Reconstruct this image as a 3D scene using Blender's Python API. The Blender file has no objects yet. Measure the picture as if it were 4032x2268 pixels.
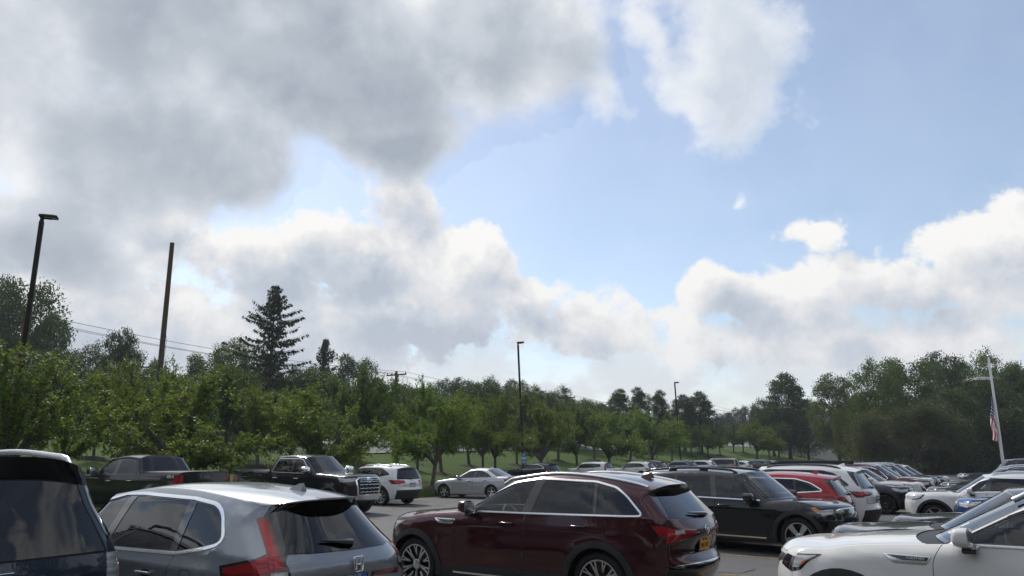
import bpy, bmesh, math, random
import numpy as np
from mathutils import Vector, Matrix, Euler
from mathutils.geometry import delaunay_2d_cdt

SC = bpy.context.scene
COL = SC.collection
rad = math.radians
rng = np.random.default_rng(7)
random.seed(7)

# ------------------------------------------------------------------ camera
cam_d = bpy.data.cameras.new("camera")
cam_d.sensor_width = 36.0
cam_d.lens = 26.56
cam_d.clip_start = 0.1
cam_d.clip_end = 4000.0
cam = bpy.data.objects.new("camera", cam_d)
cam.location = (0.0, 0.0, 1.94)
cam.rotation_euler = (rad(90 + 12.68), 0.0, 0.0)
COL.objects.link(cam)
SC.camera = cam

# ------------------------------------------------------------------ colour management
SC.view_settings.view_transform = 'Standard'
SC.view_settings.look = 'None'
SC.view_settings.gamma = 1.0
SC.view_settings.use_curve_mapping = False
SC.view_settings.exposure = 0.36
SC.cycles.max_bounces = 10
SC.cycles.transparent_max_bounces = 24
SC.cycles.caustics_reflective = False
SC.cycles.caustics_refractive = False

# ------------------------------------------------------------------ sun (behind thin cloud, front left, high)
SUN_AZ, SUN_EL = rad(-32.0), rad(46.0)
sun_d = bpy.data.lights.new("sun", 'SUN')
sun_d.energy = 2.2
sun_d.angle = rad(8.0)
sun_d.color = (1.0, 0.95, 0.87)
sun = bpy.data.objects.new("sun", sun_d)
sd = Vector((math.sin(SUN_AZ) * math.cos(SUN_EL), math.cos(SUN_AZ) * math.cos(SUN_EL), math.sin(SUN_EL)))
sun.rotation_euler = sd.to_track_quat('Z', 'Y').to_euler()
COL.objects.link(sun)

# ------------------------------------------------------------------ node helper
class NB:
    def __init__(self, tree):
        self.t = tree
        self.n = tree.nodes
        self.l = tree.links
    def new(self, typ, **kw):
        nd = self.n.new(typ)
        for k, v in kw.items():
            setattr(nd, k, v)
        return nd
    def put(self, nd, idx, v):
        if v is None:
            return
        if isinstance(v, bpy.types.NodeSocket):
            self.l.new(v, nd.inputs[idx])
        else:
            nd.inputs[idx].default_value = v
    def math(self, op, a, b=None, c=None, clamp=False):
        nd = self.new('ShaderNodeMath', operation=op)
        nd.use_clamp = clamp
        for i, v in enumerate((a, b, c)):
            self.put(nd, i, v)
        return nd.outputs[0]
    def vmath(self, op, a, b=None, scale=None):
        nd = self.new('ShaderNodeVectorMath', operation=op)
        self.put(nd, 0, a)
        self.put(nd, 1, b)
        if scale is not None:
            self.put(nd, 3, scale)
        return nd.outputs['Value'] if op in ('LENGTH', 'DOT_PRODUCT', 'DISTANCE') else nd.outputs[0]
    def noise(self, vec, scale, detail=4.0, rough=0.55, dist=0.0, col=False):
        nd = self.new('ShaderNodeTexNoise')
        self.put(nd, 'Vector', vec)
        nd.inputs['Scale'].default_value = scale
        nd.inputs['Detail'].default_value = detail
        nd.inputs['Roughness'].default_value = rough
        nd.inputs['Distortion'].default_value = dist
        return nd.outputs['Color' if col else 0]
    def ramp(self, fac, stops, interp='LINEAR'):
        nd = self.new('ShaderNodeValToRGB')
        cr = nd.color_ramp
        cr.interpolation = interp
        while len(cr.elements) < len(stops):
            cr.elements.new(0.5)
        for e, (p, c) in zip(cr.elements, stops):
            e.position = p
            e.color = c if len(c) == 4 else (*c, 1.0)
        self.put(nd, 0, fac)
        return nd.outputs[0]
    def mix(self, fac, a, b, blend='MIX'):
        nd = self.new('ShaderNodeMix', data_type='RGBA', blend_type=blend)
        self.put(nd, 0, fac)
        for i, v in ((6, a), (7, b)):
            if isinstance(v, tuple) and len(v) == 3:
                v = (*v, 1.0)
            self.put(nd, i, v)
        return nd.outputs[2]
    def smooth(self, v, lo, hi, to0=0.0, to1=1.0):
        nd = self.new('ShaderNodeMapRange', interpolation_type='SMOOTHSTEP')
        for i, x in enumerate((v, lo, hi, to0, to1)):
            self.put(nd, i, x)
        return nd.outputs[0]

# ------------------------------------------------------------------ world: clear sky plus procedural clouds
world = bpy.data.worlds.new("World")
SC.world = world
world.use_nodes = True
wt = world.node_tree
wt.nodes.clear()
W = NB(wt)

BIG = [(-0.357, 0.529, 0.379, 0.147, 0.0, 1.0), (-0.034, 0.534, 0.167, 0.109, 0.0, 0.8), (-0.497, 0.38, 0.227, 0.099, 0.1, 0.9), (-0.567, 0.262, 0.102, 0.066, -0.3, 0.75), (-0.162, 0.421, 0.126, 0.05, 0.0, 0.6), (-0.377, 0.351, 0.111, 0.043, 0.2, 0.6), (-0.683, 0.225, 0.099, 0.102, 0.0, 0.8), (-0.68, 0.435, 0.178, 0.117, 0.0, 0.7), (-0.513, 0.214, 0.082, 0.032, 0.0, 0.35)]
CUM = [(-0.152, 0.305, 0.072, 0.080, 0.0, 0.62), (-0.208, 0.25, 0.135, 0.067, 0.0, 0.9), (-0.334, 0.242, 0.145, 0.055, 0.0, 0.7), (-0.454, 0.278, 0.058, 0.047, 0.0, 0.6), (-0.507, 0.164, 0.172, 0.069, 0.0, 0.8), (-0.048, 0.255, 0.081, 0.063, 0.0, 0.85), (0.012, 0.208, 0.091, 0.047, 0.0, 0.7), (-0.153, 0.18, 0.266, 0.078, 0.0, 0.8), (0.112, 0.165, 0.146, 0.057, 0.0, 0.6), (-0.302, 0.138, 0.373, 0.055, 0.0, 0.7), (0.264, 0.211, 0.06, 0.043, 0.0, 0.62), (0.342, 0.192, 0.105, 0.050, 0.0, 0.6), (0.458, 0.205, 0.104, 0.050, 0.0, 0.7), (0.568, 0.252, 0.074, 0.036, 0.2, 0.6), (0.618, 0.268, 0.055, 0.028, 0.0, 0.6), (0.4, 0.27, 0.06, 0.022, 0.0, 0.5), (0.338, 0.147, 0.261, 0.054, 0.0, 0.65), (0.502, 0.136, 0.163, 0.05, 0.0, 0.7), (0.652, 0.187, 0.103, 0.085, 0.0, 0.6), (-0.655, 0.145, 0.101, 0.083, 0.0, 0.7), (-0.47, 0.245, 0.13, 0.05, 0.0, 0.5), (-0.27, 0.205, 0.2, 0.05, 0.0, 0.5)]
WISP = [(0.317, 0.526, 0.095, 0.091, 0.0, 0.8), (0.281, 0.474, 0.106, 0.052, -0.5, 0.7), (0.324, 0.416, 0.066, 0.067, 0.0, 0.55), (0.208, 0.529, 0.056, 0.028, -0.6, 0.5), (0.132, 0.467, 0.034, 0.034, 0.0, 0.45), (0.323, 0.303, 0.02, 0.009, 0.0, 0.4), (0.286, 0.611, 0.137, 0.065, 0.0, 0.8)]

def cloud_group(name, blobs, warp, wscale, amp, nscale, rough):
    """density of one cloud bank at a direction: lobes where the bank stands, broken up by noise; elsewhere a broken deck"""
    g = bpy.data.node_groups.new(name, 'ShaderNodeTree')
    g.interface.new_socket('dir', in_out='INPUT', socket_type='NodeSocketVector')
    g.interface.new_socket('density', in_out='OUTPUT', socket_type='NodeSocketFloat')
    b = NB(g)
    gi = b.new('NodeGroupInput').outputs[0]
    go = b.new('NodeGroupOutput')
    sx = b.new('ShaderNodeSeparateXYZ')
    b.put(sx, 0, gi)
    az = b.math('ARCTAN2', sx.outputs[0], sx.outputs[1])
    el = b.math('ARCSINE', sx.outputs[2])
    wn = b.noise(gi, wscale, 4.0, 0.55, col=True)
    wv = b.vmath('SCALE', b.vmath('SUBTRACT', wn, (0.5, 0.5, 0.5)), scale=warp)
    cx = b.new('ShaderNodeCombineXYZ')
    b.put(cx, 0, az)
    b.put(cx, 1, el)
    p = b.vmath('ADD', cx.outputs[0], wv)
    p = b.vmath('MULTIPLY', p, (1.0, 1.0, 0.0))
    acc = None
    for a, e, ra, re, rot, am in blobs:
        mp = b.new('ShaderNodeMapping', vector_type='TEXTURE')
        b.put(mp, 0, p)
        mp.inputs[1].default_value = (a, e, 0)
        mp.inputs[2].default_value = (0, 0, rot)
        mp.inputs[3].default_value = (ra, re, 1)
        ln = b.vmath('LENGTH', mp.outputs[0])
        v = b.math('MULTIPLY_ADD', ln, -am, am)
        acc = v if acc is None else b.math('SMOOTH_MAX', acc, v, 0.12)
    # beyond the part of the sky that the lobes describe the deck simply goes on, broken
    deck = b.math('MULTIPLY_ADD', b.noise(gi, 1.9, 3.0, 0.5), 2.4, -1.15)
    out_a = b.smooth(b.math('ABSOLUTE', az), 0.66, 0.95)
    out_e = b.smooth(el, 0.60, 0.85)
    acc = b.math('SMOOTH_MAX', acc, -0.9, 0.1)
    mixf = b.math('MAXIMUM', out_a, out_e)
    mx = b.new('ShaderNodeMix', data_type='FLOAT')
    b.put(mx, 0, mixf)
    b.put(mx, 2, acc)
    b.put(mx, 3, deck)
    fb = b.math('MULTIPLY_ADD', b.noise(gi, nscale, 7.0, rough), amp * 2, -amp)
    b.l.new(b.math('ADD', mx.outputs[0], fb), go.inputs[0])
    return g

tc = W.new('ShaderNodeTexCoord').outputs['Generated']
dirn = W.vmath('NORMALIZE', tc)
toward = Vector(sd) * 0.055
def bank(grp, v):
    nd = W.new('ShaderNodeGroup')
    nd.node_tree = grp
    W.put(nd, 0, v)
    return nd.outputs[0]
dir2 = W.vmath('NORMALIZE', W.vmath('ADD', dirn, tuple(toward)))
g_big = cloud_group('big_cloud', BIG, 0.16, 4.0, 0.50, 6.0, 0.55)
g_cum = cloud_group('cumulus', CUM, 0.085, 9.0, 0.85, 12.0, 0.62)
g_wsp = cloud_group('wisp', WISP, 0.14, 6.0, 0.8, 8.0, 0.62)

def layer(grp, lo, hi):
    d0 = bank(grp, dirn)
    d1 = bank(grp, dir2)
    cov = W.smooth(d0, lo, hi)
    lit = W.math('SUBTRACT', d0, d1)
    return d0, cov, lit
b0, bc, bl = layer(g_big, -0.15, 0.25)
c0, cc, cl = layer(g_cum, -0.04, 0.26)
w0, wc, wl = layer(g_wsp, -0.18, 0.50)

sepd = W.new('ShaderNodeSeparateXYZ')
W.put(sepd, 0, dirn)
zc = sepd.outputs[2]
haze = W.math('POWER', 2.718, W.math('MULTIPLY', W.math('MAXIMUM', zc, 0.0), -7.5))

def shade(d, lit, stops, k, n, lo=-0.05, lift=0.78):
    s = W.math('ADD', W.math('MULTIPLY', W.smooth(d, lo, 0.75), -0.75), W.math('MULTIPLY_ADD', lit, k, lift))
    s = W.math('ADD', s, W.math('MULTIPLY_ADD', n, 0.62, -0.30), clamp=True)
    return W.ramp(s, stops)
nz = W.smooth(W.noise(dirn, 7.5, 5.0, 0.55), 0.28, 0.72)
big_col = shade(b0, bl, [(0.0, (0.37, 0.42, 0.49)), (0.35, (0.49, 0.535, 0.60)), (0.7, (0.67, 0.705, 0.76)), (1.0, (0.95, 0.955, 0.96))], 1.0, nz, lift=0.84)
cum_col = shade(c0, cl, [(0.0, (0.43, 0.49, 0.58)), (0.35, (0.57, 0.62, 0.695)), (0.65, (0.76, 0.765, 0.785)), (1.0, (0.98, 0.965, 0.94))], 1.1, nz, lift=0.96)
wsp_col = shade(w0, wl, [(0.0, (0.62, 0.68, 0.76)), (0.5, (0.82, 0.85, 0.89)), (1.0, (1.0, 1.0, 1.0))], 0.5, nz)

sky = W.new('ShaderNodeTexSky', sky_type='NISHITA')
sky.sun_disc = False
sky.sun_elevation = SUN_EL
sky.sun_rotation = SUN_AZ
sky.air_density = 1.0
sky.dust_density = 0.7
sky.ozone_density = 0.7
bg_sky = W.new('ShaderNodeBackground')
W.put(bg_sky, 0, sky.outputs[0])
bg_sky.inputs[1].default_value = 0.113

ccol = wsp_col
cov = W.math('MULTIPLY', wc, 0.95)
ccol = W.mix(W.math('DIVIDE', cc, W.math('MAXIMUM', W.math('SUBTRACT', W.math('ADD', cc, cov), W.math('MULTIPLY', cc, cov)), 0.001)), ccol, cum_col)
cov = W.math('SUBTRACT', W.math('ADD', cc, cov), W.math('MULTIPLY', cc, cov))
ccol = W.mix(W.math('DIVIDE', bc, W.math('MAXIMUM', W.math('SUBTRACT', W.math('ADD', bc, cov), W.math('MULTIPLY', bc, cov)), 0.001)), ccol, big_col)
cov = W.math('SUBTRACT', W.math('ADD', bc, cov), W.math('MULTIPLY', bc, cov))
# the low sky is one pale veil
veil = W.math('MULTIPLY', haze, 0.92)
ccol = W.mix(veil, ccol, (0.64, 0.675, 0.74))
low = W.math('MULTIPLY', W.smooth(zc, 0.10, 0.24, 1.0, 0.0), W.smooth(W.noise(W.vmath('MULTIPLY', dirn, (1.0, 1.0, 2.2)), 7.0, 5.0, 0.55), 0.30, 0.55))
ccol = W.mix(W.math('MULTIPLY', low, W.math('SUBTRACT', 1.0, cov)), ccol, (0.70, 0.72, 0.76))
cov = W.math('MAXIMUM', W.math('MAXIMUM', W.math('MAXIMUM', cov, W.math('MULTIPLY', low, 0.85)), veil), 0.17)
bg_cl = W.new('ShaderNodeBackground')
W.put(bg_cl, 0, ccol)
bg_cl.inputs[1].default_value = 0.80
ms = W.new('ShaderNodeMixShader')
W.put(ms, 0, cov)
W.l.new(bg_sky.outputs[0], ms.inputs[1])
W.l.new(bg_cl.outputs[0], ms.inputs[2])
wo = W.new('ShaderNodeOutputWorld')
W.l.new(ms.outputs[0], wo.inputs[0])
world.cycles.sampling_method = 'MANUAL'
world.cycles.sample_map_resolution = 512

# ------------------------------------------------------------------ materials
def newmat(name):
    m = bpy.data.materials.new(name)
    m.use_nodes = True
    nt = m.node_tree
    nt.nodes.clear()
    b = NB(nt)
    out = b.new('ShaderNodeOutputMaterial')
    return m, b, out

def principled(b, out, color=(0.5, 0.5, 0.5), rough=0.5, metal=0.0, coat=0.0, coat_r=0.03, spec=0.5, bump=None, bump_d=0.01, emis=None):
    p = b.new('ShaderNodeBsdfPrincipled')
    b.put(p, 'Base Color', color if isinstance(color, bpy.types.NodeSocket) else (*color, 1.0))
    b.put(p, 'Roughness', rough)
    b.put(p, 'Metallic', metal)
    b.put(p, 'Coat Weight', coat)
    b.put(p, 'Coat Roughness', coat_r)
    b.put(p, 'Specular IOR Level', spec)
    if bump is not None:
        bn = b.new('ShaderNodeBump')
        bn.inputs['Strength'].default_value = 1.0
        bn.inputs['Distance'].default_value = bump_d
        b.put(bn, 'Height', bump)
        b.l.new(bn.outputs[0], p.inputs['Normal'])
    b.l.new(p.outputs[0], out.inputs[0])
    return p

def objco(b):
    return b.new('ShaderNodeTexCoord').outputs['Object']

def paint(name, color, metal=0.35, rough=0.36):
    m, b, out = newmat(name)
    co = objco(b)
    n = b.noise(co, 3.0, 4.0, 0.6)
    fl = b.noise(co, 420.0, 1.0, 0.5)
    dirt = b.smooth(b.math('MULTIPLY_ADD', b.noise(co, 1.3, 4.0, 0.6), 1.0, -0.12), 0.42, 0.75)
    base = b.mix(b.math('MULTIPLY_ADD', fl, 0.5, -0.1, clamp=True), tuple(c * 0.82 for c in color), tuple(min(1, c * 1.12) for c in color))
    base = b.mix(b.math('MULTIPLY', dirt, 0.015), base, (0.30, 0.27, 0.23))
    principled(b, out, base, b.math('MULTIPLY_ADD', n, 0.10, rough - 0.05), metal, 1.0,
               b.math('MULTIPLY_ADD', n, 0.02, 0.0, clamp=True), 0.10)
    return m

def simple(name, color, rough=0.5, metal=0.0, coat=0.0, spec=0.5, nscale=40.0, var=0.15, bump=0.0):
    m, b, out = newmat(name)
    n = b.noise(objco(b), nscale, 4.0, 0.6)
    col = b.mix(n, tuple(c * (1 - var) for c in color), tuple(min(1.0, c * (1 + var)) for c in color))
    principled(b, out, col, b.math('MULTIPLY_ADD', n, 0.14, max(0.0, rough - 0.07)), metal, coat, 0.04, spec, n if bump else None, bump)
    return m

def glass(name, tint, refl=1.0, ior=1.52):
    m, b, out = newmat(name)
    tr = b.new('ShaderNodeBsdfTransparent')
    tr.inputs[0].default_value = (*tint, 1)
    gl = b.new('ShaderNodeBsdfGlossy')
    gl.inputs['Color'].default_value = (0.95 * refl, 0.97 * refl, 1.0 * refl, 1)
    gl.inputs['Roughness'].default_value = 0.012
    n = b.noise(objco(b), 2.2, 2.0, 0.5)
    bn = b.new('ShaderNodeBump')
    bn.inputs['Strength'].default_value = 1.0
    bn.inputs['Distance'].default_value = 0.003
    b.put(bn, 'Height', n)
    b.l.new(bn.outputs[0], gl.inputs['Normal'])
    fr = b.new('ShaderNodeFresnel')
    fr.inputs[0].default_value = ior
    f = b.math('MULTIPLY', fr.outputs[0], 1.2, clamp=True)
    ms = b.new('ShaderNodeMixShader')
    b.put(ms, 0, f)
    b.l.new(tr.outputs[0], ms.inputs[1])
    b.l.new(gl.outputs[0], ms.inputs[2])
    b.l.new(ms.outputs[0], out.inputs[0])
    return m

def lens_mat(name, color, rough=0.12, stripes=70.0):
    """a lamp cover: coloured plastic over a ribbed reflector"""
    m, b, out = newmat(name)
    co = objco(b)
    sp = b.new('ShaderNodeSeparateXYZ')
    b.put(sp, 0, co)
    rib = b.math('SINE', b.math('MULTIPLY', sp.outputs[2], stripes))
    n = b.noise(co, 14.0, 2.0, 0.5)
    f = b.math('MULTIPLY_ADD', rib, 0.22, b.math('MULTIPLY', n, 0.9), clamp=True)
    col = b.mix(f, tuple(c * 0.35 for c in color), tuple(min(1, c * 1.35) for c in color))
    principled(b, out, col, 0.28, 0.15, 1.0, 0.02, 0.5)
    return m

M = {}
M['black_gloss'] = simple('gloss_black', (0.008, 0.008, 0.009), 0.12, 0.0, 1.0)
M['plastic'] = simple('textured_black_plastic', (0.022, 0.023, 0.025), 0.55, 0, 0, 0.4, 300.0, 0.2)
M['grey_plastic'] = simple('grey_plastic', (0.06, 0.062, 0.066), 0.5, 0, 0, 0.4, 200.0, 0.2)
M['gap'] = simple('gap_black', (0.004, 0.004, 0.004), 0.8)
M['chrome'] = simple('chrome', (0.86, 0.87, 0.89), 0.22, 1.0)
M['satin'] = simple('satin_metal', (0.62, 0.63, 0.65), 0.27, 1.0)
M['tyre'] = simple('rubber', (0.016, 0.016, 0.017), 0.72, 0, 0, 0.3, 60.0, 0.35, 0.002)
M['rim'] = simple('machined_alloy', (0.60, 0.61, 0.63), 0.24, 1.0)
M['rim_dark'] = simple('dark_alloy', (0.012, 0.012, 0.013), 0.3, 0.3, 0.6)
M['glass'] = glass('clear_tinted_glass', (0.50, 0.56, 0.55))
M['glass_dark'] = glass('privacy_glass', (0.035, 0.040, 0.048))
M['glass_ws'] = glass('windscreen_glass', (0.60, 0.68, 0.66))
M['red'] = lens_mat('red_lamp', (0.42, 0.008, 0.012))
M['dark_red'] = lens_mat('dark_red_lamp', (0.16, 0.004, 0.006))
M['clear_lamp'] = lens_mat('clear_lamp', (0.48, 0.49, 0.51), 0.1, 110.0)
M['amber'] = lens_mat('amber_lamp', (0.55, 0.16, 0.02))
M['int_dark'] = simple('dark_upholstery', (0.025, 0.025, 0.027), 0.75, nscale=60)
M['int_light'] = simple('pale_upholstery', (0.52, 0.49, 0.45), 0.6, nscale=60)
M['int_grey'] = simple('grey_upholstery', (0.13, 0.13, 0.135), 0.7, nscale=60)
M['plate_white'] = simple('plate_white', (0.72, 0.73, 0.75), 0.4, nscale=10, var=0.05)
M['plate_blue'] = simple('plate_blue', (0.03, 0.14, 0.38), 0.4)
M['plate_gold'] = simple('plate_gold', (0.78, 0.36, 0.02), 0.4, nscale=10, var=0.06)
M['print_dark'] = simple('print_dark_blue', (0.012, 0.02, 0.07), 0.5)
M['white_print'] = simple('white_print', (0.75, 0.75, 0.75), 0.5, var=0.03)
M['sticker'] = simple('pale_sticker', (0.62, 0.72, 0.76), 0.5, var=0.1)

PAINT = {}
def P(name, col, metal=0.35, rough=0.36):
    PAINT[name] = paint(name + '_paint', col, metal, rough)
P('maroon', (0.054, 0.0095, 0.014), 0.45, 0.32)
P('slate', (0.27, 0.30, 0.34), 0.4, 0.42)
P('navy', (0.012, 0.018, 0.036), 0.4)
P('night', (0.024, 0.036, 0.058), 0.4)
P('black', (0.004, 0.004, 0.005), 0.0, 0.3)
P('blackblue', (0.005, 0.006, 0.010), 0.0, 0.3)
P('white', (0.83, 0.84, 0.85), 0.0, 0.4)
P('pearl', (0.82, 0.82, 0.81), 0.0, 0.38)
P('silver', (0.52, 0.54, 0.57), 0.55, 0.34)
P('red', (0.36, 0.012, 0.018), 0.35, 0.33)
P('darkred', (0.10, 0.010, 0.012), 0.4)
P('blue', (0.012, 0.06, 0.22), 0.4, 0.33)
P('grey', (0.10, 0.105, 0.115), 0.55)
P('tan', (0.30, 0.265, 0.22), 0.5)
P('green', (0.045, 0.052, 0.034), 0.4)
P('greengrey', (0.05, 0.062, 0.060), 0.5)
P('charcoal', (0.030, 0.032, 0.036), 0.5)

# ------------------------------------------------------------------ object helpers
def link(o, parent=None):
    COL.objects.link(o)
    if parent is not None:
        o.parent = parent
    return o

def setm(o, mat):
    """material on the object so that copies of one mesh may be painted differently"""
    if not o.material_slots:
        o.data.materials.append(None)
    s = o.material_slots[0]
    s.link = 'OBJECT'
    s.material = mat

def tag(o, label, cat, group=None):
    o['label'] = label
    o['category'] = cat
    if group:
        o['group'] = group
    return o

def empty(name, loc, rz=0.0):
    o = bpy.data.objects.new(name, None)
    o.location = loc
    o.rotation_euler = (0, 0, rz)
    o.empty_display_size = 0.2
    COL.objects.link(o)
    return o

def mesh_np(name, V, F, N=None, smooth=True, mat=None):
    """mesh from arrays; F is a list of index lists or an (n,3|4) array; N are per-vertex normals"""
    me = bpy.data.meshes.new(name)
    V = np.asarray(V, dtype=np.float32)
    if isinstance(F, np.ndarray):
        k = F.shape[1]
        n = len(F)
        me.vertices.add(len(V))
        me.vertices.foreach_set('co', V.ravel())
        me.loops.add(n * k)
        me.loops.foreach_set('vertex_index', F.astype(np.int32).ravel())
        me.polygons.add(n)
        me.polygons.foreach_set('loop_start', np.arange(0, n * k, k, dtype=np.int32))
        me.update(calc_edges=True)
    else:
        me.from_pydata(V.tolist(), [], F)
        me.update()
    if smooth:
        me.polygons.foreach_set('use_smooth', np.ones(len(me.polygons), dtype=bool))
    if N is not None:
        me.normals_split_custom_set_from_vertices(np.asarray(N, dtype=np.float32).tolist())
    if mat is not None:
        me.materials.append(mat)
    return me

class MB:
    """collects simple shapes into one mesh"""
    def __init__(self):
        self.v, self.f = [], []
    def add(self, V, F):
        o = len(self.v)
        self.v.extend([tuple(map(float, p)) for p in V])
        self.f.extend([[i + o for i in q] for q in F])
        return self
    def box(self, lo, hi, M4=None):
        x0, y0, z0 = lo
        x1, y1, z1 = hi
        V = [Vector(p) for p in ((x0, y0, z0), (x1, y0, z0), (x1, y1, z0), (x0, y1, z0), (x0, y0, z1), (x1, y0, z1), (x1, y1, z1), (x0, y1, z1))]
        if M4 is not None:
            V = [M4 @ p for p in V]
        return self.add(V, [(0, 3, 2, 1), (4, 5, 6, 7), (0, 1, 5, 4), (1, 2, 6, 5), (2, 3, 7, 6), (3, 0, 4, 7)])
    def rbox(self, lo, hi, r, M4=None):
        """box with all edges rounded a little"""
        bm = bmesh.new()
        bmesh.ops.create_cube(bm, size=1.0)
        c = [(a + b) / 2 for a, b in zip(lo, hi)]
        s = [b - a for a, b in zip(lo, hi)]
        for v in bm.verts:
            v.co = Vector((v.co.x * s[0] + c[0], v.co.y * s[1] + c[1], v.co.z * s[2] + c[2]))
        bmesh.ops.bevel(bm, geom=bm.edges[:], offset=r, segments=2, affect='EDGES', profile=0.5)
        return self.bm(bm, M4)
    def bm(self, bm, M4=None):
        bm.verts.index_update()
        V = [(M4 @ v.co if M4 is not None else v.co.copy()) for v in bm.verts]
        F = [[v.index for v in f.verts] for f in bm.faces]
        bm.free()
        return self.add(V, F)
    def tube(self, pts, radii, n=8, cap=True, squash=1.0):
        pts = [Vector(p) for p in pts]
        if not hasattr(radii, '__len__'):
            radii = [radii] * len(pts)
        V, F = [], []
        prev = None
        for i, p in enumerate(pts):
            t = (pts[min(i + 1, len(pts) - 1)] - pts[max(i - 1, 0)])
            if t.length < 1e-9:
                t = Vector((0, 0, 1))
            t.normalize()
            if prev is None:
                a = t.orthogonal().normalized() if abs(t.z) > 0.95 else t.cross(Vector((0, 0, 1))).normalized()
            else:
                a = (prev - t * prev.dot(t)).normalized()
            prev = a
            c = t.cross(a)
            for k in range(n):
                an = 2 * math.pi * k / n
                V.append(p + a * (math.cos(an) * radii[i]) + c * (math.sin(an) * radii[i] * squash))
        for i in range(len(pts) - 1):
            for k in range(n):
                k2 = (k + 1) % n
                F.append((i * n + k, i * n + k2, (i + 1) * n + k2, (i + 1) * n + k))
        if cap:
            F.append(tuple(range(n - 1, -1, -1)))
            F.append(tuple((len(pts) - 1) * n + k for k in range(n)))
        return self.add(V, F)
    def lathe(self, prof, n=24, axis='Y', center=(0, 0, 0), closed=False):
        """profile (radius, along) turned about an axis"""
        V, F = [], []
        cx, cy, cz = center
        for r, a in prof:
            for k in range(n):
                an = 2 * math.pi * k / n
                c, s = math.cos(an) * r, math.sin(an) * r
                V.append((cx + c, cy + a, cz + s) if axis == 'Y' else (cx + c, cy + s, cz + a) if axis == 'Z' else (cx + a, cy + c, cz + s))
        m = len(prof)
        for i in range(m - (0 if closed else 1)):
            j = (i + 1) % m
            for k in range(n):
                k2 = (k + 1) % n
                F.append((i * n + k, j * n + k, j * n + k2, i * n + k2))
        return self.add(V, F)
    def prism(self, poly, d, M4):
        """polygon in the xy plane of M4 with thickness d"""
        n = len(poly)
        V = [M4 @ Vector((x, y, 0)) for x, y in poly] + [M4 @ Vector((x, y, d)) for x, y in poly]
        F = [tuple(range(n - 1, -1, -1)), tuple(range(n, 2 * n))] + [(i, (i + 1) % n, n + (i + 1) % n, n + i) for i in range(n)]
        return self.add(V, F)
    def mesh(self, name, smooth=True, mat=None, auto=35):
        me = bpy.data.meshes.new(name)
        me.from_pydata(self.v, [], self.f)
        me.update()
        bm = bmesh.new()
        bm.from_mesh(me)
        bmesh.ops.recalc_face_normals(bm, faces=bm.faces[:])
        if smooth:
            for f in bm.faces:
                f.smooth = True
            for e in bm.edges:
                if len(e.link_faces) == 2 and e.calc_face_angle(0) > rad(auto):
                    e.smooth = False
        bm.to_mesh(me)
        bm.free()
        if mat is not None:
            me.materials.append(mat)
        return me
    def obj(self, name, mat, parent=None, smooth=True, loc=None, auto=35):
        o = bpy.data.objects.new(name, self.mesh(name, smooth, mat, auto))
        if loc is not None:
            o.location = loc
        return link(o, parent)

# ------------------------------------------------------------------ lettering, turned into meshes once
TEXTS = ["NEW YORK", "JKN 4182", "CX-90", "AWD", "PHEV", "INLINE6", "4X4", "RAV4", "VISITOR", "PARKING", "P", "LMA 2147", "ENCLAVE", "KLB 2963", "HMR 5508"]
TEXT_ME = {}
def make_texts():
    obs = []
    for t in TEXTS:
        cu = bpy.data.curves.new('lettering', 'FONT')
        cu.body = t
        cu.size = 1.0
        cu.align_x = 'CENTER'
        cu.align_y = 'CENTER'
        cu.extrude = 0.03
        cu.resolution_u = 2
        o = bpy.data.objects.new('lettering', cu)
        COL.objects.link(o)
        obs.append((t, o))
    bpy.context.view_layer.update()
    dg = bpy.context.evaluated_depsgraph_get()
    for t, o in obs:
        TEXT_ME[t] = bpy.data.meshes.new_from_object(o.evaluated_get(dg))
        TEXT_ME[t].name = 'lettering'
    for t, o in obs:
        cu = o.data
        bpy.data.objects.remove(o)
        bpy.data.curves.remove(cu)
make_texts()

def text_mesh(t, width, height, M4):
    """lettering mesh fitted to width x height in the xy plane of M4"""
    src = TEXT_ME[t]
    V = np.array([v.co[:] for v in src.vertices])
    lo, hi = V.min(0), V.max(0)
    c = (lo + hi) / 2
    sx = width / (hi[0] - lo[0])
    sy = height / (hi[1] - lo[1])
    V = (V - c) * np.array([sx, sy, min(sx, sy)])
    me = src.copy()
    me.materials.clear()
    for v, p in zip(me.vertices, V):
        v.co = M4 @ Vector(p)
    me.update()
    return me

# ================================================================== cars
# A car is described by two curves: its centre line from the front bumper over bonnet, glass and roof to the rear bumper, and the edge
# where that ribbon meets the body side. The side is a surface y = width(x, z). Every panel, pane, lamp and trim is cut out of these
# surfaces along its own outline and becomes a mesh of its own.  x runs from the nose backwards, y to the left, z up.

def fillet(poly, r=0.04, n=4):
    out = []
    m = len(poly)
    for i in range(m):
        a, b, c = (np.array(poly[(i + k - 1) % m][:2], float) for k in range(3))
        rr = poly[i][2] if len(poly[i]) > 2 else r
        d1, d2 = np.linalg.norm(a - b), np.linalg.norm(c - b)
        q = min(rr, 0.45 * d1, 0.45 * d2)
        if q < 1e-4:
            out.append(tuple(b))
            continue
        p1, p2 = b + (a - b) / d1 * q, b + (c - b) / d2 * q
        for k in range(n + 1):
            t = k / n
            out.append(tuple((1 - t) ** 2 * p1 + 2 * t * (1 - t) * b + t * t * p2))
    return out

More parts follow.
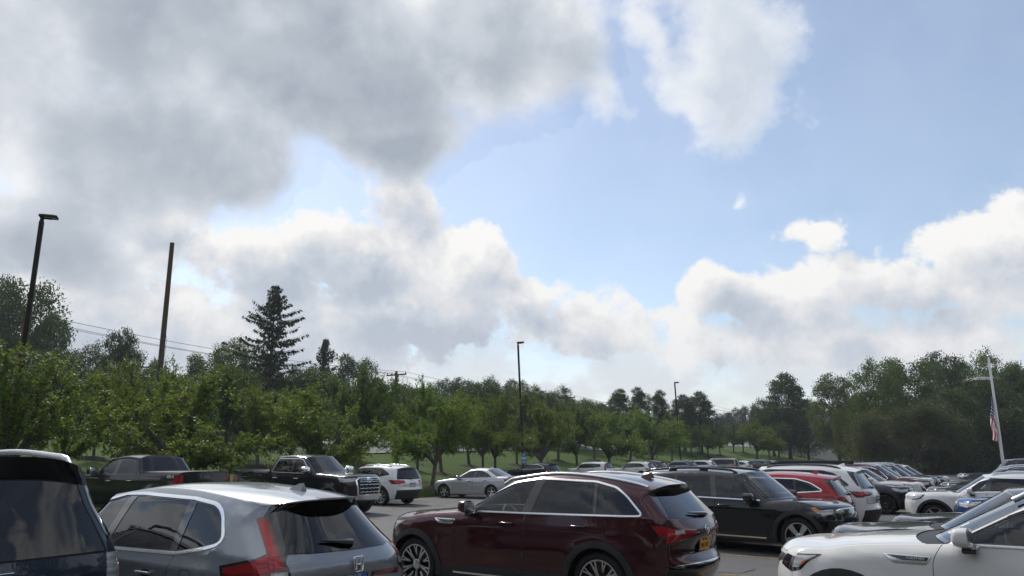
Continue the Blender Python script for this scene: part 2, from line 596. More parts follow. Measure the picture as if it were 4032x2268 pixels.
def offset_poly(poly, d):
    """grow (d > 0) or shrink a closed outline"""
    P_ = np.array([p[:2] for p in poly], float)
    area = 0.5 * np.sum(P_[:, 0] * np.roll(P_[:, 1], -1) - np.roll(P_[:, 0], -1) * P_[:, 1])
    s = 1.0 if area > 0 else -1.0
    e = np.roll(P_, -1, 0) - P_
    e /= np.linalg.norm(e, axis=1)[:, None] + 1e-12
    n1 = np.stack([e[:, 1], -e[:, 0]], 1) * s
    n0 = np.roll(n1, 1, 0)
    m = n0 + n1
    m /= np.linalg.norm(m, axis=1)[:, None] + 1e-9
    k = 1.0 / np.maximum(0.45, np.sum(m * n1, 1))
    return [tuple(p) for p in P_ + m * (d * k)[:, None]]

def clip_half(poly, a, b):
    """part of a polygon to the left of the line a -> b"""
    a, b = np.array(a, float), np.array(b, float)
    def side(p):
        return (b[0] - a[0]) * (p[1] - a[1]) - (b[1] - a[1]) * (p[0] - a[0])
    out = []
    for i in range(len(poly)):
        p, q = np.array(poly[i][:2], float), np.array(poly[(i + 1) % len(poly)][:2], float)
        sp, sq = side(p), side(q)
        if sp >= 0:
            out.append(tuple(p))
        if sp * sq < 0:
            out.append(tuple(p + (q - p) * (sp / (sp - sq))))
    return out

def pip(P_, poly):
    x, y = P_[:, 0], P_[:, 1]
    c = np.zeros(len(P_), bool)
    q = np.array([p[:2] for p in poly], float)
    r = np.roll(q, 1, 0)
    for (xi, yi), (xj, yj) in zip(q, r):
        if yi == yj:
            continue
        c ^= ((yi > y) != (yj > y)) & (x < (xj - xi) * (y - yi) / (yj - yi) + xi)
    return c

def seg_dist(P_, path):
    """distance of points to a polyline and the index of the nearest vertex"""
    a = np.array(path, float)
    A, B = a[:-1], a[1:]
    d = B - A
    L2 = np.sum(d * d, 1) + 1e-12
    t = np.clip(((P_[:, None, :] - A[None]) * d[None]).sum(2) / L2, 0, 1)
    q = A[None] + t[..., None] * d[None]
    dist = np.linalg.norm(P_[:, None, :] - q, axis=2)
    i = dist.argmin(1)
    k = np.arange(len(P_))
    return dist[k, i], i + t[k, i]

def resample(poly, step):
    out = []
    m = len(poly)
    for i in range(m):
        a, b = np.array(poly[i][:2]), np.array(poly[(i + 1) % m][:2])
        n = max(1, int(np.ceil(np.linalg.norm(b - a) / step)))
        for k in range(n):
            out.append(tuple(a + (b - a) * k / n))
    return out

def spline(pts, sharp, per):
    """Hermite curve through points, cornered where sharp"""
    p = np.array(pts, float)
    n = len(p)
    out, ks = [], []
    seg = np.linalg.norm(p[1:] - p[:-1], axis=1) + 1e-9
    for i in range(n - 1):
        def tan(j, side):
            if j == 0:
                return (p[1] - p[0]) / seg[0]
            if j == n - 1:
                return (p[-1] - p[-2]) / seg[-1]
            if j in sharp:
                return (p[j + 1] - p[j]) / seg[j] if side > 0 else (p[j] - p[j - 1]) / seg[j - 1]
            v = (p[j] - p[j - 1]) / seg[j - 1] * seg[j] + (p[j + 1] - p[j]) / seg[j] * seg[j - 1]
            return v / (seg[j] + seg[j - 1])
        m0, m1 = tan(i, 1) * seg[i], tan(i + 1, -1) * seg[i]
        for k in range(per):
            t = k / per
            h = ((2 * t ** 3 - 3 * t ** 2 + 1), (t ** 3 - 2 * t ** 2 + t), (-2 * t ** 3 + 3 * t ** 2), (t ** 3 - t ** 2))
            out.append(h[0] * p[i] + h[1] * m0 + h[2] * p[i + 1] + h[3] * m1)
            ks.append(i + t)
    out.append(p[-1])
    ks.append(n - 1)
    return np.array(out), np.array(ks)

class Shell:
    def __init__(self, s):
        self.s = s
        self.L, self.w = s['L'], s['W']
        keys = s['keys']
        sharp = {i for i, k in enumerate(keys) if len(k) > 4 and k[4]}
        per = 24
        self.cen, self.ks = spline([k[:2] for k in keys], sharp, per)
        self.edge, _ = spline([k[2:4] for k in keys], sharp, per)
        self.arc = np.concatenate([[0], np.cumsum(np.linalg.norm(np.diff(0.5 * (self.cen + self.edge), axis=0), axis=1))])
        self.path = self.edge[::3]
        self.belt = np.array(s['belt'], float)
        self.ye = self.width(self.edge[:, 0], self.edge[:, 1])
        self.p = s.get('crown', 2.6)
    def width(self, x, z):
        s = self.s
        x, z = np.asarray(x, float), np.asarray(z, float)
        sh = x.shape
        x, z = x.ravel(), z.ravel()
        zb, zm = s.get('zb', 0.25), s.get('zm', 0.72)
        bz = np.interp(x, self.belt[:, 0], self.belt[:, 1])
        y = np.full(x.shape, self.w)
        y -= s.get('tuck', 0.07) * np.clip((zm - z) / (zm - zb), 0, 1.3) ** 2.2
        y -= s.get('shoulder', 0.045) * np.clip((z - zm) / (bz - zm), 0, 1) ** 2.0
        g = np.maximum(z - bz, 0)
        y -= s.get('tumble', 0.24) * g + s.get('tumble2', 0.18) * g * g
        f0 = s.get('xf', 1.0)
        fx = np.clip((f0 - x) / f0, 0, 1)
        y -= s.get('tf', 0.17) * fx ** 2.6
        r0 = s.get('xr', self.L - 1.2)
        rx = np.clip((x - r0) / (self.L - r0), 0, 1)
        y -= s.get('taper', 0.13) * rx ** 2.2
        y -= s.get('tgr', 0.10) * np.clip((x - s.get('xg', self.L - 2.2)) / 2.0, 0, 1) ** 1.8 * np.clip(g / 0.35, 0, 1)
        for cz, sl, am, wd in s.get('creases', [(0.93, 0.015, 0.010, 0.07), (0.48, 0.03, -0.014, 0.09)]):
            d = (z - (cz + sl * (x - self.L / 2))) / wd
            inside = np.clip((x - 0.7) / 0.6, 0, 1) * np.clip((self.L - 0.35 - x) / 0.6, 0, 1)
            y += am * np.exp(-d * d) * inside
        for ax in s['axles']:
            d = np.hypot(x - ax, z - s['tr_']) - s['arch']
            y += s.get('flare', 0.022) * np.clip(1 - np.abs(d) / 0.22, 0, 1) ** 1.5
        d, _ = seg_dist(np.stack([x, z], 1), self.path)
        r = s.get('round', 0.10)
        y -= 0.5 * s.get('roundk', 0.85) * r * np.clip(1 - d / r, 0, 1) ** 2
        return y.reshape(sh)
    # --- ribbon
    def at_k(self, k):
        return [np.interp(k, self.ks, a) for a in (self.cen[:, 0], self.cen[:, 1], self.edge[:, 0], self.edge[:, 1], self.ye)]
    def a_of_k(self, k):
        return np.interp(k, self.ks, self.arc)
    def k_of_a(self, a):
        return np.interp(a, self.arc, self.ks)
    def top(self, a, t):
        cx, cz, ex, ez, ye = self.at_k(self.k_of_a(a))
        g = np.abs(t) ** self.p
        return np.stack([cx + (ex - cx) * g, ye * t, cz + (ez - cz) * g], -1)
    def top_n(self, a, t):
        e = 0.012
        da = self.top(np.minimum(a + e, self.arc[-1]), t) - self.top(np.maximum(a - e, 0), t)
        dt = self.top(a, np.clip(t + e, -1, 1)) - self.top(a, np.clip(t - e, -1, 1))
        # to Blender axes later; outward in (x back, y left, z up): da x dt points ... choose by mirror below
        n = np.cross(da, dt)
        n /= np.linalg.norm(n, axis=-1, keepdims=True) + 1e-12
        return n
    def side(self, x, z):
        return np.stack([x, self.width(x, z), z], -1)
    def side_n(self, x, z):
        e = 0.008
        wx = (self.width(x + e, z) - self.width(x - e, z)) / (2 * e)
        wz = (self.width(x, z + e) - self.width(x, z - e)) / (2 * e)
        n = np.stack([-wx, np.ones_like(wx), -wz], -1)
        return n / np.linalg.norm(n, axis=-1, keepdims=True)

def cut_chart(outline, feats, step, cuts=()):
    """triangulate a flat outline along all feature outlines; returns points, triangles and a feature index per triangle"""
    loops = [resample(outline, step)] + [resample(f, step) for f in feats]
    pts, edges = [], []
    for lp in loops:
        o = len(pts)
        pts.extend(lp)
        edges.extend((o + i, o + (i + 1) % len(lp)) for i in range(len(lp)))
    for a, c in cuts:                     # creases: open lines that no triangle may straddle
        n = max(1, int(np.ceil(math.dist(a, c) / step)))
        o = len(pts)
        pts.extend((a[0] + (c[0] - a[0]) * k / n, a[1] + (c[1] - a[1]) * k / n) for k in range(n + 1))
        edges.extend((o + k, o + k + 1) for k in range(n))
    B_ = np.array(loops[0])
    lo, hi = B_.min(0), B_.max(0)
    gx, gy = np.meshgrid(np.arange(lo[0] + step / 2, hi[0], step), np.arange(lo[1] + step / 2, hi[1], step))
    gx = gx + (np.arange(gx.shape[0])[:, None] % 2) * step * 0.5
    G = np.stack([gx.ravel(), gy.ravel()], 1)
    G = G[pip(G, outline)]
    allp = np.array(pts)
    keep = []
    for i in range(0, len(G), 400):
        d = np.linalg.norm(G[i:i + 400, None] - allp[None], axis=2).min(1)
        keep.append(d > step * 0.55)
    if len(G):
        G = G[np.concatenate(keep)]
        pts = pts + [tuple(p) for p in G]
    r = delaunay_2d_cdt([Vector((float(p[0]), float(p[1]))) for p in pts], edges, [], 0, 1e-5)
    V = np.array([v[:] for v in r[0]])
    T = np.array([t for t in r[2] if len(t) == 3])
    c = V[T].mean(1)
    ok = pip(c, outline)
    T, c = T[ok], c[ok]
    lab = np.full(len(T), -1)
    for i, f in enumerate(feats):
        lab[pip(c, f)] = i
    return V, T, lab

def to_bl(shell, P_):
    return np.stack([-(P_[..., 0] - shell.L / 2), P_[..., 1], P_[..., 2]], -1)

def build_template(s):
    """all meshes of one kind of car, in car axes (forward +X, left +Y, up +Z)"""
    sh = Shell(s)
    step = s.get('step', 0.06)
    parts = []           # (name, mesh, material key, parent index or None)
    groups = {}
    # ---- averaged normals where the ribbon meets the side, so the corner reads as rounded
    ak, ek = sh.arc[::3], sh.edge[::3]
    nt = sh.top_n(ak, np.full(len(ak), 0.985))
    if nt[len(ak) // 2][2] < 0:
        pass
    sgn = np.sign(sh.top_n(np.array([sh.a_of_k(7.0)]), np.array([0.3]))[0][2])
    nt = nt * sgn
    ns = sh.side_n(ek[:, 0], ek[:, 1])
    navg = nt + ns
    navg /= np.linalg.norm(navg, axis=1)[:, None] + 1e-9
    rb = 0.06
    # ---- side chart
    zb = s.get('zb', 0.25)
    ar, tz = s['arch'], s['tr_']
    bot = []
    xe0, xe1 = sh.edge[0], sh.edge[-1]
    xs = [xe1[0]]
    for ax in reversed(s['axles']):
        h = math.asin(max(-1, min(1, (zb - tz) / ar)))
        for k in range(17):
            an = h + (math.pi - 2 * h) * k / 16
            bot.append((ax + ar * math.cos(an), tz + ar * math.sin(an)))
    outline = [tuple(p) for p in sh.edge[::2]]
    if tuple(sh.edge[-1]) != outline[-1]:
        outline.append(tuple(sh.edge[-1]))
    outline += bot
    feats = s.get('side', [])
    V, T, lab = cut_chart(outline, [f['poly'] for f in feats], step)
    P3 = sh.side(V[:, 0], V[:, 1])
    N3 = sh.side_n(V[:, 0], V[:, 1])
    d, idx = seg_dist(V, sh.path)
    w = np.clip(1 - d / rb, 0, 1)[:, None] ** 2
    na = navg[np.clip(np.round(idx).astype(int), 0, len(navg) - 1)]
    N3 = N3 * (1 - w) + na * w
    N3 /= np.linalg.norm(N3, axis=1)[:, None]
    # ---- ribbon chart
    tw = 0.85
    A1 = sh.arc[-1]
    tfe = s.get('top', [])
    def tmap(poly):
        return [(sh.a_of_k(p[0]), p[1] * tw) for p in poly]
    out2 = [(float(a), -tw) for a in np.linspace(0, A1, 90)] + [(float(a), tw) for a in np.linspace(A1, 0, 90)]
    a_sharp = [float(sh.a_of_k(i)) for i, k in enumerate(s['keys']) if len(k) > 4 and k[4]]
    V2, T2, lab2 = cut_chart(out2, [tmap(f['poly']) for f in tfe], step * 1.15, [((a, -tw), (a, tw)) for a in a_sharp])
    seg2 = np.searchsorted(a_sharp, V2[T2].mean(1)[:, 0]) if len(T2) else np.zeros(0, int)
    a_lim = [-1.0] + a_sharp + [A1 + 1.0]
    t2 = np.clip(V2[:, 1] / tw, -1, 1)
    P2 = sh.top(V2[:, 0], t2)
    dd = (1 - np.abs(t2)) * np.interp(V2[:, 0], sh.arc, sh.ye)
    w2 = np.clip(1 - dd / rb, 0, 1)[:, None] ** 2
    N2s = []                              # normals of each stretch between creases, taken from its own side of them
    for q in range(len(a_lim) - 1):
        lo_, hi_ = a_lim[q] + 0.014, a_lim[q + 1] - 0.014
        aq = np.clip(V2[:, 0], min(lo_, hi_), max(lo_, hi_))
        nq = sh.top_n(aq, t2) * sgn
        ii = np.clip(np.searchsorted(ak, aq), 0, len(ak) - 1)
        na2 = navg[ii].copy()
        na2[:, 1] *= np.where(t2 < 0, -1, 1)
        nq = nq * (1 - w2) + na2 * w2
        N2s.append(nq / (np.linalg.norm(nq, axis=1)[:, None] + 1e-9))
    N2 = N2s

    def emit(P_, N_, T_, mirror=False, skirt=0.0, seg=None):
        if isinstance(N_, list):          # ribbon: one piece per stretch between creases
            out_p, out_t, out_n, o = [], [], [], 0
            for q in np.unique(seg):
                tq = T_[seg == q]
                Pq = P_(q) if callable(P_) else P_
                p, t, n = emit(Pq, N_[q], tq, mirror, skirt)
                out_p.append(p); out_t.append(t + o); out_n.append(n); o += len(p)
            return np.concatenate(out_p), np.concatenate(out_t), np.concatenate(out_n)
        used, inv = np.unique(T_, return_inverse=True)
        t_ = inv.reshape(T_.shape)
        p, n = to_bl(sh, P_[used]), N_[used] * np.array([-1, 1, 1])
        if mirror:
            p, n = p * np.array([1, -1, 1]), n * np.array([1, -1, 1])
        gn = np.cross(p[t_[:, 1]] - p[t_[:, 0]], p[t_[:, 2]] - p[t_[:, 0]])
        flip = np.sum(gn * n[t_].mean(1), 1) < 0
        t_ = np.where(flip[:, None], t_[:, ::-1], t_)
        if skirt > 0:
            e = np.concatenate([t_[:, [0, 1]], t_[:, [1, 2]], t_[:, [2, 0]]])
            key = {}
            for a, b in e.tolist():
                key[(a, b)] = 1
            be = [(a, b) for a, b in key if (b, a) not in key]
            m = len(p)
            if be:
                bi = sorted({i for q in be for i in q})
                mp = {i: k for k, i in enumerate(bi)}
                # the rim keeps its own copy of the edge so that the shading breaks there
                ed = p[bi]
                lo = ed - n[bi] * skirt
                cen_ = p.mean(0)
                on = ed - cen_
                on -= n[bi] * np.sum(on * n[bi], 1)[:, None]
                on /= np.linalg.norm(on, axis=1)[:, None] + 1e-9
                k0 = len(bi)
                q = []
                for a, b in be:
                    i, j = mp[a], mp[b]
                    q += [(m + i, m + k0 + i, m + k0 + j), (m + i, m + k0 + j, m + j)]
                p = np.concatenate([p, ed, lo])
                n = np.concatenate([n, on, on])
                t_ = np.concatenate([t_, np.array(q)])
        return p, t_, n

    def add_part(name, mat, chunks, parent=None):
        Vs, Ts, Ns, o = [], [], [], 0
        for p, t, n in chunks:
            Vs.append(p); Ts.append(t + o); Ns.append(n); o += len(p)
        me = mesh_np(name, np.concatenate(Vs), np.concatenate(Ts), np.concatenate(Ns))
        parts.append((name, me, mat, parent))
        return len(parts) - 1

    # body shell: what no feature claims, both sides and ribbon
    body = []
    tb = T[lab == -1]
    if len(tb):
        body += [emit(P3, N3, tb), emit(P3, N3, tb, True)]
    tb2 = T2[lab2 == -1]
    if len(tb2):
        body.append(emit(P2, N2, tb2, seg=seg2[lab2 == -1]))
    add_part('body', 'paint', body)
    # features of the same name that say 'join' become one mesh, all others stay single
    joined = {}
    doors = {}
    for chart, fl, P_, N_, T_, lb in (('s', feats, P3, N3, T, lab), ('t', tfe, P2, N2, T2, lab2)):
        for i, f in enumerate(fl):
            tt = T_[lb == i]
            if not len(tt):
                continue
            off = f.get('off', 0.0)
            sq = seg2[lb == i] if chart == 't' else None
            Po = (lambda q, P_=P_, N_=N_, off=off: P_ + N_[q] * off) if chart == 't' else P_ + N_ * off
            sk = f.get('skirt', 0.012 if off > 0 else 0.0)
            if f.get('join'):
                # one part across sides and charts
                key = (f['name'], f['mat'], f['join'])
                if chart == 's':
                    if f['join'] == 'lr':
                        joined.setdefault((*key, 'l'), []).append(emit(Po, N_, tt, False, sk))
                        joined.setdefault((*key, 'r'), []).append(emit(Po, N_, tt, True, sk))
                    else:
                        joined.setdefault(key, []).extend([emit(Po, N_, tt, False, sk), emit(Po, N_, tt, True, sk)])
                else:
                    if f['join'] == 'lr':
                        cy = P_[tt].mean(1)[:, 1]
                        if (cy > 0).any():
                            joined.setdefault((*key, 'l'), []).append(emit(Po, N_, tt[cy > 0], False, sk, sq[cy > 0]))
                        if (cy < 0).any():
                            joined.setdefault((*key, 'r'), []).append(emit(Po, N_, tt[cy < 0], False, sk, sq[cy < 0]))
                    else:
                        joined.setdefault(key, []).append(emit(Po, N_, tt, False, sk, sq))
            else:
                if chart == 's':
                    for mir in (False, True):
                        j = add_part(f['name'], f['mat'], [emit(Po, N_, tt, mir, sk)])
                        if f.get('id'):
                            doors[(f['id'], mir)] = j
                else:
                    j = add_part(f['name'], f['mat'], [emit(Po, N_, tt, False, sk, sq)])
                    if f.get('id'):
                        doors[(f['id'], False)] = j
    for key, ch in joined.items():
        add_part(key[0], key[1], ch)
    # ---- frames on the surfaces for everything that is set onto them
    def sframe(x, z, off=0.0, mirror=False):
        p = to_bl(sh, sh.side(np.array([x]), np.array([z])))[0]
        n = sh.side_n(np.array([x]), np.array([z]))[0] * np.array([-1, 1, 1])
        if mirror:
            p, n = p * np.array([1, -1, 1]), n * np.array([1, -1, 1])
        n = Vector(n).normalized()
        up = (Vector((0, 0, 1)) - n * n.z).normalized()
        rt = up.cross(n)
        return Matrix(((rt.x, up.x, n.x, p[0] + n.x * off), (rt.y, up.y, n.y, p[1] + n.y * off), (rt.z, up.z, n.z, p[2] + n.z * off), (0, 0, 0, 1)))
    def tframe(k, t, off=0.0, upright=False):
        a = np.array([sh.a_of_k(k)])
        p = to_bl(sh, sh.top(a, np.array([t])))[0]
        n = Vector(sh.top_n(a, np.array([t]))[0] * sgn * np.array([-1, 1, 1])).normalized()
        if upright:
            n = Vector((n.x, n.y, n.z * 0.25)).normalized()
        up = (Vector((0, 0, 1)) - n * n.z)
        up = up.normalized() if up.length > 0.05 else Vector((1 if n.x < 0 else -1, 0, 0))
        rt = up.cross(n)
        return Matrix(((rt.x, up.x, n.x, p[0] + n.x * off), (rt.y, up.y, n.y, p[1] + n.y * off), (rt.z, up.z, n.z, p[2] + n.z * off), (0, 0, 0, 1)))
    s['_sh'] = sh
    ctx = dict(sh=sh, parts=parts, sframe=sframe, tframe=tframe, doors=doors)
    fit_out(s, ctx)
    return ctx['parts']

# ------------------------------------------------------------------ wheels
def wheel_meshes(r, rim_r, w, style):
    t = MB()
    h = w / 2
    t.lathe([(rim_r, -h * 0.82), (rim_r + 0.012, -h * 0.96), ((r + rim_r) / 2, -h * 1.04), (r - 0.03, -h * 0.93), (r - 0.006, -h * 0.74), (r, -h * 0.4), (r, h * 0.4), (r - 0.006, h * 0.74), (r - 0.03, h * 0.93), ((r + rim_r) / 2, h * 1.04), (rim_r + 0.012, h * 0.96), (rim_r, h * 0.82)], 40, closed=True)
    tyre = t.mesh('tyre', auto=60)
    d = MB()
    d.lathe([(rim_r + 0.002, h * 0.86), (rim_r - 0.012, h * 0.82), (rim_r - 0.03, h * 0.2), (rim_r - 0.035, -h * 0.3), (0.02, -h * 0.35)], 32)
    dish = d.mesh('barrel', auto=60)
    sp = MB()
    sp.lathe([(rim_r + 0.004, h * 0.80), (rim_r + 0.004, h * 0.90), (rim_r - 0.014, h * 0.88), (rim_r - 0.016, h * 0.78)], 40, closed=True)
    sp.lathe([(0.075, h * 0.35), (0.07, h * 0.66), (0.045, h * 0.72), (0.0, h * 0.74)], 20)
    def spoke(a, w0, w1, r0=0.05, r1=None, skew=0.0, y0=0.60, y1=0.84):
        r1 = r1 or rim_r - 0.008
        ca, sa = math.cos(a), math.sin(a)
        V = []
        for (rr, ww, yy, an) in ((r0, w0, y0, 0.0), ((r0 + r1) / 2, (w0 + w1) / 2, (y0 + y1) / 2 + 0.05, skew / 2), (r1, w1, y1, skew)):
            for sx, dy in ((-1, 0), (1, 0), (1, -0.22), (-1, -0.22)):
                px, pz = rr, ww * sx + rr * an
                V.append((px * ca - pz * sa, h * (yy + dy), px * sa + pz * ca))
        F = [(0, 1, 2, 3), (11, 10, 9, 8)]
        for q in range(2):
            for k in range(4):
                F.append((q * 4 + k, q * 4 + 4 + k, q * 4 + 4 + (k + 1) % 4, q * 4 + (k + 1) % 4))
        sp.add(V, F)
    if style == 'split':
        for i in range(5):
            a = 2 * math.pi * i / 5 + 0.3
            for sgn in (-1, 1):
                spoke(a, 0.016, 0.013, skew=0.13 * sgn)
                spoke(a + 0.62 * 1, 0.010, 0.010, r0=rim_r * 0.45, skew=0.10 * sgn)
    elif style == 'five':
        for i in range(5):
            spoke(2 * math.pi * i / 5 + 0.31, 0.040, 0.030)
    elif style == 'fivewide':
        for i in range(5):
            a = 2 * math.pi * i / 5 + 0.31
            spoke(a, 0.035, 0.062, r0=0.05)
    elif style == 'ten':
        for i in range(10):
            spoke(2 * math.pi * i / 10, 0.02, 0.014)
    else:
        for i in range(7):
            spoke(2 * math.pi * i / 7, 0.026, 0.02)
    rim = sp.mesh('rim', auto=30)
    return tyre, dish, rim

WHEELS = {}
def wheel_set(r, rim_r, w, style):
    k = (r, rim_r, w, style)
    if k not in WHEELS:
        WHEELS[k] = wheel_meshes(*k)
    return WHEELS[k]

# ------------------------------------------------------------------ fittings
def fit_out(s, c):
    sh, parts, sframe, tframe, doors = c['sh'], c['parts'], c['sframe'], c['tframe'], c['doors']
    L, Wd = s['L'], s['W']
    X = lambda x: -(x - L / 2)
    def add(name, mb, mat, parent=None, auto=35, smooth=True):
        parts.append((name, mb.mesh(name, smooth, None, auto) if isinstance(mb, MB) else mb, mat, parent))
        return len(parts) - 1
    # floor pan and wheel housings
    u = MB()
    zb = s.get('zb', 0.25)
    fa, ra = s['axles']
    a = s['arch'] + 0.015
    hw = Wd - 0.30
    u.box((X(L - 0.25), -hw, zb - 0.02), (X(0.25), hw, zb + 0.16))
    u.box((X(ra - a), -Wd + 0.07, zb - 0.01), (X(fa + a), Wd - 0.07, zb + 0.14))
    for ax in (fa, ra):
        for sg in (1, -1):
            V, F = [], []
            n = 14
            for i in range(n + 1):
                an = math.pi * (-0.08 + 1.16 * i / n)
                for yy in (Wd - 0.045, hw - 0.02):
                    V.append((X(ax) + a * math.cos(an), sg * yy, s['tr_'] + a * math.sin(an)))
            for i in range(n):
                F.append((2 * i, 2 * i + 1, 2 * i + 3, 2 * i + 2))
            m = len(V)
            V.append((X(ax), sg * (hw - 0.02), s['tr_']))
            for i in range(n):
                F.append((m, 2 * i + 1, 2 * i + 3))
            u.add(V, F)
    add('underbody', u, 'gap', smooth=False)
    # mirrors
    if 'mirror' in s:
        mx, mz = s['mirror'][:2]
        ms = s['mirror'][2] if len(s['mirror']) > 2 else 1.0
        for sg in (1, -1):
            yb = float(sh.width(np.array([mx + 0.05]), np.array([mz - 0.09]))[0])
            bm = bmesh.new()
            bmesh.ops.create_uvsphere(bm, u_segments=20, v_segments=12, radius=1.0)
            for v in bm.verts:
                q = v.co
                x_, y_, z_ = (math.copysign(abs(t) ** 0.6, t) for t in q)
                x_ = x_ if x_ > -0.35 else -0.35           # flat glass side, facing back
                tp = 1.0 - 0.22 * (y_ + 1) / 2
                v.co = Vector((X(mx) + 0.10 * ms * x_, sg * (yb + 0.155 * ms + 0.125 * ms * y_), mz + 0.095 * ms * z_ * tp + 0.012 * y_))
            h = MB().bm(bm)
            m_i = add('mirror', h, s.get('mirror_mat', 'paint'), auto=50)
            st = MB()
            st.rbox((X(mx + 0.03) - 0.05, min(sg * (yb - 0.03), sg * (yb + 0.17 * ms)), mz - 0.135 * ms), (X(mx + 0.03) + 0.07, max(sg * (yb - 0.03), sg * (yb + 0.17 * ms)), mz - 0.075 * ms), 0.02)
            add('mirror_arm', st, 'black_gloss', m_i)
            gl = MB()
            gl.rbox((X(mx) - 0.040 * ms, sg * (yb + 0.155 * ms) - 0.10 * ms, mz - 0.062 * ms), (X(mx) - 0.034 * ms, sg * (yb + 0.155 * ms) + 0.10 * ms, mz + 0.068 * ms), 0.0025)
            add('mirror_glass', gl, 'chrome', m_i)
    # door handles
    for did, hx, hz in s.get('handles', []):
        for mir in (False, True):
            f = sframe(hx, hz, 0.0, mir)
            h = MB()
            h.rbox((-0.115, -0.014, 0.022), (0.115, 0.014, 0.046), 0.010, f)
            h.rbox((-0.115, -0.012, -0.01), (-0.085, 0.012, 0.03), 0.006, f)
            h.rbox((0.085, -0.012, -0.01), (0.115, 0.012, 0.03), 0.006, f)
            hi = add('door_handle', h, s.get('handle_mat', 'paint'), doors.get((did, mir)), auto=50)
            cup = MB()
            bm = bmesh.new()
            bmesh.ops.create_circle(bm, cap_ends=True, radius=1.0, segments=20)
            for v in bm.verts:
                v.co = Vector((v.co.x * 0.085, v.co.y * 0.034 - 0.006, 0.003))
            cup.bm(bm, f)
            add('handle_recess', cup, 'gap', doors.get((did, mir)))
    # roof rails
    if 'rails' in s:
        x0, x1, yy, hh = s['rails'][:4]
        for sg in (1, -1):
            pts = []
            n = 18
            for i in range(n + 1):
                t = i / n
                x = x0 + (x1 - x0) * t
                k = np.interp(x, sh.cen[:, 0][(sh.ks > 5.5) & (sh.ks < 9)], sh.ks[(sh.ks > 5.5) & (sh.ks < 9)])
                tt = yy / float(np.interp(k, sh.ks, sh.ye))
                zz = float(sh.top(np.array([sh.a_of_k(k)]), np.array([tt]))[0][2])
                lift = min(1.0, min(t, 1 - t) / 0.09)
                pts.append((X(x), sg * yy * (1 - 0.06 * (2 * t - 1) ** 2), zz + 0.004 + hh * (lift * (2 - lift))))
            r = MB()
            r.tube(pts, 0.021, 8, True, 1.25)
            if hh > 0.03:
                for q in (n // 3, 2 * n // 3) if s.get('rail_feet') else ():
                    p = pts[q]
                    r.rbox((p[0] - 0.10, p[1] - 0.02, p[2] - hh - 0.02), (p[0] + 0.10, p[1] + 0.02, p[2] + 0.012), 0.008)
            add('roof_rail', r, s.get('rail_mat', 'satin'), auto=60)
    # aerial
    if 'fin' in s:
        fx = s['fin']
        k = np.interp(fx, sh.cen[:, 0][(sh.ks > 5.5) & (sh.ks < 9)], sh.ks[(sh.ks > 5.5) & (sh.ks < 9)])
        z = float(sh.top(np.array([sh.a_of_k(k)]), np.array([0.0]))[0][2])
        f = MB()
        prof = [(0.10, 0.0, 0.034), (0.07, 0.028, 0.026), (0.02, 0.05, 0.018), (-0.035, 0.070, 0.011), (-0.075, 0.074, 0.006), (-0.088, 0.03, 0.022), (-0.092, 0.0, 0.034)]
        V = [(X(fx) + a_, sg * w_, z + h_ - 0.004) for a_, h_, w_ in prof for sg in (1, -1)]
        F = [(2 * i, 2 * i + 1, 2 * i + 3, 2 * i + 2) for i in range(len(prof) - 1)]
        F += [tuple(range(0, 2 * len(prof), 2)), tuple(range(2 * len(prof) - 1, 0, -2))]
        f.add(V, F)
        add('aerial', f, 'paint', auto=50)
    # rear wiper
    if 'wiper' in s:
        k, t0, t1 = s['wiper']
        w_ = MB()
        a_, b_ = tframe(k, t0, 0.03).translation, tframe(k - 0.10, t1, 0.03).translation
        w_.tube([a_, a_.lerp(b_, 0.35) + Vector((-0.012, 0, 0.0)), b_], [0.030, 0.026, 0.010], 7, True, 0.9)
        w_.tube([a_, a_ + (tframe(k, t0, 0.0).translation - a_)], 0.03, 7)
        add('wiper', w_, 'black_gloss', auto=60)
    # number plate on the tail
    for key, mats in (('plate', s.get('plate_mats', ('plate_white', 'plate_blue', 'print_dark'))),):
        if key in s:
            k, t, strip, number = s[key]
            f = tframe(k, t, 0.012, True)
            b = MB()
            b.rbox((-0.168, -0.088, -0.004), (0.168, 0.088, 0.006), 0.004, f)
            pi = add('license_plate', b, s.get('frame_mat', 'black_gloss'))
            b = MB()
            b.box((-0.150, -0.072, 0.004), (0.150, 0.072, 0.008), f)
            add('plate_face', b, mats[0], pi, smooth=False)
            if mats[1]:
                b = MB()
                b.box((-0.150, 0.038, 0.006), (0.150, 0.072, 0.0095), f)
                add('plate_band', b, mats[1], pi, smooth=False)
            add('plate_lettering', text_mesh(strip, 0.17, 0.024, f @ Matrix.Translation((0, 0.055, 0.0105))), s.get('strip_mat', 'white_print'), pi)
            add('plate_lettering', text_mesh(number, 0.25, 0.062, f @ Matrix.Translation((0, -0.014, 0.009))), mats[2], pi)
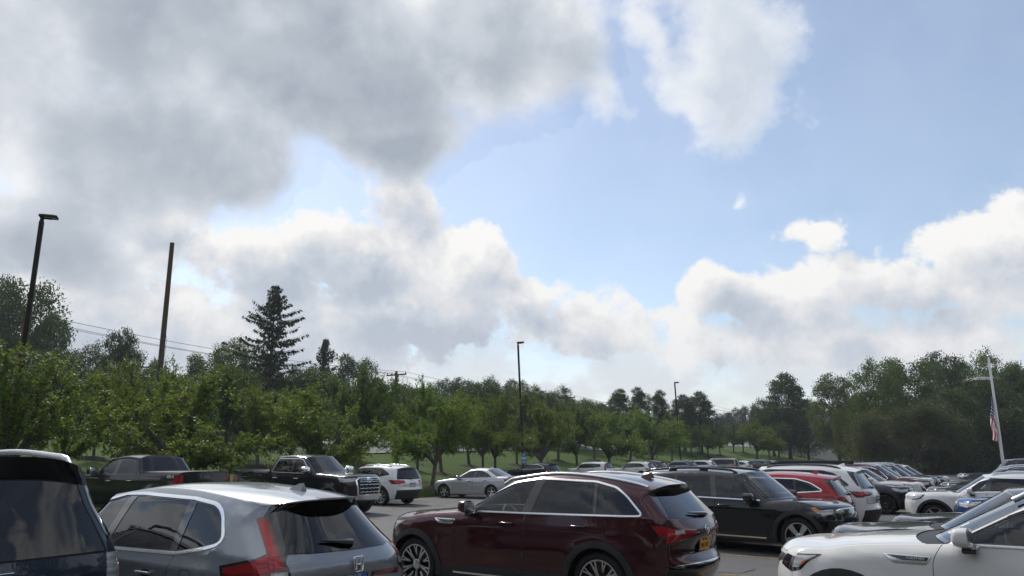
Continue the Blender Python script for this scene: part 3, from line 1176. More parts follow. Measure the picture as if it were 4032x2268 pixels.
    # emblems and badges
    for kind, k, t, size in s.get('emblems', []):
        f = tframe(k, t, 0.008, True)
        e = MB()
        def ring(rx, rz, cx, cz, th=0.007, n=24, a0=0, a1=2 * math.pi):
            closed = abs(a1 - a0 - 2 * math.pi) < 1e-6
            pts = [f @ Vector((cx + rx * math.cos(a0 + (a1 - a0) * i / n), cz + rz * math.sin(a0 + (a1 - a0) * i / n), 0.004)) for i in range(n + 1)]
            e.tube(pts, th, 6, not closed)
        q = size
        if kind == 'h':
            pts = [(-0.92, 0.72), (-0.80, 0.92), (0.80, 0.92), (0.92, 0.72), (0.70, -0.80), (0.52, -0.95), (-0.52, -0.95), (-0.70, -0.80), (-0.92, 0.72)]
            e.tube([f @ Vector((a_ * q, b_ * q, 0.004)) for a_, b_ in pts], q * 0.10, 6)
            for sg in (-1, 1):
                e.tube([f @ Vector((sg * 0.50 * q, 0.72 * q, 0.006)), f @ Vector((sg * 0.34 * q, 0.0, 0.006)), f @ Vector((sg * 0.42 * q, -0.76 * q, 0.006))], q * 0.15, 6)
            e.tube([f @ Vector((-0.36 * q, -0.04 * q, 0.006)), f @ Vector((0.36 * q, -0.04 * q, 0.006))], q * 0.14, 6)
        elif kind == 'm':
            ring(q * 1.0, q * 0.82, 0, 0, q * 0.11)
            pts = [(-0.95, 0.10), (-0.45, 0.42), (-0.12, -0.02), (0.0, -0.22), (0.12, -0.02), (0.45, 0.42), (0.95, 0.10)]
            e.tube([f @ Vector((a_ * q, b_ * q, 0.006)) for a_, b_ in pts], q * 0.10, 6)
        elif kind == 't':
            ring(q * 1.0, q * 0.68, 0, 0, q * 0.11)
            ring(q * 0.28, q * 0.62, 0, 0, q * 0.09)
            ring(q * 0.66, q * 0.26, 0, q * 0.34, q * 0.09)
        else:
            e.tube([f @ Vector((-q, 0, 0.004)), f @ Vector((q, 0, 0.004))], [q * 0.3, q * 0.3], 8, True, 0.5)
        add('emblem', e, 'chrome', auto=60)
    for txt, k, t, w_, h_ in s.get('badges', []):
        add('badge', text_mesh(txt, w_, h_, tframe(k, t, 0.006, True)), 'chrome')
    for txt, x, z, w_, h_, mat in s.get('side_badges', []):
        for mir in (False, True):
            add('badge', text_mesh(txt, w_, h_, sframe(x, z, 0.016, mir)), mat)
    # cabin
    cab = s.get('cabin')
    if cab:
        im = s.get('interior', 'int_dark')
        sx, rx, floor, sc = cab['front'], cab.get('rear'), cab.get('floor', 0.42), cab.get('scale', 1.0)
        def seat(x, y, w_, z0):
            b = MB()
            b.rbox((X(x + 0.05), y - w_ / 2, z0), (X(x - 0.46), y + w_ / 2, z0 + 0.17), 0.05)
            R_ = Matrix.Translation((X(x + 0.02), y, z0 + 0.12)) @ Matrix.Rotation(rad(-17), 4, 'Y')
            b.rbox((-0.08, -w_ / 2 + 0.01, 0), (0.08, w_ / 2 - 0.01, 0.60), 0.06, R_)
            for hy in ((0,) if w_ < 0.7 else (-w_ / 3, w_ / 3)):
                b.rbox((-0.055, hy - 0.12, 0.64), (0.055, hy + 0.12, 0.82), 0.045, R_)
            add('seat', b, im)
        for sg in (1, -1):
            seat(sx, sg * 0.38, 0.52, floor)
        if rx:
            seat(rx, 0.0, 1.25, floor)
        for r3 in cab.get('more', []):
            seat(r3, 0.0, 1.15, floor + 0.03)
        d = MB()
        dz = s['belt'][1][1] - 0.02
        dx = cab['dash']
        d.rbox((X(dx + 0.40), -Wd + 0.16, dz - 0.35), (X(dx - 0.45), Wd - 0.16, dz - 0.03), 0.07)
        add('dashboard', d, s.get('dash_mat', im))
        st = MB()
        n = 26
        cx_, cy_, cz_ = X(dx + 0.52), 0.38, dz + 0.015
        tl = rad(24)
        st.tube([(cx_ + 0.185 * math.sin(an) * math.sin(tl), cy_ + 0.185 * math.cos(an), cz_ + 0.185 * math.sin(an) * math.cos(tl)) for an in [2 * math.pi * i / n for i in range(n + 1)]], 0.016, 7, False)
        st.rbox((cx_ - 0.02, cy_ - 0.16, cz_ - 0.03), (cx_ + 0.06, cy_ + 0.16, cz_ + 0.03), 0.015)
        add('steering_wheel', st, s.get('wheel_mat', 'int_dark'))
        rv = MB()
        wk = tframe(5.82, 0.0, -0.09)
        pv = wk.translation
        rv.rbox((pv.x - 0.02, -0.125, pv.z - 0.07), (pv.x + 0.015, 0.125, pv.z + 0.005), 0.015)
        add('rear_view_mirror', rv, 'int_dark')
    if 'extra' in s:
        s['extra'](s, c, add, X)

# ------------------------------------------------------------------ putting a car down
def matkey(k, col, over):
    k = over.get(k, k)
    if k == 'paint':
        return PAINT[col]
    if k in PAINT:
        return PAINT[k]
    return M[k]

TEMPL = {}
def park(kind, name, X0, Y0, head, col, label, cat, group=None, over=None, front_origin=True, wheel_turn=0.0, z0=0.0, tall=1.0):
    """a parked car: an Empty at its base with copies of the template's parts"""
    s = SPEC[kind]
    if kind not in TEMPL:
        TEMPL[kind] = build_template(s)
    over = {**s.get('over', {}), **(over or {})}
    h = rad(head)
    cx, cy = X0, Y0
    if front_origin:
        cx, cy = X0 - math.cos(h) * s['L'] / 2, Y0 - math.sin(h) * s['L'] / 2
    root = empty(name, (cx, cy, z0), h)
    root.scale = (1.0, 1.0, tall)
    tag(root, label, cat, group)
    made = []
    for nm, me, mk, par in TEMPL[kind]:
        o = bpy.data.objects.new(nm, me)
        setm(o, matkey(mk, col, over))
        link(o, made[par] if par is not None else root)
        made.append(o)
    tyre, dish, rim = wheel_set(s['tr_'], s['rim_r'], s.get('tyre_w', 0.24), s.get('wheel', 'seven'))
    for ax in s['axles']:
        for sg in (1, -1):
            w = bpy.data.objects.new('wheel', None)
            w.empty_display_size = 0.1
            w.location = (-(ax - s['L'] / 2), sg * (s['W'] - 0.035 - s.get('tyre_w', 0.24) / 2), s['tr_'])
            w.rotation_euler = (0, 0.7 * ax, (0 if sg > 0 else math.pi) + (wheel_turn if ax == s['axles'][0] else 0))
            link(w, root)
            for nm, me, mk in (('tyre', tyre, 'tyre'), ('barrel', dish, 'rim_dark'), ('rim', rim, s.get('rim_mat', 'rim'))):
                o = bpy.data.objects.new(nm, me)
                setm(o, matkey(mk, col, over))
                link(o, w)
    return root

# ------------------------------------------------------------------ the kinds of car
def F(name, mat, poly, off=0.0, join=None, r=0.03, fid=None, skirt=None):
    d = dict(name=name, mat=mat, poly=fillet(poly, r) if r else [tuple(p[:2]) for p in poly], off=off, join=join, id=fid)
    if skirt is not None:
        d['skirt'] = skirt
    return d

def circle_poly(cx, cz, r, n=28, sx=1.0):
    return [(cx + r * sx * math.cos(2 * math.pi * i / n), cz + r * math.sin(2 * math.pi * i / n)) for i in range(n)]

def body_side(s, dlo, pillars, doors, belt_trim='chrome', pane_mats=None, clad=None, trim_w=0.022, trim_full=True, fuel=None, pillar_mat='black_gloss', dlo_r=0.05):
    """common side features.  pillars: (x at belt, x at top, width); doors: list of door outlines; clad: height of the plastic sill or None"""
    fe = []
    zb = s.get('zb', 0.25)
    fa, ra = s['axles']
    ar, tz = s['arch'], s['tr_']
    if clad:
        cm = s.get('clad_mat', 'plastic')
        fe.append(F('sill_trim', cm, [(fa + ar * 0.9, zb - 0.05), (ra - ar * 0.9, zb - 0.05), (ra - ar * 0.9, clad + 0.01), (fa + ar * 0.9, clad - 0.01)], 0.004, None, 0.0))
    for i, dp in enumerate(doors):
        fe.append(F('shut_line', 'gap', dp, -0.0015, 'all', 0.05, skirt=0.0))
        fe.append(dict(name='door', mat='paint', poly=offset_poly(fillet(dp, 0.05), -0.006), off=0.0, join=None, id='d%d' % i))
    if clad:
        for dp in doors:
            x0 = min(p[0] for p in dp); x1 = max(p[0] for p in dp if p[1] < clad + 0.05)
            fe.append(F('sill_trim', s.get('clad_mat', 'plastic'), [(x0 + 0.004, clad - 0.10), (x1 - 0.004, clad - 0.10), (x1 - 0.004, clad + 0.012), (x0 + 0.004, clad)], 0.006, None, 0.0))
    if s.get('arch_trim'):
        w = s['arch_trim']
        for ax in (fa, ra):
            p = []
            for k in range(25):
                an = math.pi * (-0.16 + 1.32 * k / 24)
                p.append((ax + (ar + w) * math.cos(an), tz + (ar + w) * math.sin(an)))
            for k in range(25):
                an = math.pi * (-0.16 + 1.32 * (24 - k) / 24)
                p.append((ax + (ar - 0.03) * math.cos(an), tz + (ar - 0.03) * math.sin(an)))
            fe.append(F('wheel_arch_trim', s.get('clad_mat', 'plastic'), p, 0.012, None, 0.0, skirt=0.03))
    if fuel:
        fx, fz, fr = fuel
        c = fillet([(fx - fr, fz - fr), (fx + fr, fz - fr), (fx + fr, fz + fr), (fx - fr, fz + fr)], fr * 0.55)
        fe.append(dict(name='shut_line', mat='gap', poly=c, off=-0.006, join='all', id=None, skirt=0.0))
        fe.append(dict(name='fuel_flap', mat='paint', poly=offset_poly(c, -0.005), off=0.0, join=None, id=None))
    d0 = fillet(dlo, dlo_r)
    if belt_trim:
        tp = offset_poly(d0, trim_w)
        fe.append(dict(name='window_trim', mat=belt_trim, poly=tp, off=0.006, join=None, id=None))
    fe.append(dict(name='pillar_trim', mat=pillar_mat, poly=d0, off=-0.001, join=None, id=None))
    inner = offset_poly(d0, -0.010)
    cuts = sorted(pillars)
    n = len(cuts)
    zlo, zhi = min(p[1] for p in dlo) - 0.1, max(p[1] for p in dlo) + 0.1
    def line(c, side):
        xb, xt, w = c
        sl = (xt - xb) / (zhi - zlo - 0.2)
        return (xb - sl * 0.1 + side * w / 2, zlo), (xt + sl * 0.1 + side * w / 2, zhi)
    for i in range(n + 1):
        pg = inner
        if i > 0:
            a, b = line(cuts[i - 1], 1)
            pg = clip_half(pg, b, a)
        if i < n:
            a, b = line(cuts[i], -1)
            pg = clip_half(pg, a, b)
        if len(pg) >= 3:
            mt = (pane_mats or ['glass', 'glass_dark', 'glass_dark', 'glass_dark', 'glass_dark'])[i]
            fe.append(dict(name='window', mat=mt, poly=[tuple(q) for q in pg], off=-0.006, join=None, id=None, skirt=0.0))
    return fe

def front_top(hood=(3.05, 4.86, 0.93), ws=0.935, grille=None, gmat='plastic', wiper=True):
    fe = []
    k0, k1, t = hood
    hp = [(k0, -t * 0.86), (k0 + 0.6, -t), (k1, -t), (k1, t), (k0 + 0.6, t), (k0, t * 0.86)]
    fe.append(F('shut_line', 'gap', hp, -0.010, 'all', 0.0, skirt=0.0))
    fe.append(F('hood', 'paint', [(k0 + 0.012, -t * 0.855), (k0 + 0.6, -t * 0.993), (k1 - 0.012, -t * 0.993), (k1 - 0.012, t * 0.993), (k0 + 0.6, t * 0.993), (k0 + 0.012, t * 0.855)], 0.0, None, 0.0))
    fe.append(F('cowl', 'plastic', [(k1, -0.97), (5.05, -0.99), (5.05, 0.99), (k1, 0.97)], -0.008, None, 0.0, skirt=0.0))
    fe.append(F('windshield', 'black_gloss', [(5.0, -ws - 0.035), (5.985, -ws - 0.03), (5.985, ws + 0.03), (5.0, ws + 0.035)], 0.0, 'frit', 0.0, skirt=0.0))
    fe.append(F('windshield', 'glass_ws', [(5.05, -ws), (5.94, -ws), (5.94, ws), (5.05, ws)], -0.003, None, 0.0, skirt=0.0))
    return fe

SPEC = {}

# ---- large three-row SUV with long bonnet: the wine-red one and the white one at the front
def three_row(tailpipe=True):
    s = dict(L=5.14, W=0.985, axles=(0.92, 4.04), tr_=0.39, arch=0.435, rim_r=0.285, wheel='split', zb=0.27, zm=0.70, tyre_w=0.275,
             belt=[(0, 1.02), (1.3, 1.10), (1.9, 1.195), (3.0, 1.20), (4.0, 1.215), (4.6, 1.235), (5.2, 1.16)],
             keys=[(0.16, 0.22, 0.52, 0.26), (0.03, 0.50, 0.44, 0.50), (0.03, 0.88, 0.42, 0.86), (0.09, 1.01, 0.46, 0.98), (0.62, 1.125, 0.82, 1.075), (1.62, 1.225, 1.84, 1.185, 1),
                   (2.46, 1.655, 2.62, 1.605, 1), (3.15, 1.735, 3.18, 1.692), (4.15, 1.695, 4.15, 1.635), (4.76, 1.60, 4.68, 1.53, 1), (4.64, 1.545, 4.65, 1.49, 1),
                   (5.03, 1.18, 4.93, 1.19, 1), (5.13, 1.04, 4.945, 1.05), (5.06, 0.76, 4.93, 0.78), (5.15, 0.66, 4.93, 0.64), (5.02, 0.29, 4.78, 0.28)],
             arch_trim=0.085, creases=[(1.02, 0.01, 0.012, 0.09), (0.52, 0.05, -0.022, 0.13)], taper=0.12, tf=0.18, xr=3.7, step=0.05, tumble=0.27)
    dlo = [(1.86, 1.205), (2.30, 1.435), (2.68, 1.60), (3.08, 1.652), (3.94, 1.622), (4.24, 1.555), (4.40, 1.455), (4.64, 1.240), (4.44, 1.232), (2.9, 1.212)]
    s['side'] = body_side(s, dlo, [(2.93, 3.09, 0.15), (4.00, 3.945, 0.05)], [
        [(1.68, 0.40), (2.86, 0.40), (2.92, 1.225), (1.80, 1.20), (1.72, 1.05)],
        [(2.865, 0.40), (3.55, 0.40), (3.62, 0.66), (3.93, 0.96), (4.03, 1.235), (2.925, 1.225)]],
        'chrome', ['glass', 'glass_dark', 'glass_dark'], clad=0.455, fuel=(4.27, 1.08, 0.115))
    ch = s['side']
    ch.append(F('lower_trim', 'chrome', [(1.66, 0.335), (3.45, 0.335), (3.45, 0.36), (1.66, 0.36)], 0.012, None, 0.0))
    ch.append(F('fender_badge', 'chrome', [(1.30, 1.075), (1.71, 1.075), (1.665, 1.005), (1.40, 1.005)], 0.008, None, 0.01))
    ch.append(F('fender_badge', 'black_gloss', [(1.335, 1.066), (1.695, 1.066), (1.675, 1.036), (1.47, 1.03), (1.385, 1.05)], 0.011, None, 0.006))
    ch.append(F('headlight', 'black_gloss', [(0.28, 0.99), (0.74, 1.022), (0.60, 0.94), (0.52, 0.86), (0.28, 0.80)], 0.003, 'lr', 0.02))
    ch.append(F('headlight', 'clear_lamp', [(0.30, 0.975), (0.69, 1.008), (0.58, 0.945), (0.50, 0.88), (0.30, 0.86)], 0.005, 'lr', 0.02))
    ch.append(F('headlight_indicator', 'amber', [(0.53, 0.93), (0.66, 0.995), (0.58, 0.945), (0.52, 0.895)], 0.007, 'lr', 0.01))
    ch.append(F('taillight', 'black_gloss', [(4.70, 1.145), (5.2, 1.115), (5.2, 0.93), (4.86, 0.98)], 0.003, 'lr', 0.02))
    ch.append(F('taillight', 'red', [(4.76, 1.125), (5.2, 1.095), (5.2, 0.955), (4.88, 1.0)], 0.006, 'lr', 0.02))
    s['top'] = front_top((3.02, 4.84, 0.93), 0.93) + [
        F('grille', 'black_gloss', [(1.05, -0.60), (2.75, -0.70), (2.86, 0.0), (2.75, 0.70), (1.05, 0.60)], -0.012, None, 0.0),
        F('grille_wing', 'chrome', [(2.05, 0.62), (2.62, 1.0), (2.80, 1.0), (2.84, 0.70), (2.45, 0.62)], 0.006, None, 0.0),
        F('grille_wing', 'chrome', [(2.05, -0.62), (2.45, -0.62), (2.84, -0.70), (2.80, -1.0), (2.62, -1.0)], 0.006, None, 0.0),
        F('headlight', 'black_gloss', [(2.05, 0.78), (2.92, 0.84), (2.92, 1.0), (1.9, 1.0)], 0.003, 'lr', 0.0),
        F('headlight', 'black_gloss', [(2.05, -0.78), (1.9, -1.0), (2.92, -1.0), (2.92, -0.84)], 0.003, 'lr', 0.0),
        F('front_bumper', 'plastic', [(0.0, -0.9), (0.7, -0.8), (0.7, 0.8), (0.0, 0.9)], 0.004, None, 0.0),
        F('roof_panel', 'black_gloss', [(6.35, -0.62), (7.0, -0.62), (7.0, 0.62), (6.35, 0.62)], -0.002, None, 0.02),
        F('rear_window', 'black_gloss', [(10.0, -0.97), (10.75, -1.0), (10.90, -0.93), (11.0, -0.78), (11.06, 0.0), (11.0, 0.78), (10.90, 0.93), (10.75, 1.0), (10.0, 0.97)], 0.0, 'frit', 0.0, skirt=0.0),
        F('rear_window', 'glass_dark', [(10.05, -0.72), (10.5, -0.80), (10.93, -0.88), (10.99, -0.6), (11.03, 0.0), (10.99, 0.6), (10.93, 0.88), (10.5, 0.80), (10.05, 0.72)], 0.003, None, 0.0, skirt=0.004),
        F('shut_line', 'gap', [(11.10, -0.96), (11.10, -0.975), (12.95, -0.90), (13.0, -0.7), (13.0, 0.7), (12.95, 0.90), (11.10, 0.975), (11.10, 0.96), (12.92, 0.885), (12.965, 0.69), (12.965, -0.69), (12.92, -0.885)], -0.008, 'all', 0.0, skirt=0.0),
        F('taillight', 'black_gloss', [(11.62, 1.0), (11.72, 0.80), (11.95, 0.28), (12.18, 0.28), (12.35, 0.62), (12.62, 1.0)], 0.003, 'lr', 0.0),
        F('taillight', 'black_gloss', [(11.62, -1.0), (12.62, -1.0), (12.35, -0.62), (12.18, -0.28), (11.95, -0.28), (11.72, -0.80)], 0.003, 'lr', 0.0),
        F('taillight', 'red', [(11.68, 1.0), (11.80, 0.80), (12.0, 0.36), (12.12, 0.36), (12.28, 0.64), (12.5, 1.0)], 0.006, 'lr', 0.0),
        F('taillight', 'red', [(11.68, -1.0), (12.5, -1.0), (12.28, -0.64), (12.12, -0.36), (12.0, -0.36), (11.80, -0.80)], 0.006, 'lr', 0.0),
        F('reversing_lamp', 'clear_lamp', [(11.86, 0.86), (11.86, 0.68), (12.10, 0.66), (12.12, 0.86)], 0.009, None, 0.0),
        F('reversing_lamp', 'clear_lamp', [(11.86, -0.86), (12.12, -0.86), (12.10, -0.66), (11.86, -0.68)], 0.009, None, 0.0),
        F('plate_recess', 'black_gloss', [(12.32, -0.36), (12.95, -0.44), (12.95, 0.44), (12.32, 0.36)], -0.004, None, 0.0),
        F('rear_bumper', 'black_gloss', [(14.0, -1.0), (14.05, 0.0), (14.0, 1.0), (15.0, 1.0), (15.0, -1.0)], 0.003, None, 0.0),
        F('bumper_trim', 'chrome', [(13.93, -0.86), (13.98, 0.0), (13.93, 0.86), (14.0, 0.86), (14.05, 0.0), (14.0, -0.86)], 0.009, None, 0.0),
    ]
    s.update(mirror=(2.02, 1.265), handles=[('d0', 2.64, 1.055), ('d1', 3.79, 1.065)], rails=(2.35, 4.62, 0.65, 0.014), rail_mat='chrome', fin=4.32,
             wiper=(10.96, -0.28, 0.30), emblems=[('m', 11.98, 0.0, 0.062), ('m', 2.3, 0.0, 0.085)], badges=[('CX-90', 12.45, 0.62, 0.24, 0.055), ('AWD', 12.66, 0.55, 0.11, 0.03)],
             plate=(12.62, 0.0, 'NEW YORK', 'LMA 2147'), cabin=dict(front=2.72, rear=3.65, dash=1.78, more=[4.35]),
             extra=None)
    s.pop('extra')
    return s
SPEC['three_row_suv'] = three_row()
SPEC['three_row_suv'].update(plate_mats=('plate_gold', None, 'print_dark'), strip_mat='print_dark')
s2 = three_row()
s2['top'] += [F('inspection_sticker', 'sticker', [(5.12, 0.62), (5.24, 0.62), (5.24, 0.73), (5.12, 0.73)], -0.002, None, 0.0, skirt=0.0), F('inspection_sticker', 'sticker', [(5.26, 0.60), (5.34, 0.60), (5.34, 0.66), (5.26, 0.66)], -0.002, None, 0.0, skirt=0.0)]
SPEC['three_row_suv_white'] = s2
SPEC['three_row_suv']['side_badges'] = [('PHEV', 1.585, 1.052, 0.13, 0.020, 'satin')]
s2['side_badges'] = [('INLINE6', 1.585, 1.052, 0.15, 0.020, 'satin')]
SPEC['three_row_suv'].update(interior='int_light', dash_mat='int_light', wheel_mat='int_light')

# ---- generic SUV from a few sizes
def suv(L, W, H, fa, ra, tr, cowl=(1.35, 1.14), nose=1.0, ws=2.15, roof_r=None, tip=None, gb=None, belt=(1.10, 1.18), zb=0.27, rim=None, wheel='seven', trim='chrome', clad=0.44,
        arch_trim=0.07, step=0.085, rear_pillar=None, tail=None, rails=True, tail_kind='wide', dlo_rear=None, **kw):
    roof_r = roof_r or L - 0.85
    tip = tip or (L - 0.38, H - 0.11)
    gb = gb or (L - 0.12, belt[1] - 0.02)
    b0, b1 = belt
    wx = ws
    s = dict(L=L, W=W, axles=(fa, ra), tr_=tr, arch=tr + 0.045, rim_r=rim or tr * 0.70, wheel=wheel, zb=zb, zm=0.72, tyre_w=0.24,
             belt=[(0, nose), (cowl[0], b0 - 0.03), (cowl[0] + 0.4, b0), (L * 0.6, (b0 + b1) / 2), (L - 0.6, b1), (L, b1 - 0.06)],
             keys=[(0.15, 0.24, 0.46, 0.27), (0.02, 0.50, 0.38, 0.50), (0.02, nose - 0.13, 0.36, nose - 0.15), (0.08, nose, 0.42, nose - 0.035), (0.55, nose + (cowl[1] - nose) * 0.6, 0.75, nose + (cowl[1] - nose) * 0.5),
                   (cowl[0], cowl[1], cowl[0] + 0.20, cowl[1] - 0.04, 1), (wx, H - 0.065, wx + 0.15, H - 0.135, 1), ((wx + roof_r) / 2, H, (wx + roof_r) / 2, H - 0.075), (roof_r, H - 0.035, roof_r, H - 0.115),
                   (tip[0], tip[1], tip[0] - 0.09, tip[1] - 0.06, 1), (tip[0] - 0.11, tip[1] - 0.05, tip[0] - 0.12, tip[1] - 0.10, 1), (gb[0], gb[1], gb[0] - 0.11, gb[1] - 0.005, 1),
                   (L - 0.02, gb[1] - 0.17, L - 0.19, gb[1] - 0.15), (L - 0.05, 0.78, L - 0.19, 0.78), (L, 0.64, L - 0.20, 0.62), (L - 0.12, 0.30, L - 0.34, 0.29)],
             arch_trim=arch_trim, step=step)
    s.update({k: v for k, v in kw.items() if k not in ('fuel', 'doors_x', 'panes', 'handles', 'rail_feet')})
    ba = cowl[0] + 0.34
    top = H - 0.165
    bx = L * 0.475
    cx = min(ra - 0.05, L - 1.15)
    if 'doors_x' in kw:
        bx, cx = kw['doors_x']
    dr = dlo_rear or [(L - 1.05, top - 0.055), (L - 0.62, b1 + 0.06)]
    dlo = [(ba, b0 + 0.015), (wx - 0.02, top - 0.085), (wx + 0.22, top - 0.015), (bx + 0.1, top + 0.012), (cx, top - 0.005)] + dr + [(L - 1.25, b1 + 0.012), (bx, (b0 + b1) / 2 + 0.015)]
    s['side'] = body_side(s, dlo, [(bx, bx + 0.10, 0.13), (cx + 0.02, cx - 0.03, 0.06)], [
        [(ba - 0.22, 0.40), (bx - 0.05, 0.40), (bx - 0.005, b0 + 0.035), (ba - 0.08, b0 + 0.01), (ba - 0.16, b0 - 0.1)],
        [(bx - 0.045, 0.40), (ra - s['arch'] - 0.07, 0.40), (ra - s['arch'] * 0.92, 0.64), (ra - 0.14, tr + s['arch'] * 1.25), (cx + 0.05, b1 + 0.02), (bx, b0 + 0.035)]],
        trim, kw.get('panes'), clad=clad, fuel=kw.get('fuel', (L - 0.72, b1 - 0.16, 0.085)))
    z2 = nose
    s['side'] += [F('headlight', 'black_gloss', [(0.2, z2 - 0.03), (0.72, z2 + 0.02), (0.60, z2 - 0.10), (0.2, z2 - 0.17)], 0.003, 'lr', 0.02),
                  F('headlight', 'clear_lamp', [(0.2, z2 - 0.045), (0.66, z2 + 0.005), (0.55, z2 - 0.09), (0.2, z2 - 0.15)], 0.006, 'lr', 0.02)]
    k_h = (2.15, 2.92)
    s['top'] = front_top((3.03, 4.86, 0.92), 0.93) + [
        F('grille', 'black_gloss', [(1.3, -0.56), (2.6, -0.64), (2.82, -0.5), (2.82, 0.5), (2.6, 0.64), (1.3, 0.56)], -0.006, None, 0.0),
        F('grille_bar', 'chrome', [(2.62, -0.60), (2.82, -0.5), (2.82, 0.5), (2.62, 0.60), (2.54, 0.6), (2.70, 0.46), (2.70, -0.46), (2.54, -0.60)], 0.006, None, 0.0),
        F('headlight', 'clear_lamp', [(2.15, 0.74), (2.86, 0.66), (2.93, 1.0), (2.05, 1.0)], 0.003, 'lr', 0.0),
        F('headlight', 'clear_lamp', [(2.15, -0.74), (2.05, -1.0), (2.93, -1.0), (2.86, -0.66)], 0.003, 'lr', 0.0),
        F('front_bumper', 'plastic', [(0.0, -0.98), (0.8, -0.85), (0.8, 0.85), (0.0, 0.98)], 0.004, None, 0.0),
        F('rear_window', 'black_gloss', [(10.0, -0.95), (10.98, -0.98), (11.0, 0), (10.98, 0.98), (10.0, 0.95)], 0.0, 'frit', 0.0, skirt=0.0),
        F('rear_window', 'glass_dark', [(10.05, -0.80), (10.9, -0.88), (10.97, -0.6), (10.985, 0.0), (10.97, 0.6), (10.9, 0.88), (10.05, 0.80)], 0.003, None, 0.0, skirt=0.004),
        F('shut_line', 'gap', [(11.05, -0.93), (11.05, -0.95), (12.9, -0.88), (12.95, -0.7), (12.95, 0.7), (12.9, 0.88), (11.05, 0.95), (11.05, 0.93), (12.86, 0.86), (12.91, 0.69), (12.91, -0.69), (12.86, -0.86)], -0.008, 'all', 0.0, skirt=0.0),
        F('rear_bumper', 'plastic' if clad else 'paint', [(13.9, -1.0), (14.0, 0.0), (13.9, 1.0), (15.0, 1.0), (15.0, -1.0)], 0.004, None, 0.0)]
    rz = gb[1]
    if tail_kind == 'wide':
        s['side'] += [F('taillight', 'black_gloss', [(L - 0.62, rz - 0.02), (L + 0.1, rz - 0.02), (L + 0.1, rz - 0.21), (L - 0.45, rz - 0.17)], 0.003, 'lr', 0.02),
                      F('taillight', 'red', [(L - 0.56, rz - 0.035), (L + 0.1, rz - 0.035), (L + 0.1, rz - 0.19), (L - 0.42, rz - 0.15)], 0.006, 'lr', 0.02)]
        for sg in (1, -1):
            p = [(11.08, sg * 1.0), (11.25, sg * 0.55), (11.85, sg * 0.55), (12.25, sg * 1.0)]
            s['top'].append(F('taillight', 'red', p if sg > 0 else p[::-1], 0.005, 'lr', 0.0))
    elif tail_kind == 'thin':
        s['side'] += [F('taillight', 'black_gloss', [(L - 0.58, rz - 0.045), (L + 0.1, rz - 0.06), (L + 0.1, rz - 0.19), (L - 0.36, rz - 0.20)], 0.003, 'lr', 0.02),
                      F('taillight', 'red', [(L - 0.46, rz - 0.07), (L + 0.1, rz - 0.075), (L + 0.1, rz - 0.17), (L - 0.32, rz - 0.18)], 0.006, 'lr', 0.02)]
        for sg in (1, -1):
            p = [(11.3, sg * 1.0), (11.42, sg * 0.40), (11.75, sg * 0.40), (12.1, sg * 1.0)]
            s['top'].append(F('taillight', 'black_gloss', p if sg > 0 else p[::-1], 0.004, 'lr', 0.0))
            p = [(11.45, sg * 1.0), (11.52, sg * 0.74), (11.9, sg * 0.76), (12.0, sg * 1.0)]
            s['top'].append(F('taillight', 'red', p if sg > 0 else p[::-1], 0.007, 'lr', 0.0))
    elif tail_kind == 'tall':
        s['side'] += [F('taillight', 'red', [(tip[0] - 0.02, tip[1] - 0.2), (tip[0] + 0.5, tip[1] - 0.2), (L + 0.1, rz - 0.3), (L - 0.34, rz - 0.28), (L - 0.30, rz + 0.02)], 0.005, 'lr', 0.02)]
        for sg in (1, -1):
            p = [(10.1, sg * 1.0), (10.1, sg * 0.87), (11.0, sg * 0.87), (11.4, sg * 0.80), (12.3, sg * 0.80), (12.4, sg * 1.0)]
            s['top'].append(F('taillight', 'red', p if sg > 0 else p[::-1], 0.005, 'lr', 0.0))
    s.update(mirror=(cowl[0] + 0.50, b0 + 0.055), handles=[('d0', bx - 0.24, b0 - 0.13), ('d1', cx - 0.18, b1 - 0.13)])
    if rails:
        s.update(rails=(wx + 0.25, L - 0.75, W - 0.36, 0.035))
    s.update(fin=L - 0.85, wiper=(10.95, -0.12, 0.35), emblems=[('bar', 11.6, 0.0, 0.05), ('bar', 2.6, 0.0, 0.06)],
             plate=(12.45, 0.0, 'NEW YORK', 'HMR 5508'), cabin=dict(front=bx - 0.1, rear=cx - 0.22, dash=cowl[0] + 0.12))
    return s

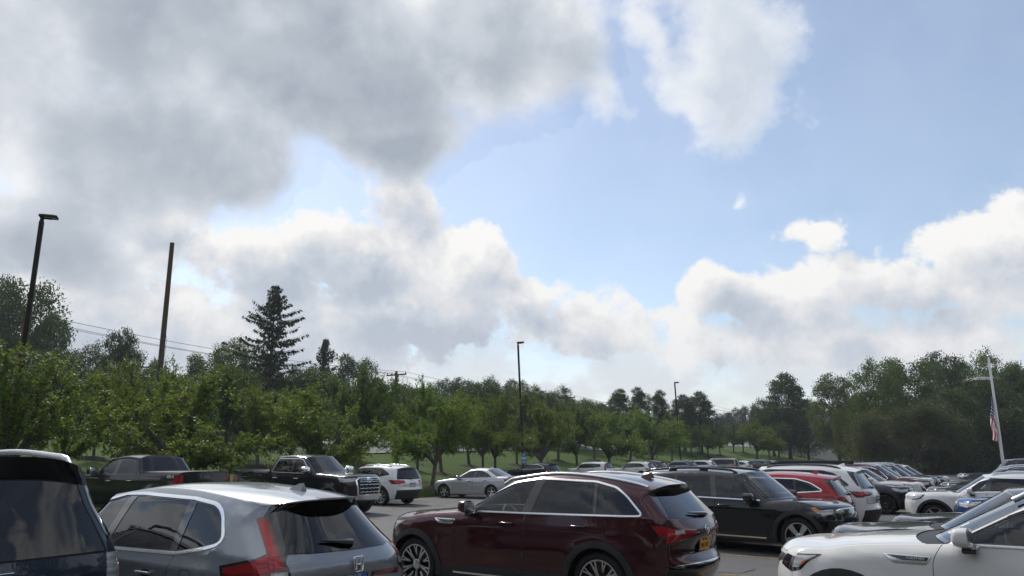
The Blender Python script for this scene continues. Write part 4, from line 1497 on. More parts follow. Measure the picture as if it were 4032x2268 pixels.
# ---- compact SUV seen from behind in the foreground
def compact_suv():
    s = dict(L=4.69, W=0.945, axles=(0.92, 3.62), tr_=0.365, arch=0.41, rim_r=0.245, wheel='five', zb=0.27, zm=0.72, tyre_w=0.24,
             belt=[(0, 1.0), (1.2, 1.04), (1.7, 1.07), (3.2, 1.105), (3.8, 1.16), (4.7, 1.06)],
             keys=[(0.15, 0.24, 0.46, 0.27), (0.02, 0.50, 0.38, 0.50), (0.02, 0.84, 0.36, 0.82), (0.08, 0.98, 0.42, 0.95), (0.55, 1.06, 0.75, 1.02), (0.98, 1.10, 1.18, 1.06, 1),
                   (1.52, 1.595, 1.66, 1.565, 1), (2.35, 1.685, 2.40, 1.640), (3.55, 1.655, 3.55, 1.585), (4.36, 1.575, 4.00, 1.515, 1), (4.22, 1.535, 4.02, 1.41, 1),
                   (4.60, 1.135, 4.37, 1.13, 1), (4.68, 1.02, 4.45, 1.02), (4.62, 0.88, 4.50, 0.86), (4.69, 0.66, 4.48, 0.64), (4.57, 0.30, 4.34, 0.29)],
             arch_trim=0.06, step=0.045, taper=0.16, xr=3.1, tgr=0.16, xg=2.3, tumble=0.30, round=0.12,
             creases=[(0.985, 0.0, 0.014, 0.055), (0.50, 0.05, -0.016, 0.10)], crown=3.0)
    dlo = [(1.25, 1.075), (1.45, 1.30), (1.64, 1.50), (1.95, 1.565), (2.30, 1.576), (3.16, 1.553), (3.52, 1.512, 0.12), (3.66, 1.44, 0.06), (3.865, 1.225, 0.10), (3.60, 1.165, 0.2), (3.28, 1.118), (2.2, 1.095)]
    s['side'] = body_side(s, dlo, [(1.96, 2.12, 0.13), (3.23, 3.16, 0.115)], [
        [(1.36, 0.40), (1.93, 0.40), (1.95, 1.10), (1.30, 1.08), (1.30, 0.98)],
        [(1.935, 0.40), (3.10, 0.40), (3.14, 0.62), (3.20, 0.90), (3.30, 1.145), (1.955, 1.11)]],
        'chrome', ['glass', 'glass_dark', 'glass_dark'], clad=0.44, fuel=(3.50, 0.90, 0.085), trim_w=0.028, dlo_r=0.04)
    s['side'] += [F('taillight', 'black_gloss', [(3.93, 1.045), (4.30, 1.12), (4.40, 1.20), (4.9, 1.30), (4.9, 0.80), (4.06, 0.84)], 0.003, 'lr', 0.015),
                  F('taillight', 'dark_red', [(3.97, 1.03), (4.30, 1.10), (4.42, 1.20), (4.9, 1.30), (4.9, 0.82), (4.10, 0.86)], 0.006, 'lr', 0.015),
                  F('taillight', 'red', [(4.0, 1.028), (4.32, 1.10), (4.42, 1.20), (4.9, 1.24), (4.9, 1.03), (4.30, 1.0), (4.04, 0.975)], 0.009, 'lr', 0.015),
                  F('headlight', 'clear_lamp', [(0.2, 0.95), (0.66, 0.98), (0.55, 0.90), (0.2, 0.84)], 0.006, 'lr', 0.02)]
    s['top'] = front_top((3.03, 4.86, 0.92), 0.93) + [
        F('grille', 'plastic', [(1.3, -0.56), (2.6, -0.64), (2.82, -0.5), (2.82, 0.5), (2.6, 0.64), (1.3, 0.56)], -0.006, None, 0.0),
        F('spoiler', 'paint', [(8.42, -0.93), (8.30, -0.6), (8.28, 0.0), (8.30, 0.6), (8.42, 0.93), (9.0, 1.0), (9.0, -1.0)], 0.004, None, 0.0),
        F('brake_lamp', 'dark_red', [(8.90, -0.30), (8.985, -0.30), (8.985, 0.30), (8.90, 0.30)], 0.007, None, 0.0),
        F('spoiler_underside', 'black_gloss', [(9.0, -0.93), (9.0, 0.93), (10.0, 0.93), (10.0, -0.93)], 0.0, None, 0.0),
        F('rear_window', 'black_gloss', [(10.0, -0.90), (10.98, -0.88), (11.0, 0), (10.98, 0.88), (10.0, 0.90)], 0.0, 'frit', 0.0, skirt=0.0),
        F('rear_window', 'glass_dark', [(10.02, -0.85), (10.93, -0.855), (10.975, -0.6), (10.985, 0.0), (10.975, 0.6), (10.93, 0.855), (10.02, 0.85)], 0.004, None, 0.0, skirt=0.004),
        F('shut_line', 'gap', [(11.0, -0.90), (12.4, -0.84), (12.45, -0.815), (11.0, -0.88)], -0.004, 'all', 0.0, skirt=0.0),
        F('shut_line', 'gap', [(11.0, 0.90), (11.0, 0.88), (12.45, 0.815), (12.4, 0.84)], -0.004, 'all', 0.0, skirt=0.0),
        F('rear_bumper', 'plastic', [(13.9, -1.0), (14.0, 0.0), (13.9, 1.0), (15.0, 1.0), (15.0, -1.0)], 0.004, None, 0.0),
        F('tailgate_strip', 'dark_red', [(12.62, 0.84), (12.62, 0.34), (12.88, 0.30), (12.95, 0.84)], 0.004, 'lr', 0.0),
        F('tailgate_strip', 'dark_red', [(12.62, -0.84), (12.95, -0.84), (12.88, -0.30), (12.62, -0.34)], 0.004, 'lr', 0.0),
        F('plate_recess', 'paint', [(12.58, -0.32), (13.5, -0.32), (13.5, 0.32), (12.58, 0.32)], -0.012, None, 0.0)]
    for sg in (1, -1):
        o = lambda p: [(k, sg * t) for k, t in (p if sg > 0 else p[::-1])]
        s['top'] += [F('taillight', 'black_gloss', o([(9.99, 1.0), (9.99, 0.80), (11.0, 0.83), (11.55, 0.86), (11.75, 0.84), (12.5, 0.84), (12.9, 1.0)]), 0.004, 'lr', 0.0),
                     F('taillight', 'dark_red', o([(10.04, 1.0), (10.04, 0.885), (11.0, 0.885), (11.3, 0.87), (12.0, 0.86), (12.05, 1.0)]), 0.007, 'lr', 0.0),
                     F('taillight', 'red', o([(10.06, 0.985), (10.06, 0.925), (11.0, 0.93), (11.35, 0.90), (11.75, 0.88), (11.95, 1.0), (11.0, 0.985)]), 0.010, 'lr', 0.0),
                     F('reversing_lamp', 'clear_lamp', o([(12.06, 1.0), (12.02, 0.855), (12.42, 0.855), (12.44, 1.0)]), 0.008, None, 0.0)]
    s.update(mirror=(1.45, 1.13), handles=[('d0', 1.72, 0.93), ('d1', 2.87, 0.915)], fin=3.80, wiper=(10.88, -0.02, 0.42),
             emblems=[('h', 11.95, 0.0, 0.066)], plate=(13.06, 0.0, 'NEW YORK', 'JKN 4182'), frame_mat='black_gloss', cabin=dict(front=2.15, rear=3.0, dash=1.25), xf=1.0)
    def extra(s, c, add, X):
        f = c['tframe'](12.84, 0.0, 0.02, True)
        b = MB()
        b.rbox((-0.19, -0.02, 0), (0.19, 0.0, 0.03), 0.008, f)
        add('plate_lamp_trim', b, 'paint')
    s['extra'] = extra
    return s
SPEC['compact_suv'] = compact_suv()

# ---- full-size SUV: only its tail is in view at the left
s = suv(5.30, 1.03, 1.915, 0.98, 4.10, 0.40, (1.45, 1.22), 1.08, 2.25, roof_r=4.55, tip=(5.12, 1.875), gb=(5.22, 1.17), belt=(1.20, 1.24), step=0.06, trim='black_gloss', clad=None, arch_trim=None,
        tgr=0.10, taper=0.10, dlo_rear=[(4.75, 1.70), (5.0, 1.30)], tail_kind='none', rim=0.28)
for i_ in (6, 7, 8):
    k_ = s['keys'][i_]
    s['keys'][i_] = (k_[0], k_[1] + 0.06, k_[2], k_[3] + 0.06) + tuple(k_[4:])
s['keys'][9] = (5.16, 1.95, 5.04, 1.865, 1)
s['keys'][10] = (5.00, 1.78, 4.98, 1.71, 1)
s['keys'][11] = (5.22, 1.185, 5.12, 1.18, 1)
s['keys'][12] = (5.25, 1.06, 5.15, 1.06)
s['top'] = [f for f in s['top'] if f['name'] not in ('rear_window', 'shut_line', 'rear_bumper')] + front_top((3.03, 4.86, 0.92), 0.93)[:1] + [
    F('spoiler_underside', 'black_gloss', [(9.0, -0.98), (9.0, 0.98), (10.0, 0.98), (10.0, -0.98)], 0.0, None, 0.0),
    F('rear_window', 'gap', [(10.0, -0.90), (10.98, -0.915), (11.03, -0.9), (11.03, 0.9), (10.98, 0.915), (10.0, 0.90)], 0.0, 'frit', 0.0, skirt=0.0),
    F('rear_window', 'glass_dark', [(10.02, -0.875), (10.975, -0.89), (10.985, 0.0), (10.975, 0.89), (10.02, 0.875)], 0.003, None, 0.0, skirt=0.004),
    F('shut_line', 'gap', [(11.0, -0.915), (11.0, -0.895), (12.9, -0.87), (12.9, 0.87), (11.0, 0.895), (11.0, 0.915), (12.94, 0.89), (12.94, -0.89)], -0.008, 'all', 0.0, skirt=0.0),
    F('pillar_trim', 'black_gloss', [(10.02, 0.975), (10.72, 0.975), (10.80, 1.0), (10.02, 1.0)], 0.003, None, 0.0),
    F('pillar_trim', 'black_gloss', [(10.02, -0.975), (10.02, -1.0), (10.80, -1.0), (10.72, -0.975)], 0.003, None, 0.0),
    F('rear_bumper', 'paint', [(13.9, -1.0), (14.0, 0.0), (13.9, 1.0), (15.0, 1.0), (15.0, -1.0)], 0.004, None, 0.0)]
s['side'] += [F('taillight', 'clear_lamp', [(4.86, 1.165), (5.6, 1.185), (5.6, 0.62), (4.98, 0.66)], 0.004, 'lr', 0.05),
              F('taillight', 'dark_red', [(5.0, 1.08), (5.10, 1.08), (5.10, 0.68), (5.03, 0.72)], 0.007, 'lr', 0.02)]
for sg in (1, -1):
    p = [(11.03, sg * 1.0), (11.03, sg * 0.90), (12.8, sg * 0.88), (13.0, sg * 1.0)]
    s['top'].append(F('taillight', 'clear_lamp', p if sg > 0 else p[::-1], 0.006, 'lr', 0.0))
s.update(rails=(2.6, 4.66, 0.72, 0.10), rail_mat='satin')
s.pop('wiper')
SPEC['full_size_suv'] = s

# ---- boxy three-row SUV facing right (black)
s = suv(5.08, 0.985, 1.72, 0.95, 3.92, 0.395, (1.45, 1.10), 0.965, 2.16, roof_r=4.35, tip=(4.86, 1.64), gb=(4.95, 1.10), belt=(1.065, 1.12), step=0.055, wheel='fivewide', rim=0.275,
        doors_x=(2.75, 3.78), dlo_rear=[(4.45, 1.535), (4.72, 1.46), (4.86, 1.17)], clad=0.40, arch_trim=0.085, tumble=0.22, taper=0.10, tgr=0.05,
        creases=[(0.90, 0.0, 0.012, 0.06), (0.50, 0.0, -0.014, 0.10)], tf=0.16)
s['side'].append(F('lower_trim', 'chrome', [(1.62, 0.325), (3.35, 0.325), (3.35, 0.352), (1.62, 0.352)], 0.014, None, 0.0))
s['side'].append(F('headlight_indicator', 'amber', [(0.52, 0.985), (0.66, 0.975), (0.56, 0.885), (0.48, 0.90)], 0.008, 'lr', 0.01))
s['side'] = [f for f in s['side'] if not (f['name'] == 'window_trim')]
s['side'].append(F('window_trim', 'chrome', [(1.72, 1.066), (2.75, 1.087), (4.80, 1.128), (4.80, 1.146), (2.75, 1.106), (1.72, 1.086)], 0.008, None, 0.0))
s.update(mirror=(1.90, 1.135, 1.1), handles=[('d0', 2.52, 0.945), ('d1', 3.56, 0.965)], rails=(2.35, 4.72, 0.64, 0.055), rail_feet=True, rail_mat='black_gloss', mirror_mat='black_gloss', interior='int_grey')
for i_, k_ in enumerate(s['keys'][:4]):
    s['keys'][i_] = (k_[0] + 0.20, k_[1], k_[2] + 0.10, k_[3])
SPEC['boxy_suv'] = s

# ---- the other kinds
SPEC['sloping_suv'] = suv(4.60, 0.92, 1.62, 0.93, 3.63, 0.36, (1.42, 1.08), 0.96, 2.22, tip=(4.32, 1.51), gb=(4.50, 1.08), belt=(1.06, 1.14), trim='chrome', tail_kind='thin', wheel='split', rails=False, step=0.07,
                          dlo_rear=[(3.78, 1.36), (4.04, 1.20)], roof_r=3.7, emblem=1)
SPEC['family_suv'] = suv(5.19, 1.0, 1.77, 0.98, 4.05, 0.39, (1.42, 1.14), 1.0, 2.25, tip=(4.88, 1.635), gb=(5.06, 1.15), belt=(1.12, 1.20), trim='black_gloss', tail_kind='thin', clad=0.42, step=0.07,
                         dlo_rear=[(4.30, 1.53), (4.66, 1.25)], rail_mat='black_gloss', tgr=0.12)
SPEC['family_suv'].update(rail_mat='black_gloss')
SPEC['white_crossover'] = suv(4.60, 0.92, 1.665, 0.92, 3.58, 0.36, (1.28, 1.10), 0.98, 1.98, tip=(4.32, 1.56), gb=(4.46, 1.06), belt=(1.08, 1.17), trim='gap', tail_kind='wide', step=0.06,
                              dlo_rear=[(3.62, 1.43), (3.96, 1.27)], roof_r=3.7)
SPEC['small_crossover'] = suv(4.40, 0.90, 1.58, 0.90, 3.55, 0.35, (1.42, 1.02), 0.90, 2.12, tip=(4.12, 1.46), gb=(4.30, 1.02), belt=(1.0, 1.09), trim='black_gloss', tail_kind='thin', wheel='ten', clad=0.50, arch_trim=0.11,
                              step=0.07, dlo_rear=[(3.45, 1.33), (3.82, 1.14)], roof_r=3.4, rails=False, rim_mat='rim_dark')
SPEC['mid_suv'] = suv(4.75, 0.93, 1.70, 0.93, 3.68, 0.365, (1.34, 1.12), 0.99, 2.08, belt=(1.08, 1.15), step=0.10, wheel='seven')
SPEC['mid_suv_tall_lamps'] = suv(4.62, 0.925, 1.68, 0.91, 3.57, 0.36, (1.26, 1.10), 0.97, 1.98, belt=(1.07, 1.14), step=0.10, tail_kind='tall')
SPEC['rounded_hood_suv'] = suv(4.62, 0.93, 1.57, 0.92, 3.63, 0.365, (1.36, 1.06), 0.94, 2.06, belt=(1.03, 1.09), step=0.06, wheel='five')
SPEC['big_wagon'] = suv(5.65, 1.02, 1.93, 1.0, 4.30, 0.39, (1.60, 1.20), 1.10, 2.30, roof_r=5.0, tip=(5.52, 1.85), gb=(5.60, 1.20), belt=(1.17, 1.20), step=0.10, trim=None, dlo_rear=[(5.25, 1.72), (5.36, 1.28)], clad=None, arch_trim=None,
                        taper=0.07, tgr=0.04)
SPEC['boxy_hatch'] = suv(4.16, 0.895, 1.63, 0.86, 3.43, 0.33, (1.02, 1.10), 0.98, 1.62, roof_r=3.6, tip=(4.02, 1.58), gb=(4.10, 1.08), belt=(1.08, 1.13), step=0.07, trim=None, clad=None, arch_trim=None, rails=False, tail_kind='none',
                         dlo_rear=[(3.50, 1.44), (3.58, 1.22)], taper=0.10, tgr=0.06)
s = SPEC['boxy_hatch']
for sg in (1, -1):
    p = [(10.15, sg * 1.0), (10.15, sg * 0.86), (12.2, sg * 0.84), (12.4, sg * 1.0)]
    s['top'].append(F('taillight', 'dark_red', p if sg > 0 else p[::-1], 0.006, 'lr', 0.0))
s['side'].append(F('taillight', 'dark_red', [(3.86, 1.42), (4.3, 1.42), (4.3, 0.95), (3.92, 0.95)], 0.005, 'lr', 0.02))
SPEC['low_wagon'] = suv(4.48, 0.90, 1.60, 0.90, 3.57, 0.345, (1.25, 1.04), 0.93, 1.98, tip=(4.18, 1.50), gb=(4.38, 1.02), belt=(1.01, 1.09), step=0.08, trim='gap', tail_kind='wide', roof_r=3.6, dlo_rear=[(3.55, 1.37), (3.86, 1.17)])

# ---- saloon
def saloon(L=4.865, W=0.925, H=1.463, step=0.06):
    s = dict(L=L, W=W, axles=(0.97, 3.71), tr_=0.33, arch=0.375, rim_r=0.222, wheel='five', zb=0.20, zm=0.62, tyre_w=0.225,
             belt=[(0, 0.80), (1.5, 0.92), (3.0, 0.965), (4.0, 1.0), (L, 0.98)],
             keys=[(0.20, 0.18, 0.55, 0.22), (0.03, 0.40, 0.42, 0.42), (0.04, 0.64, 0.40, 0.64), (0.12, 0.78, 0.46, 0.76), (0.60, 0.88, 0.80, 0.85), (1.42, 0.985, 1.62, 0.945, 1),
                   (2.22, 1.395, 2.34, 1.345, 1), (2.75, H, 2.78, 1.40), (3.35, 1.435, 3.35, 1.375, 1), (4.15, 1.085, 3.98, 1.045, 1), (4.45, 1.09, 4.36, 1.045), (4.70, 1.085, 4.54, 1.045, 1),
                   (4.80, 0.95, 4.62, 0.92), (4.83, 0.70, 4.66, 0.70), (4.85, 0.50, 4.64, 0.48), (4.74, 0.22, 4.46, 0.22)],
             arch_trim=None, step=step, tumble=0.42, tumble2=0.15, creases=[(0.80, 0.03, 0.012, 0.06), (0.40, 0.02, -0.012, 0.08)], taper=0.12, xr=3.6, tgr=0.05)
    dlo = [(1.78, 0.955), (2.10, 1.15), (2.36, 1.292), (2.72, 1.345), (3.10, 1.325), (3.42, 1.225), (3.72, 1.035), (3.50, 1.01), (2.7, 0.985)]
    s['side'] = body_side(s, dlo, [(2.66, 2.76, 0.11), (3.46, 3.30, 0.045)], [
        [(1.52, 0.30), (2.62, 0.30), (2.66, 1.0), (1.66, 0.97), (1.56, 0.85)],
        [(2.625, 0.30), (3.28, 0.30), (3.34, 0.5), (3.56, 0.74), (3.70, 1.02), (2.665, 1.0)]], 'chrome', ['glass', 'glass', 'glass'], clad=None, fuel=None, trim_w=0.014)
    s['side'] += [F('headlight', 'clear_lamp', [(0.2, 0.74), (0.72, 0.79), (0.60, 0.69), (0.2, 0.62)], 0.005, 'lr', 0.02),
                  F('taillight', 'red', [(4.36, 0.95), (4.9, 0.97), (4.9, 0.78), (4.48, 0.78)], 0.005, 'lr', 0.02)]
    s['top'] = front_top((3.05, 4.86, 0.92), 0.93) + [
        F('grille', 'black_gloss', [(1.1, -0.55), (2.5, -0.6), (2.7, 0.0), (2.5, 0.6), (1.1, 0.55)], -0.006, None, 0.0),
        F('headlight', 'clear_lamp', [(2.1, 0.72), (2.8, 0.66), (2.92, 1.0), (2.0, 1.0)], 0.004, 'lr', 0.0), F('headlight', 'clear_lamp', [(2.1, -0.72), (2.0, -1.0), (2.92, -1.0), (2.8, -0.66)], 0.004, 'lr', 0.0),
        F('rear_window', 'black_gloss', [(8.03, -0.97), (8.97, -0.98), (8.97, 0.98), (8.03, 0.97)], 0.0, 'frit', 0.0, skirt=0.0),
        F('rear_window', 'glass', [(8.07, -0.90), (8.92, -0.93), (8.92, 0.93), (8.07, 0.90)], 0.003, None, 0.0, skirt=0.003),
        F('shut_line', 'gap', [(9.12, -0.9), (11.1, -0.9), (11.1, -0.885), (9.15, -0.885), (9.15, 0.885), (11.1, 0.885), (11.1, 0.9), (9.12, 0.9)], -0.005, 'all', 0.0, skirt=0.0)]
    for sg in (1, -1):
        p = [(11.15, sg * 1.0), (11.2, sg * 0.6), (12.3, sg * 0.62), (12.5, sg * 1.0)]
        s['top'].append(F('taillight', 'red', p if sg > 0 else p[::-1], 0.005, 'lr', 0.0))
    s.update(mirror=(1.88, 1.02, 0.9), handles=[('d0', 2.44, 0.84), ('d1', 3.34, 0.875)], fin=3.2, emblems=[('bar', 11.7, 0, 0.05)], plate=(12.6, 0.0, 'NEW YORK', 'KLB 2963'),
             cabin=dict(front=2.62, rear=3.30, dash=1.60, floor=0.30, scale=0.9), rim_mat='rim', mirror_mat='black_gloss')
    return s
SPEC['saloon'] = saloon()
SPEC['saloon_far'] = saloon(step=0.11)

# ---- crew-cab pickups with covered beds
def pickup(L, W, H, nose, rail, step=0.06, front='chrome'):
    s = dict(L=L, W=W, axles=(1.0, 4.70), tr_=0.41, arch=0.47, rim_r=0.265, wheel='seven', zb=0.42, zm=0.85, tyre_w=0.27,
             belt=[(0, nose), (1.5, 1.28), (2.0, 1.30), (3.9, 1.34), (4.1, rail - 0.03), (L, rail - 0.03)],
             keys=[(0.12, 0.42, 0.40, 0.46), (0.02, 0.66, 0.30, 0.66), (0.02, nose - 0.18, 0.28, nose - 0.20), (0.08, nose, 0.36, nose - 0.05), (0.55, nose + 0.07, 0.75, nose + 0.02), (1.58, 1.36, 1.78, 1.315, 1),
                   (2.25, H - 0.06, 2.40, H - 0.14, 1), (2.95, H, 2.98, H - 0.085), (3.70, H - 0.03, 3.70, H - 0.125, 1), (4.02, rail + 0.02, 3.99, rail, 1), (4.9, rail + 0.035, 4.9, rail + 0.005), (L - 0.10, rail + 0.03, L - 0.12, rail, 1),
                   (L - 0.07, 1.10, L - 0.13, 1.10), (L - 0.08, 0.86, L - 0.14, 0.86, 1), (L + 0.02, 0.74, L - 0.13, 0.74), (L - 0.05, 0.50, L - 0.20, 0.50)],
             arch_trim=None, step=step, tumble=0.26, tumble2=0.1, taper=0.03, xr=L - 0.6, tgr=0.0, tf=0.13, crown=4.0, flare=0.035,
             creases=[(1.20, 0.0, 0.012, 0.06), (0.70, 0.0, -0.012, 0.10)], round=0.06)
    dlo = [(1.92, 1.335), (2.20, 1.58), (2.40, 1.765), (2.66, H - 0.155), (3.58, H - 0.165), (3.82, 1.37), (2.8, 1.345)]
    s['side'] = body_side(s, dlo, [(2.80, 2.86, 0.15)], [
        [(1.68, 0.52), (2.74, 0.52), (2.78, 1.35), (1.84, 1.34), (1.72, 1.2)],
        [(2.745, 0.52), (3.78, 0.52), (3.90, 1.36), (2.785, 1.35)]], 'chrome' if front == 'chrome' else 'black_gloss', ['glass', 'glass_dark'], clad=None, fuel=None, trim_w=0.016, pillar_mat='black_gloss')
    s['side'] += [F('shut_line', 'gap', [(3.995, 0.5), (4.012, 0.5), (4.03, rail), (4.013, rail)], -0.008, 'all', 0.0, skirt=0.0),
                  F('running_board', 'plastic', [(1.60, 0.40), (4.10, 0.40), (4.10, 0.47), (1.60, 0.47)], 0.05, None, 0.0, skirt=0.05),
                  F('taillight', 'red', [(L - 0.34, rail - 0.10), (L + 0.1, rail - 0.10), (L + 0.1, rail - 0.44), (L - 0.27, rail - 0.44), (L - 0.34, rail - 0.3)], 0.006, 'lr', 0.02),
                  F('headlight', 'black_gloss', [(0.1, nose - 0.03), (0.68, nose + 0.0), (0.60, nose - 0.12), (0.45, nose - 0.42), (0.1, nose - 0.42)], 0.003, 'lr', 0.02),
                  F('headlight', 'clear_lamp', [(0.1, nose - 0.045), (0.62, nose - 0.02), (0.52, nose - 0.16), (0.1, nose - 0.18)], 0.006, 'lr', 0.02)]
    s['side'] += [F('arch_flare', 'grey_plastic', [(ax + (s['arch'] + 0.055) * math.cos(a_), s['tr_'] + (s['arch'] + 0.055) * math.sin(a_)) for a_ in [math.pi * (-0.05 + 1.1 * i / 24) for i in range(25)]] +
                    [(ax + (s['arch'] - 0.03) * math.cos(a_), s['tr_'] + (s['arch'] - 0.03) * math.sin(a_)) for a_ in [math.pi * (1.05 - 1.1 * i / 24) for i in range(25)]], 0.02, None, 0.0, skirt=0.04) for ax in s['axles']]
    s['top'] = front_top((3.03, 4.86, 0.92), 0.93) + [
        F('grille', 'chrome', [(0.9, -0.62), (2.4, -0.72), (2.95, -0.58), (2.95, 0.58), (2.4, 0.72), (0.9, 0.62)], 0.012, None, 0.0, skirt=0.03),
        F('grille', 'gap', [(1.02, -0.56), (2.35, -0.65), (2.82, -0.53), (2.82, 0.53), (2.35, 0.65), (1.02, 0.56)], 0.0, 'dark', 0.0, skirt=0.0),
        F('front_bumper', 'chrome' if front == 'chrome' else 'paint', [(0.35, -1.0), (0.92, -1.0), (0.92, 1.0), (0.35, 1.0)], 0.05, None, 0.0, skirt=0.06),
        F('headlight', 'clear_lamp', [(2.3, 0.76), (2.92, 0.64), (2.95, 1.0), (2.2, 1.0)], 0.004, 'lr', 0.0), F('headlight', 'clear_lamp', [(2.3, -0.76), (2.2, -1.0), (2.95, -1.0), (2.92, -0.64)], 0.004, 'lr', 0.0),
        F('rear_window', 'black_gloss', [(8.06, -0.95), (8.97, -0.97), (8.97, 0.97), (8.06, 0.95)], 0.0, 'frit', 0.0, skirt=0.0),
        F('rear_window', 'glass_dark', [(8.12, -0.90), (8.92, -0.92), (8.92, 0.92), (8.12, 0.90)], 0.003, None, 0.0, skirt=0.003),
        F('bed_cover', 'plastic', [(9.03, -0.93), (9.03, 0.93), (10.94, 0.93), (10.94, -0.93)], 0.012, None, 0.0),
        F('tailgate', 'gap', [(11.05, -0.86), (11.05, 0.86), (12.95, 0.86), (12.95, -0.86)], -0.004, 'gap', 0.0, skirt=0.0),
        F('tailgate', 'paint', [(11.08, -0.85), (11.08, 0.85), (12.92, 0.85), (12.92, -0.85)], 0.0, None, 0.0),
        F('tailgate_handle', 'black_gloss', [(11.25, -0.14), (11.55, -0.12), (11.55, 0.12), (11.25, 0.14)], 0.008, None, 0.0),
        F('rear_bumper', 'chrome' if front == 'chrome' else 'plastic', [(13.1, -0.98), (13.1, 0.98), (14.9, 0.98), (14.9, -0.98)], 0.03, None, 0.0, skirt=0.04)]
    for sg in (1, -1):
        p = [(11.2, sg * 1.0), (11.2, sg * 0.88), (12.9, sg * 0.88), (12.9, sg * 1.0)]
        s['top'].append(F('taillight', 'red', p if sg > 0 else p[::-1], 0.006, 'lr', 0.0))
    s.update(mirror=(1.98, 1.44, 1.35), handles=[('d0', 2.56, 1.16), ('d1', 3.58, 1.175)], handle_mat='chrome', cabin=dict(front=2.72, rear=3.42, dash=1.74, floor=0.72))
    return s
SPEC['pickup_chrome'] = pickup(5.93, 1.01, 1.96, 1.22, 1.37)
def tundra_front(s, c, add, X):
    tf = c['tframe']
    for i, k in enumerate((1.22, 1.52, 1.82, 2.12, 2.42, 2.68)):
        b = MB()
        for j in range(5):
            t0, t1 = -0.56 + j * 0.225, -0.56 + j * 0.225 + 0.20
            p = [tf(k + dk, t, 0.020).translation for t, dk in ((t0, 0.04), (t0 + 0.04, -0.02), (t1 - 0.04, -0.02), (t1, 0.04))]
            b.tube(p, 0.014, 6, True)
        add('grille_bar', b, 'chrome', auto=60)
SPEC['pickup_chrome']['extra'] = tundra_front
SPEC['pickup_chrome'].update(emblems=[('t', 2.42, 0.0, 0.115)], mirror_mat='chrome')
SPEC['pickup_dark'] = pickup(5.90, 1.01, 1.92, 1.22, 1.40, front='dark')
SPEC['pickup_dark'].update(side_badges=[('4X4', 5.42, 1.30, 0.30, 0.085, 'white_print')], handle_mat='chrome', mirror_mat='black_gloss')
SPEC['white_crossover'].update(emblems=[('t', 11.45, 0.0, 0.075)], badges=[('RAV4', 12.75, 0.55, 0.20, 0.035), ('AWD', 12.8, -0.62, 0.12, 0.03)])
SPEC['family_suv']['side'].append(F('rear_quarter_glass', 'black_gloss', [(4.60, 1.60), (5.2, 1.60), (5.2, 1.20), (4.93, 1.215), (4.86, 1.24)], 0.003, None, 0.01))
SPEC['sloping_suv']['side'].append(F('rear_quarter_glass', 'black_gloss', [(4.05, 1.45), (4.6, 1.46), (4.6, 1.12), (4.36, 1.14), (4.30, 1.20)], 0.003, None, 0.01))
SPEC['sloping_suv'].update(emblems=[('m', 11.6, 0.0, 0.055)])
SPEC['family_suv'].update(badges=[('ENCLAVE', 12.15, 0.6, 0.26, 0.03)], strip_mat='print_dark')
SPEC['compact_suv'].update(strip_mat='white_print')

# ================================================================== the ground
HEAD = 146.3                                   # the stalls' direction
FD = Vector((math.cos(rad(HEAD)), math.sin(rad(HEAD))))       # from the aisle towards the lawn
RD = Vector((FD.y, -FD.x))                                    # along the rows, away from the camera

def fr(Fv, Rv):
    return FD.x * Fv + RD.x * Rv, FD.y * Fv + RD.y * Rv

def sstep(x, a, b):
    t = np.clip((np.asarray(x, float) - a) / (b - a), 0, 1)
    return t * t * (3 - 2 * t)

R_END, F_BACK, R_BACK = 112.0, -13.0, -13.0
def edge_f(R_):
    return 25.6 + 8.0 * sstep(R_, 39.0, 46.0)

def terrain_fr(Fv, Rv):
    Fv, Rv = np.asarray(Fv, float), np.asarray(Rv, float)
    s = Fv - edge_f(Rv)
    slope = 0.128 + 0.045 * sstep(Rv, 40, 90)
    z = np.where(s > 0, 0.05 + slope * np.minimum(s, 23.0) + 0.004 * np.clip(s - 31.0, 0, 200), 0.05)
    z = z * sstep(s, -0.3, 2.0) + 0.03 * sstep(s, -0.15, 0.1) * (1 - sstep(s, -0.3, 2.0))
    end = Rv - R_END
    z = z + np.where(end > 0, 0.10 + 0.045 * np.clip(end, 0, 26), 0) * sstep(end, -0.1, 0.2)
    back = np.maximum(F_BACK - Fv, R_BACK - Rv)
    z = z + 0.04 * sstep(back, -0.1, 0.3)
    inside = (s < -0.15) & (end < -0.05) & (back < -0.05)
    z = np.where(inside, -0.08, z)
    lump = 0.10 * np.sin(Fv * 0.31 + Rv * 0.17) * np.sin(Rv * 0.23 - Fv * 0.11 + 1.0)
    return z + np.where(s > 2, lump * sstep(s, 2, 8), 0)

def terrain(x, y):
    p = Vector((x, y))
    return float(terrain_fr(p.dot(FD), p.dot(RD)))

def grid_mesh(name, us, vs, zf, mat):
    U, V_ = np.meshgrid(us, vs, indexing='ij')
    Z = zf(U, V_)
    X_ = FD.x * U + RD.x * V_
    Y_ = FD.y * U + RD.y * V_
    n, m = U.shape
    idx = np.arange(n * m).reshape(n, m)
    Fq = np.stack([idx[:-1, :-1], idx[:-1, 1:], idx[1:, 1:], idx[1:, :-1]], -1).reshape(-1, 4)
    me = mesh_np(name, np.stack([X_, Y_, Z], -1).reshape(-1, 3), Fq, mat=mat)
    o = link(bpy.data.objects.new(name, me))
    o['kind'] = 'structure'
    return o

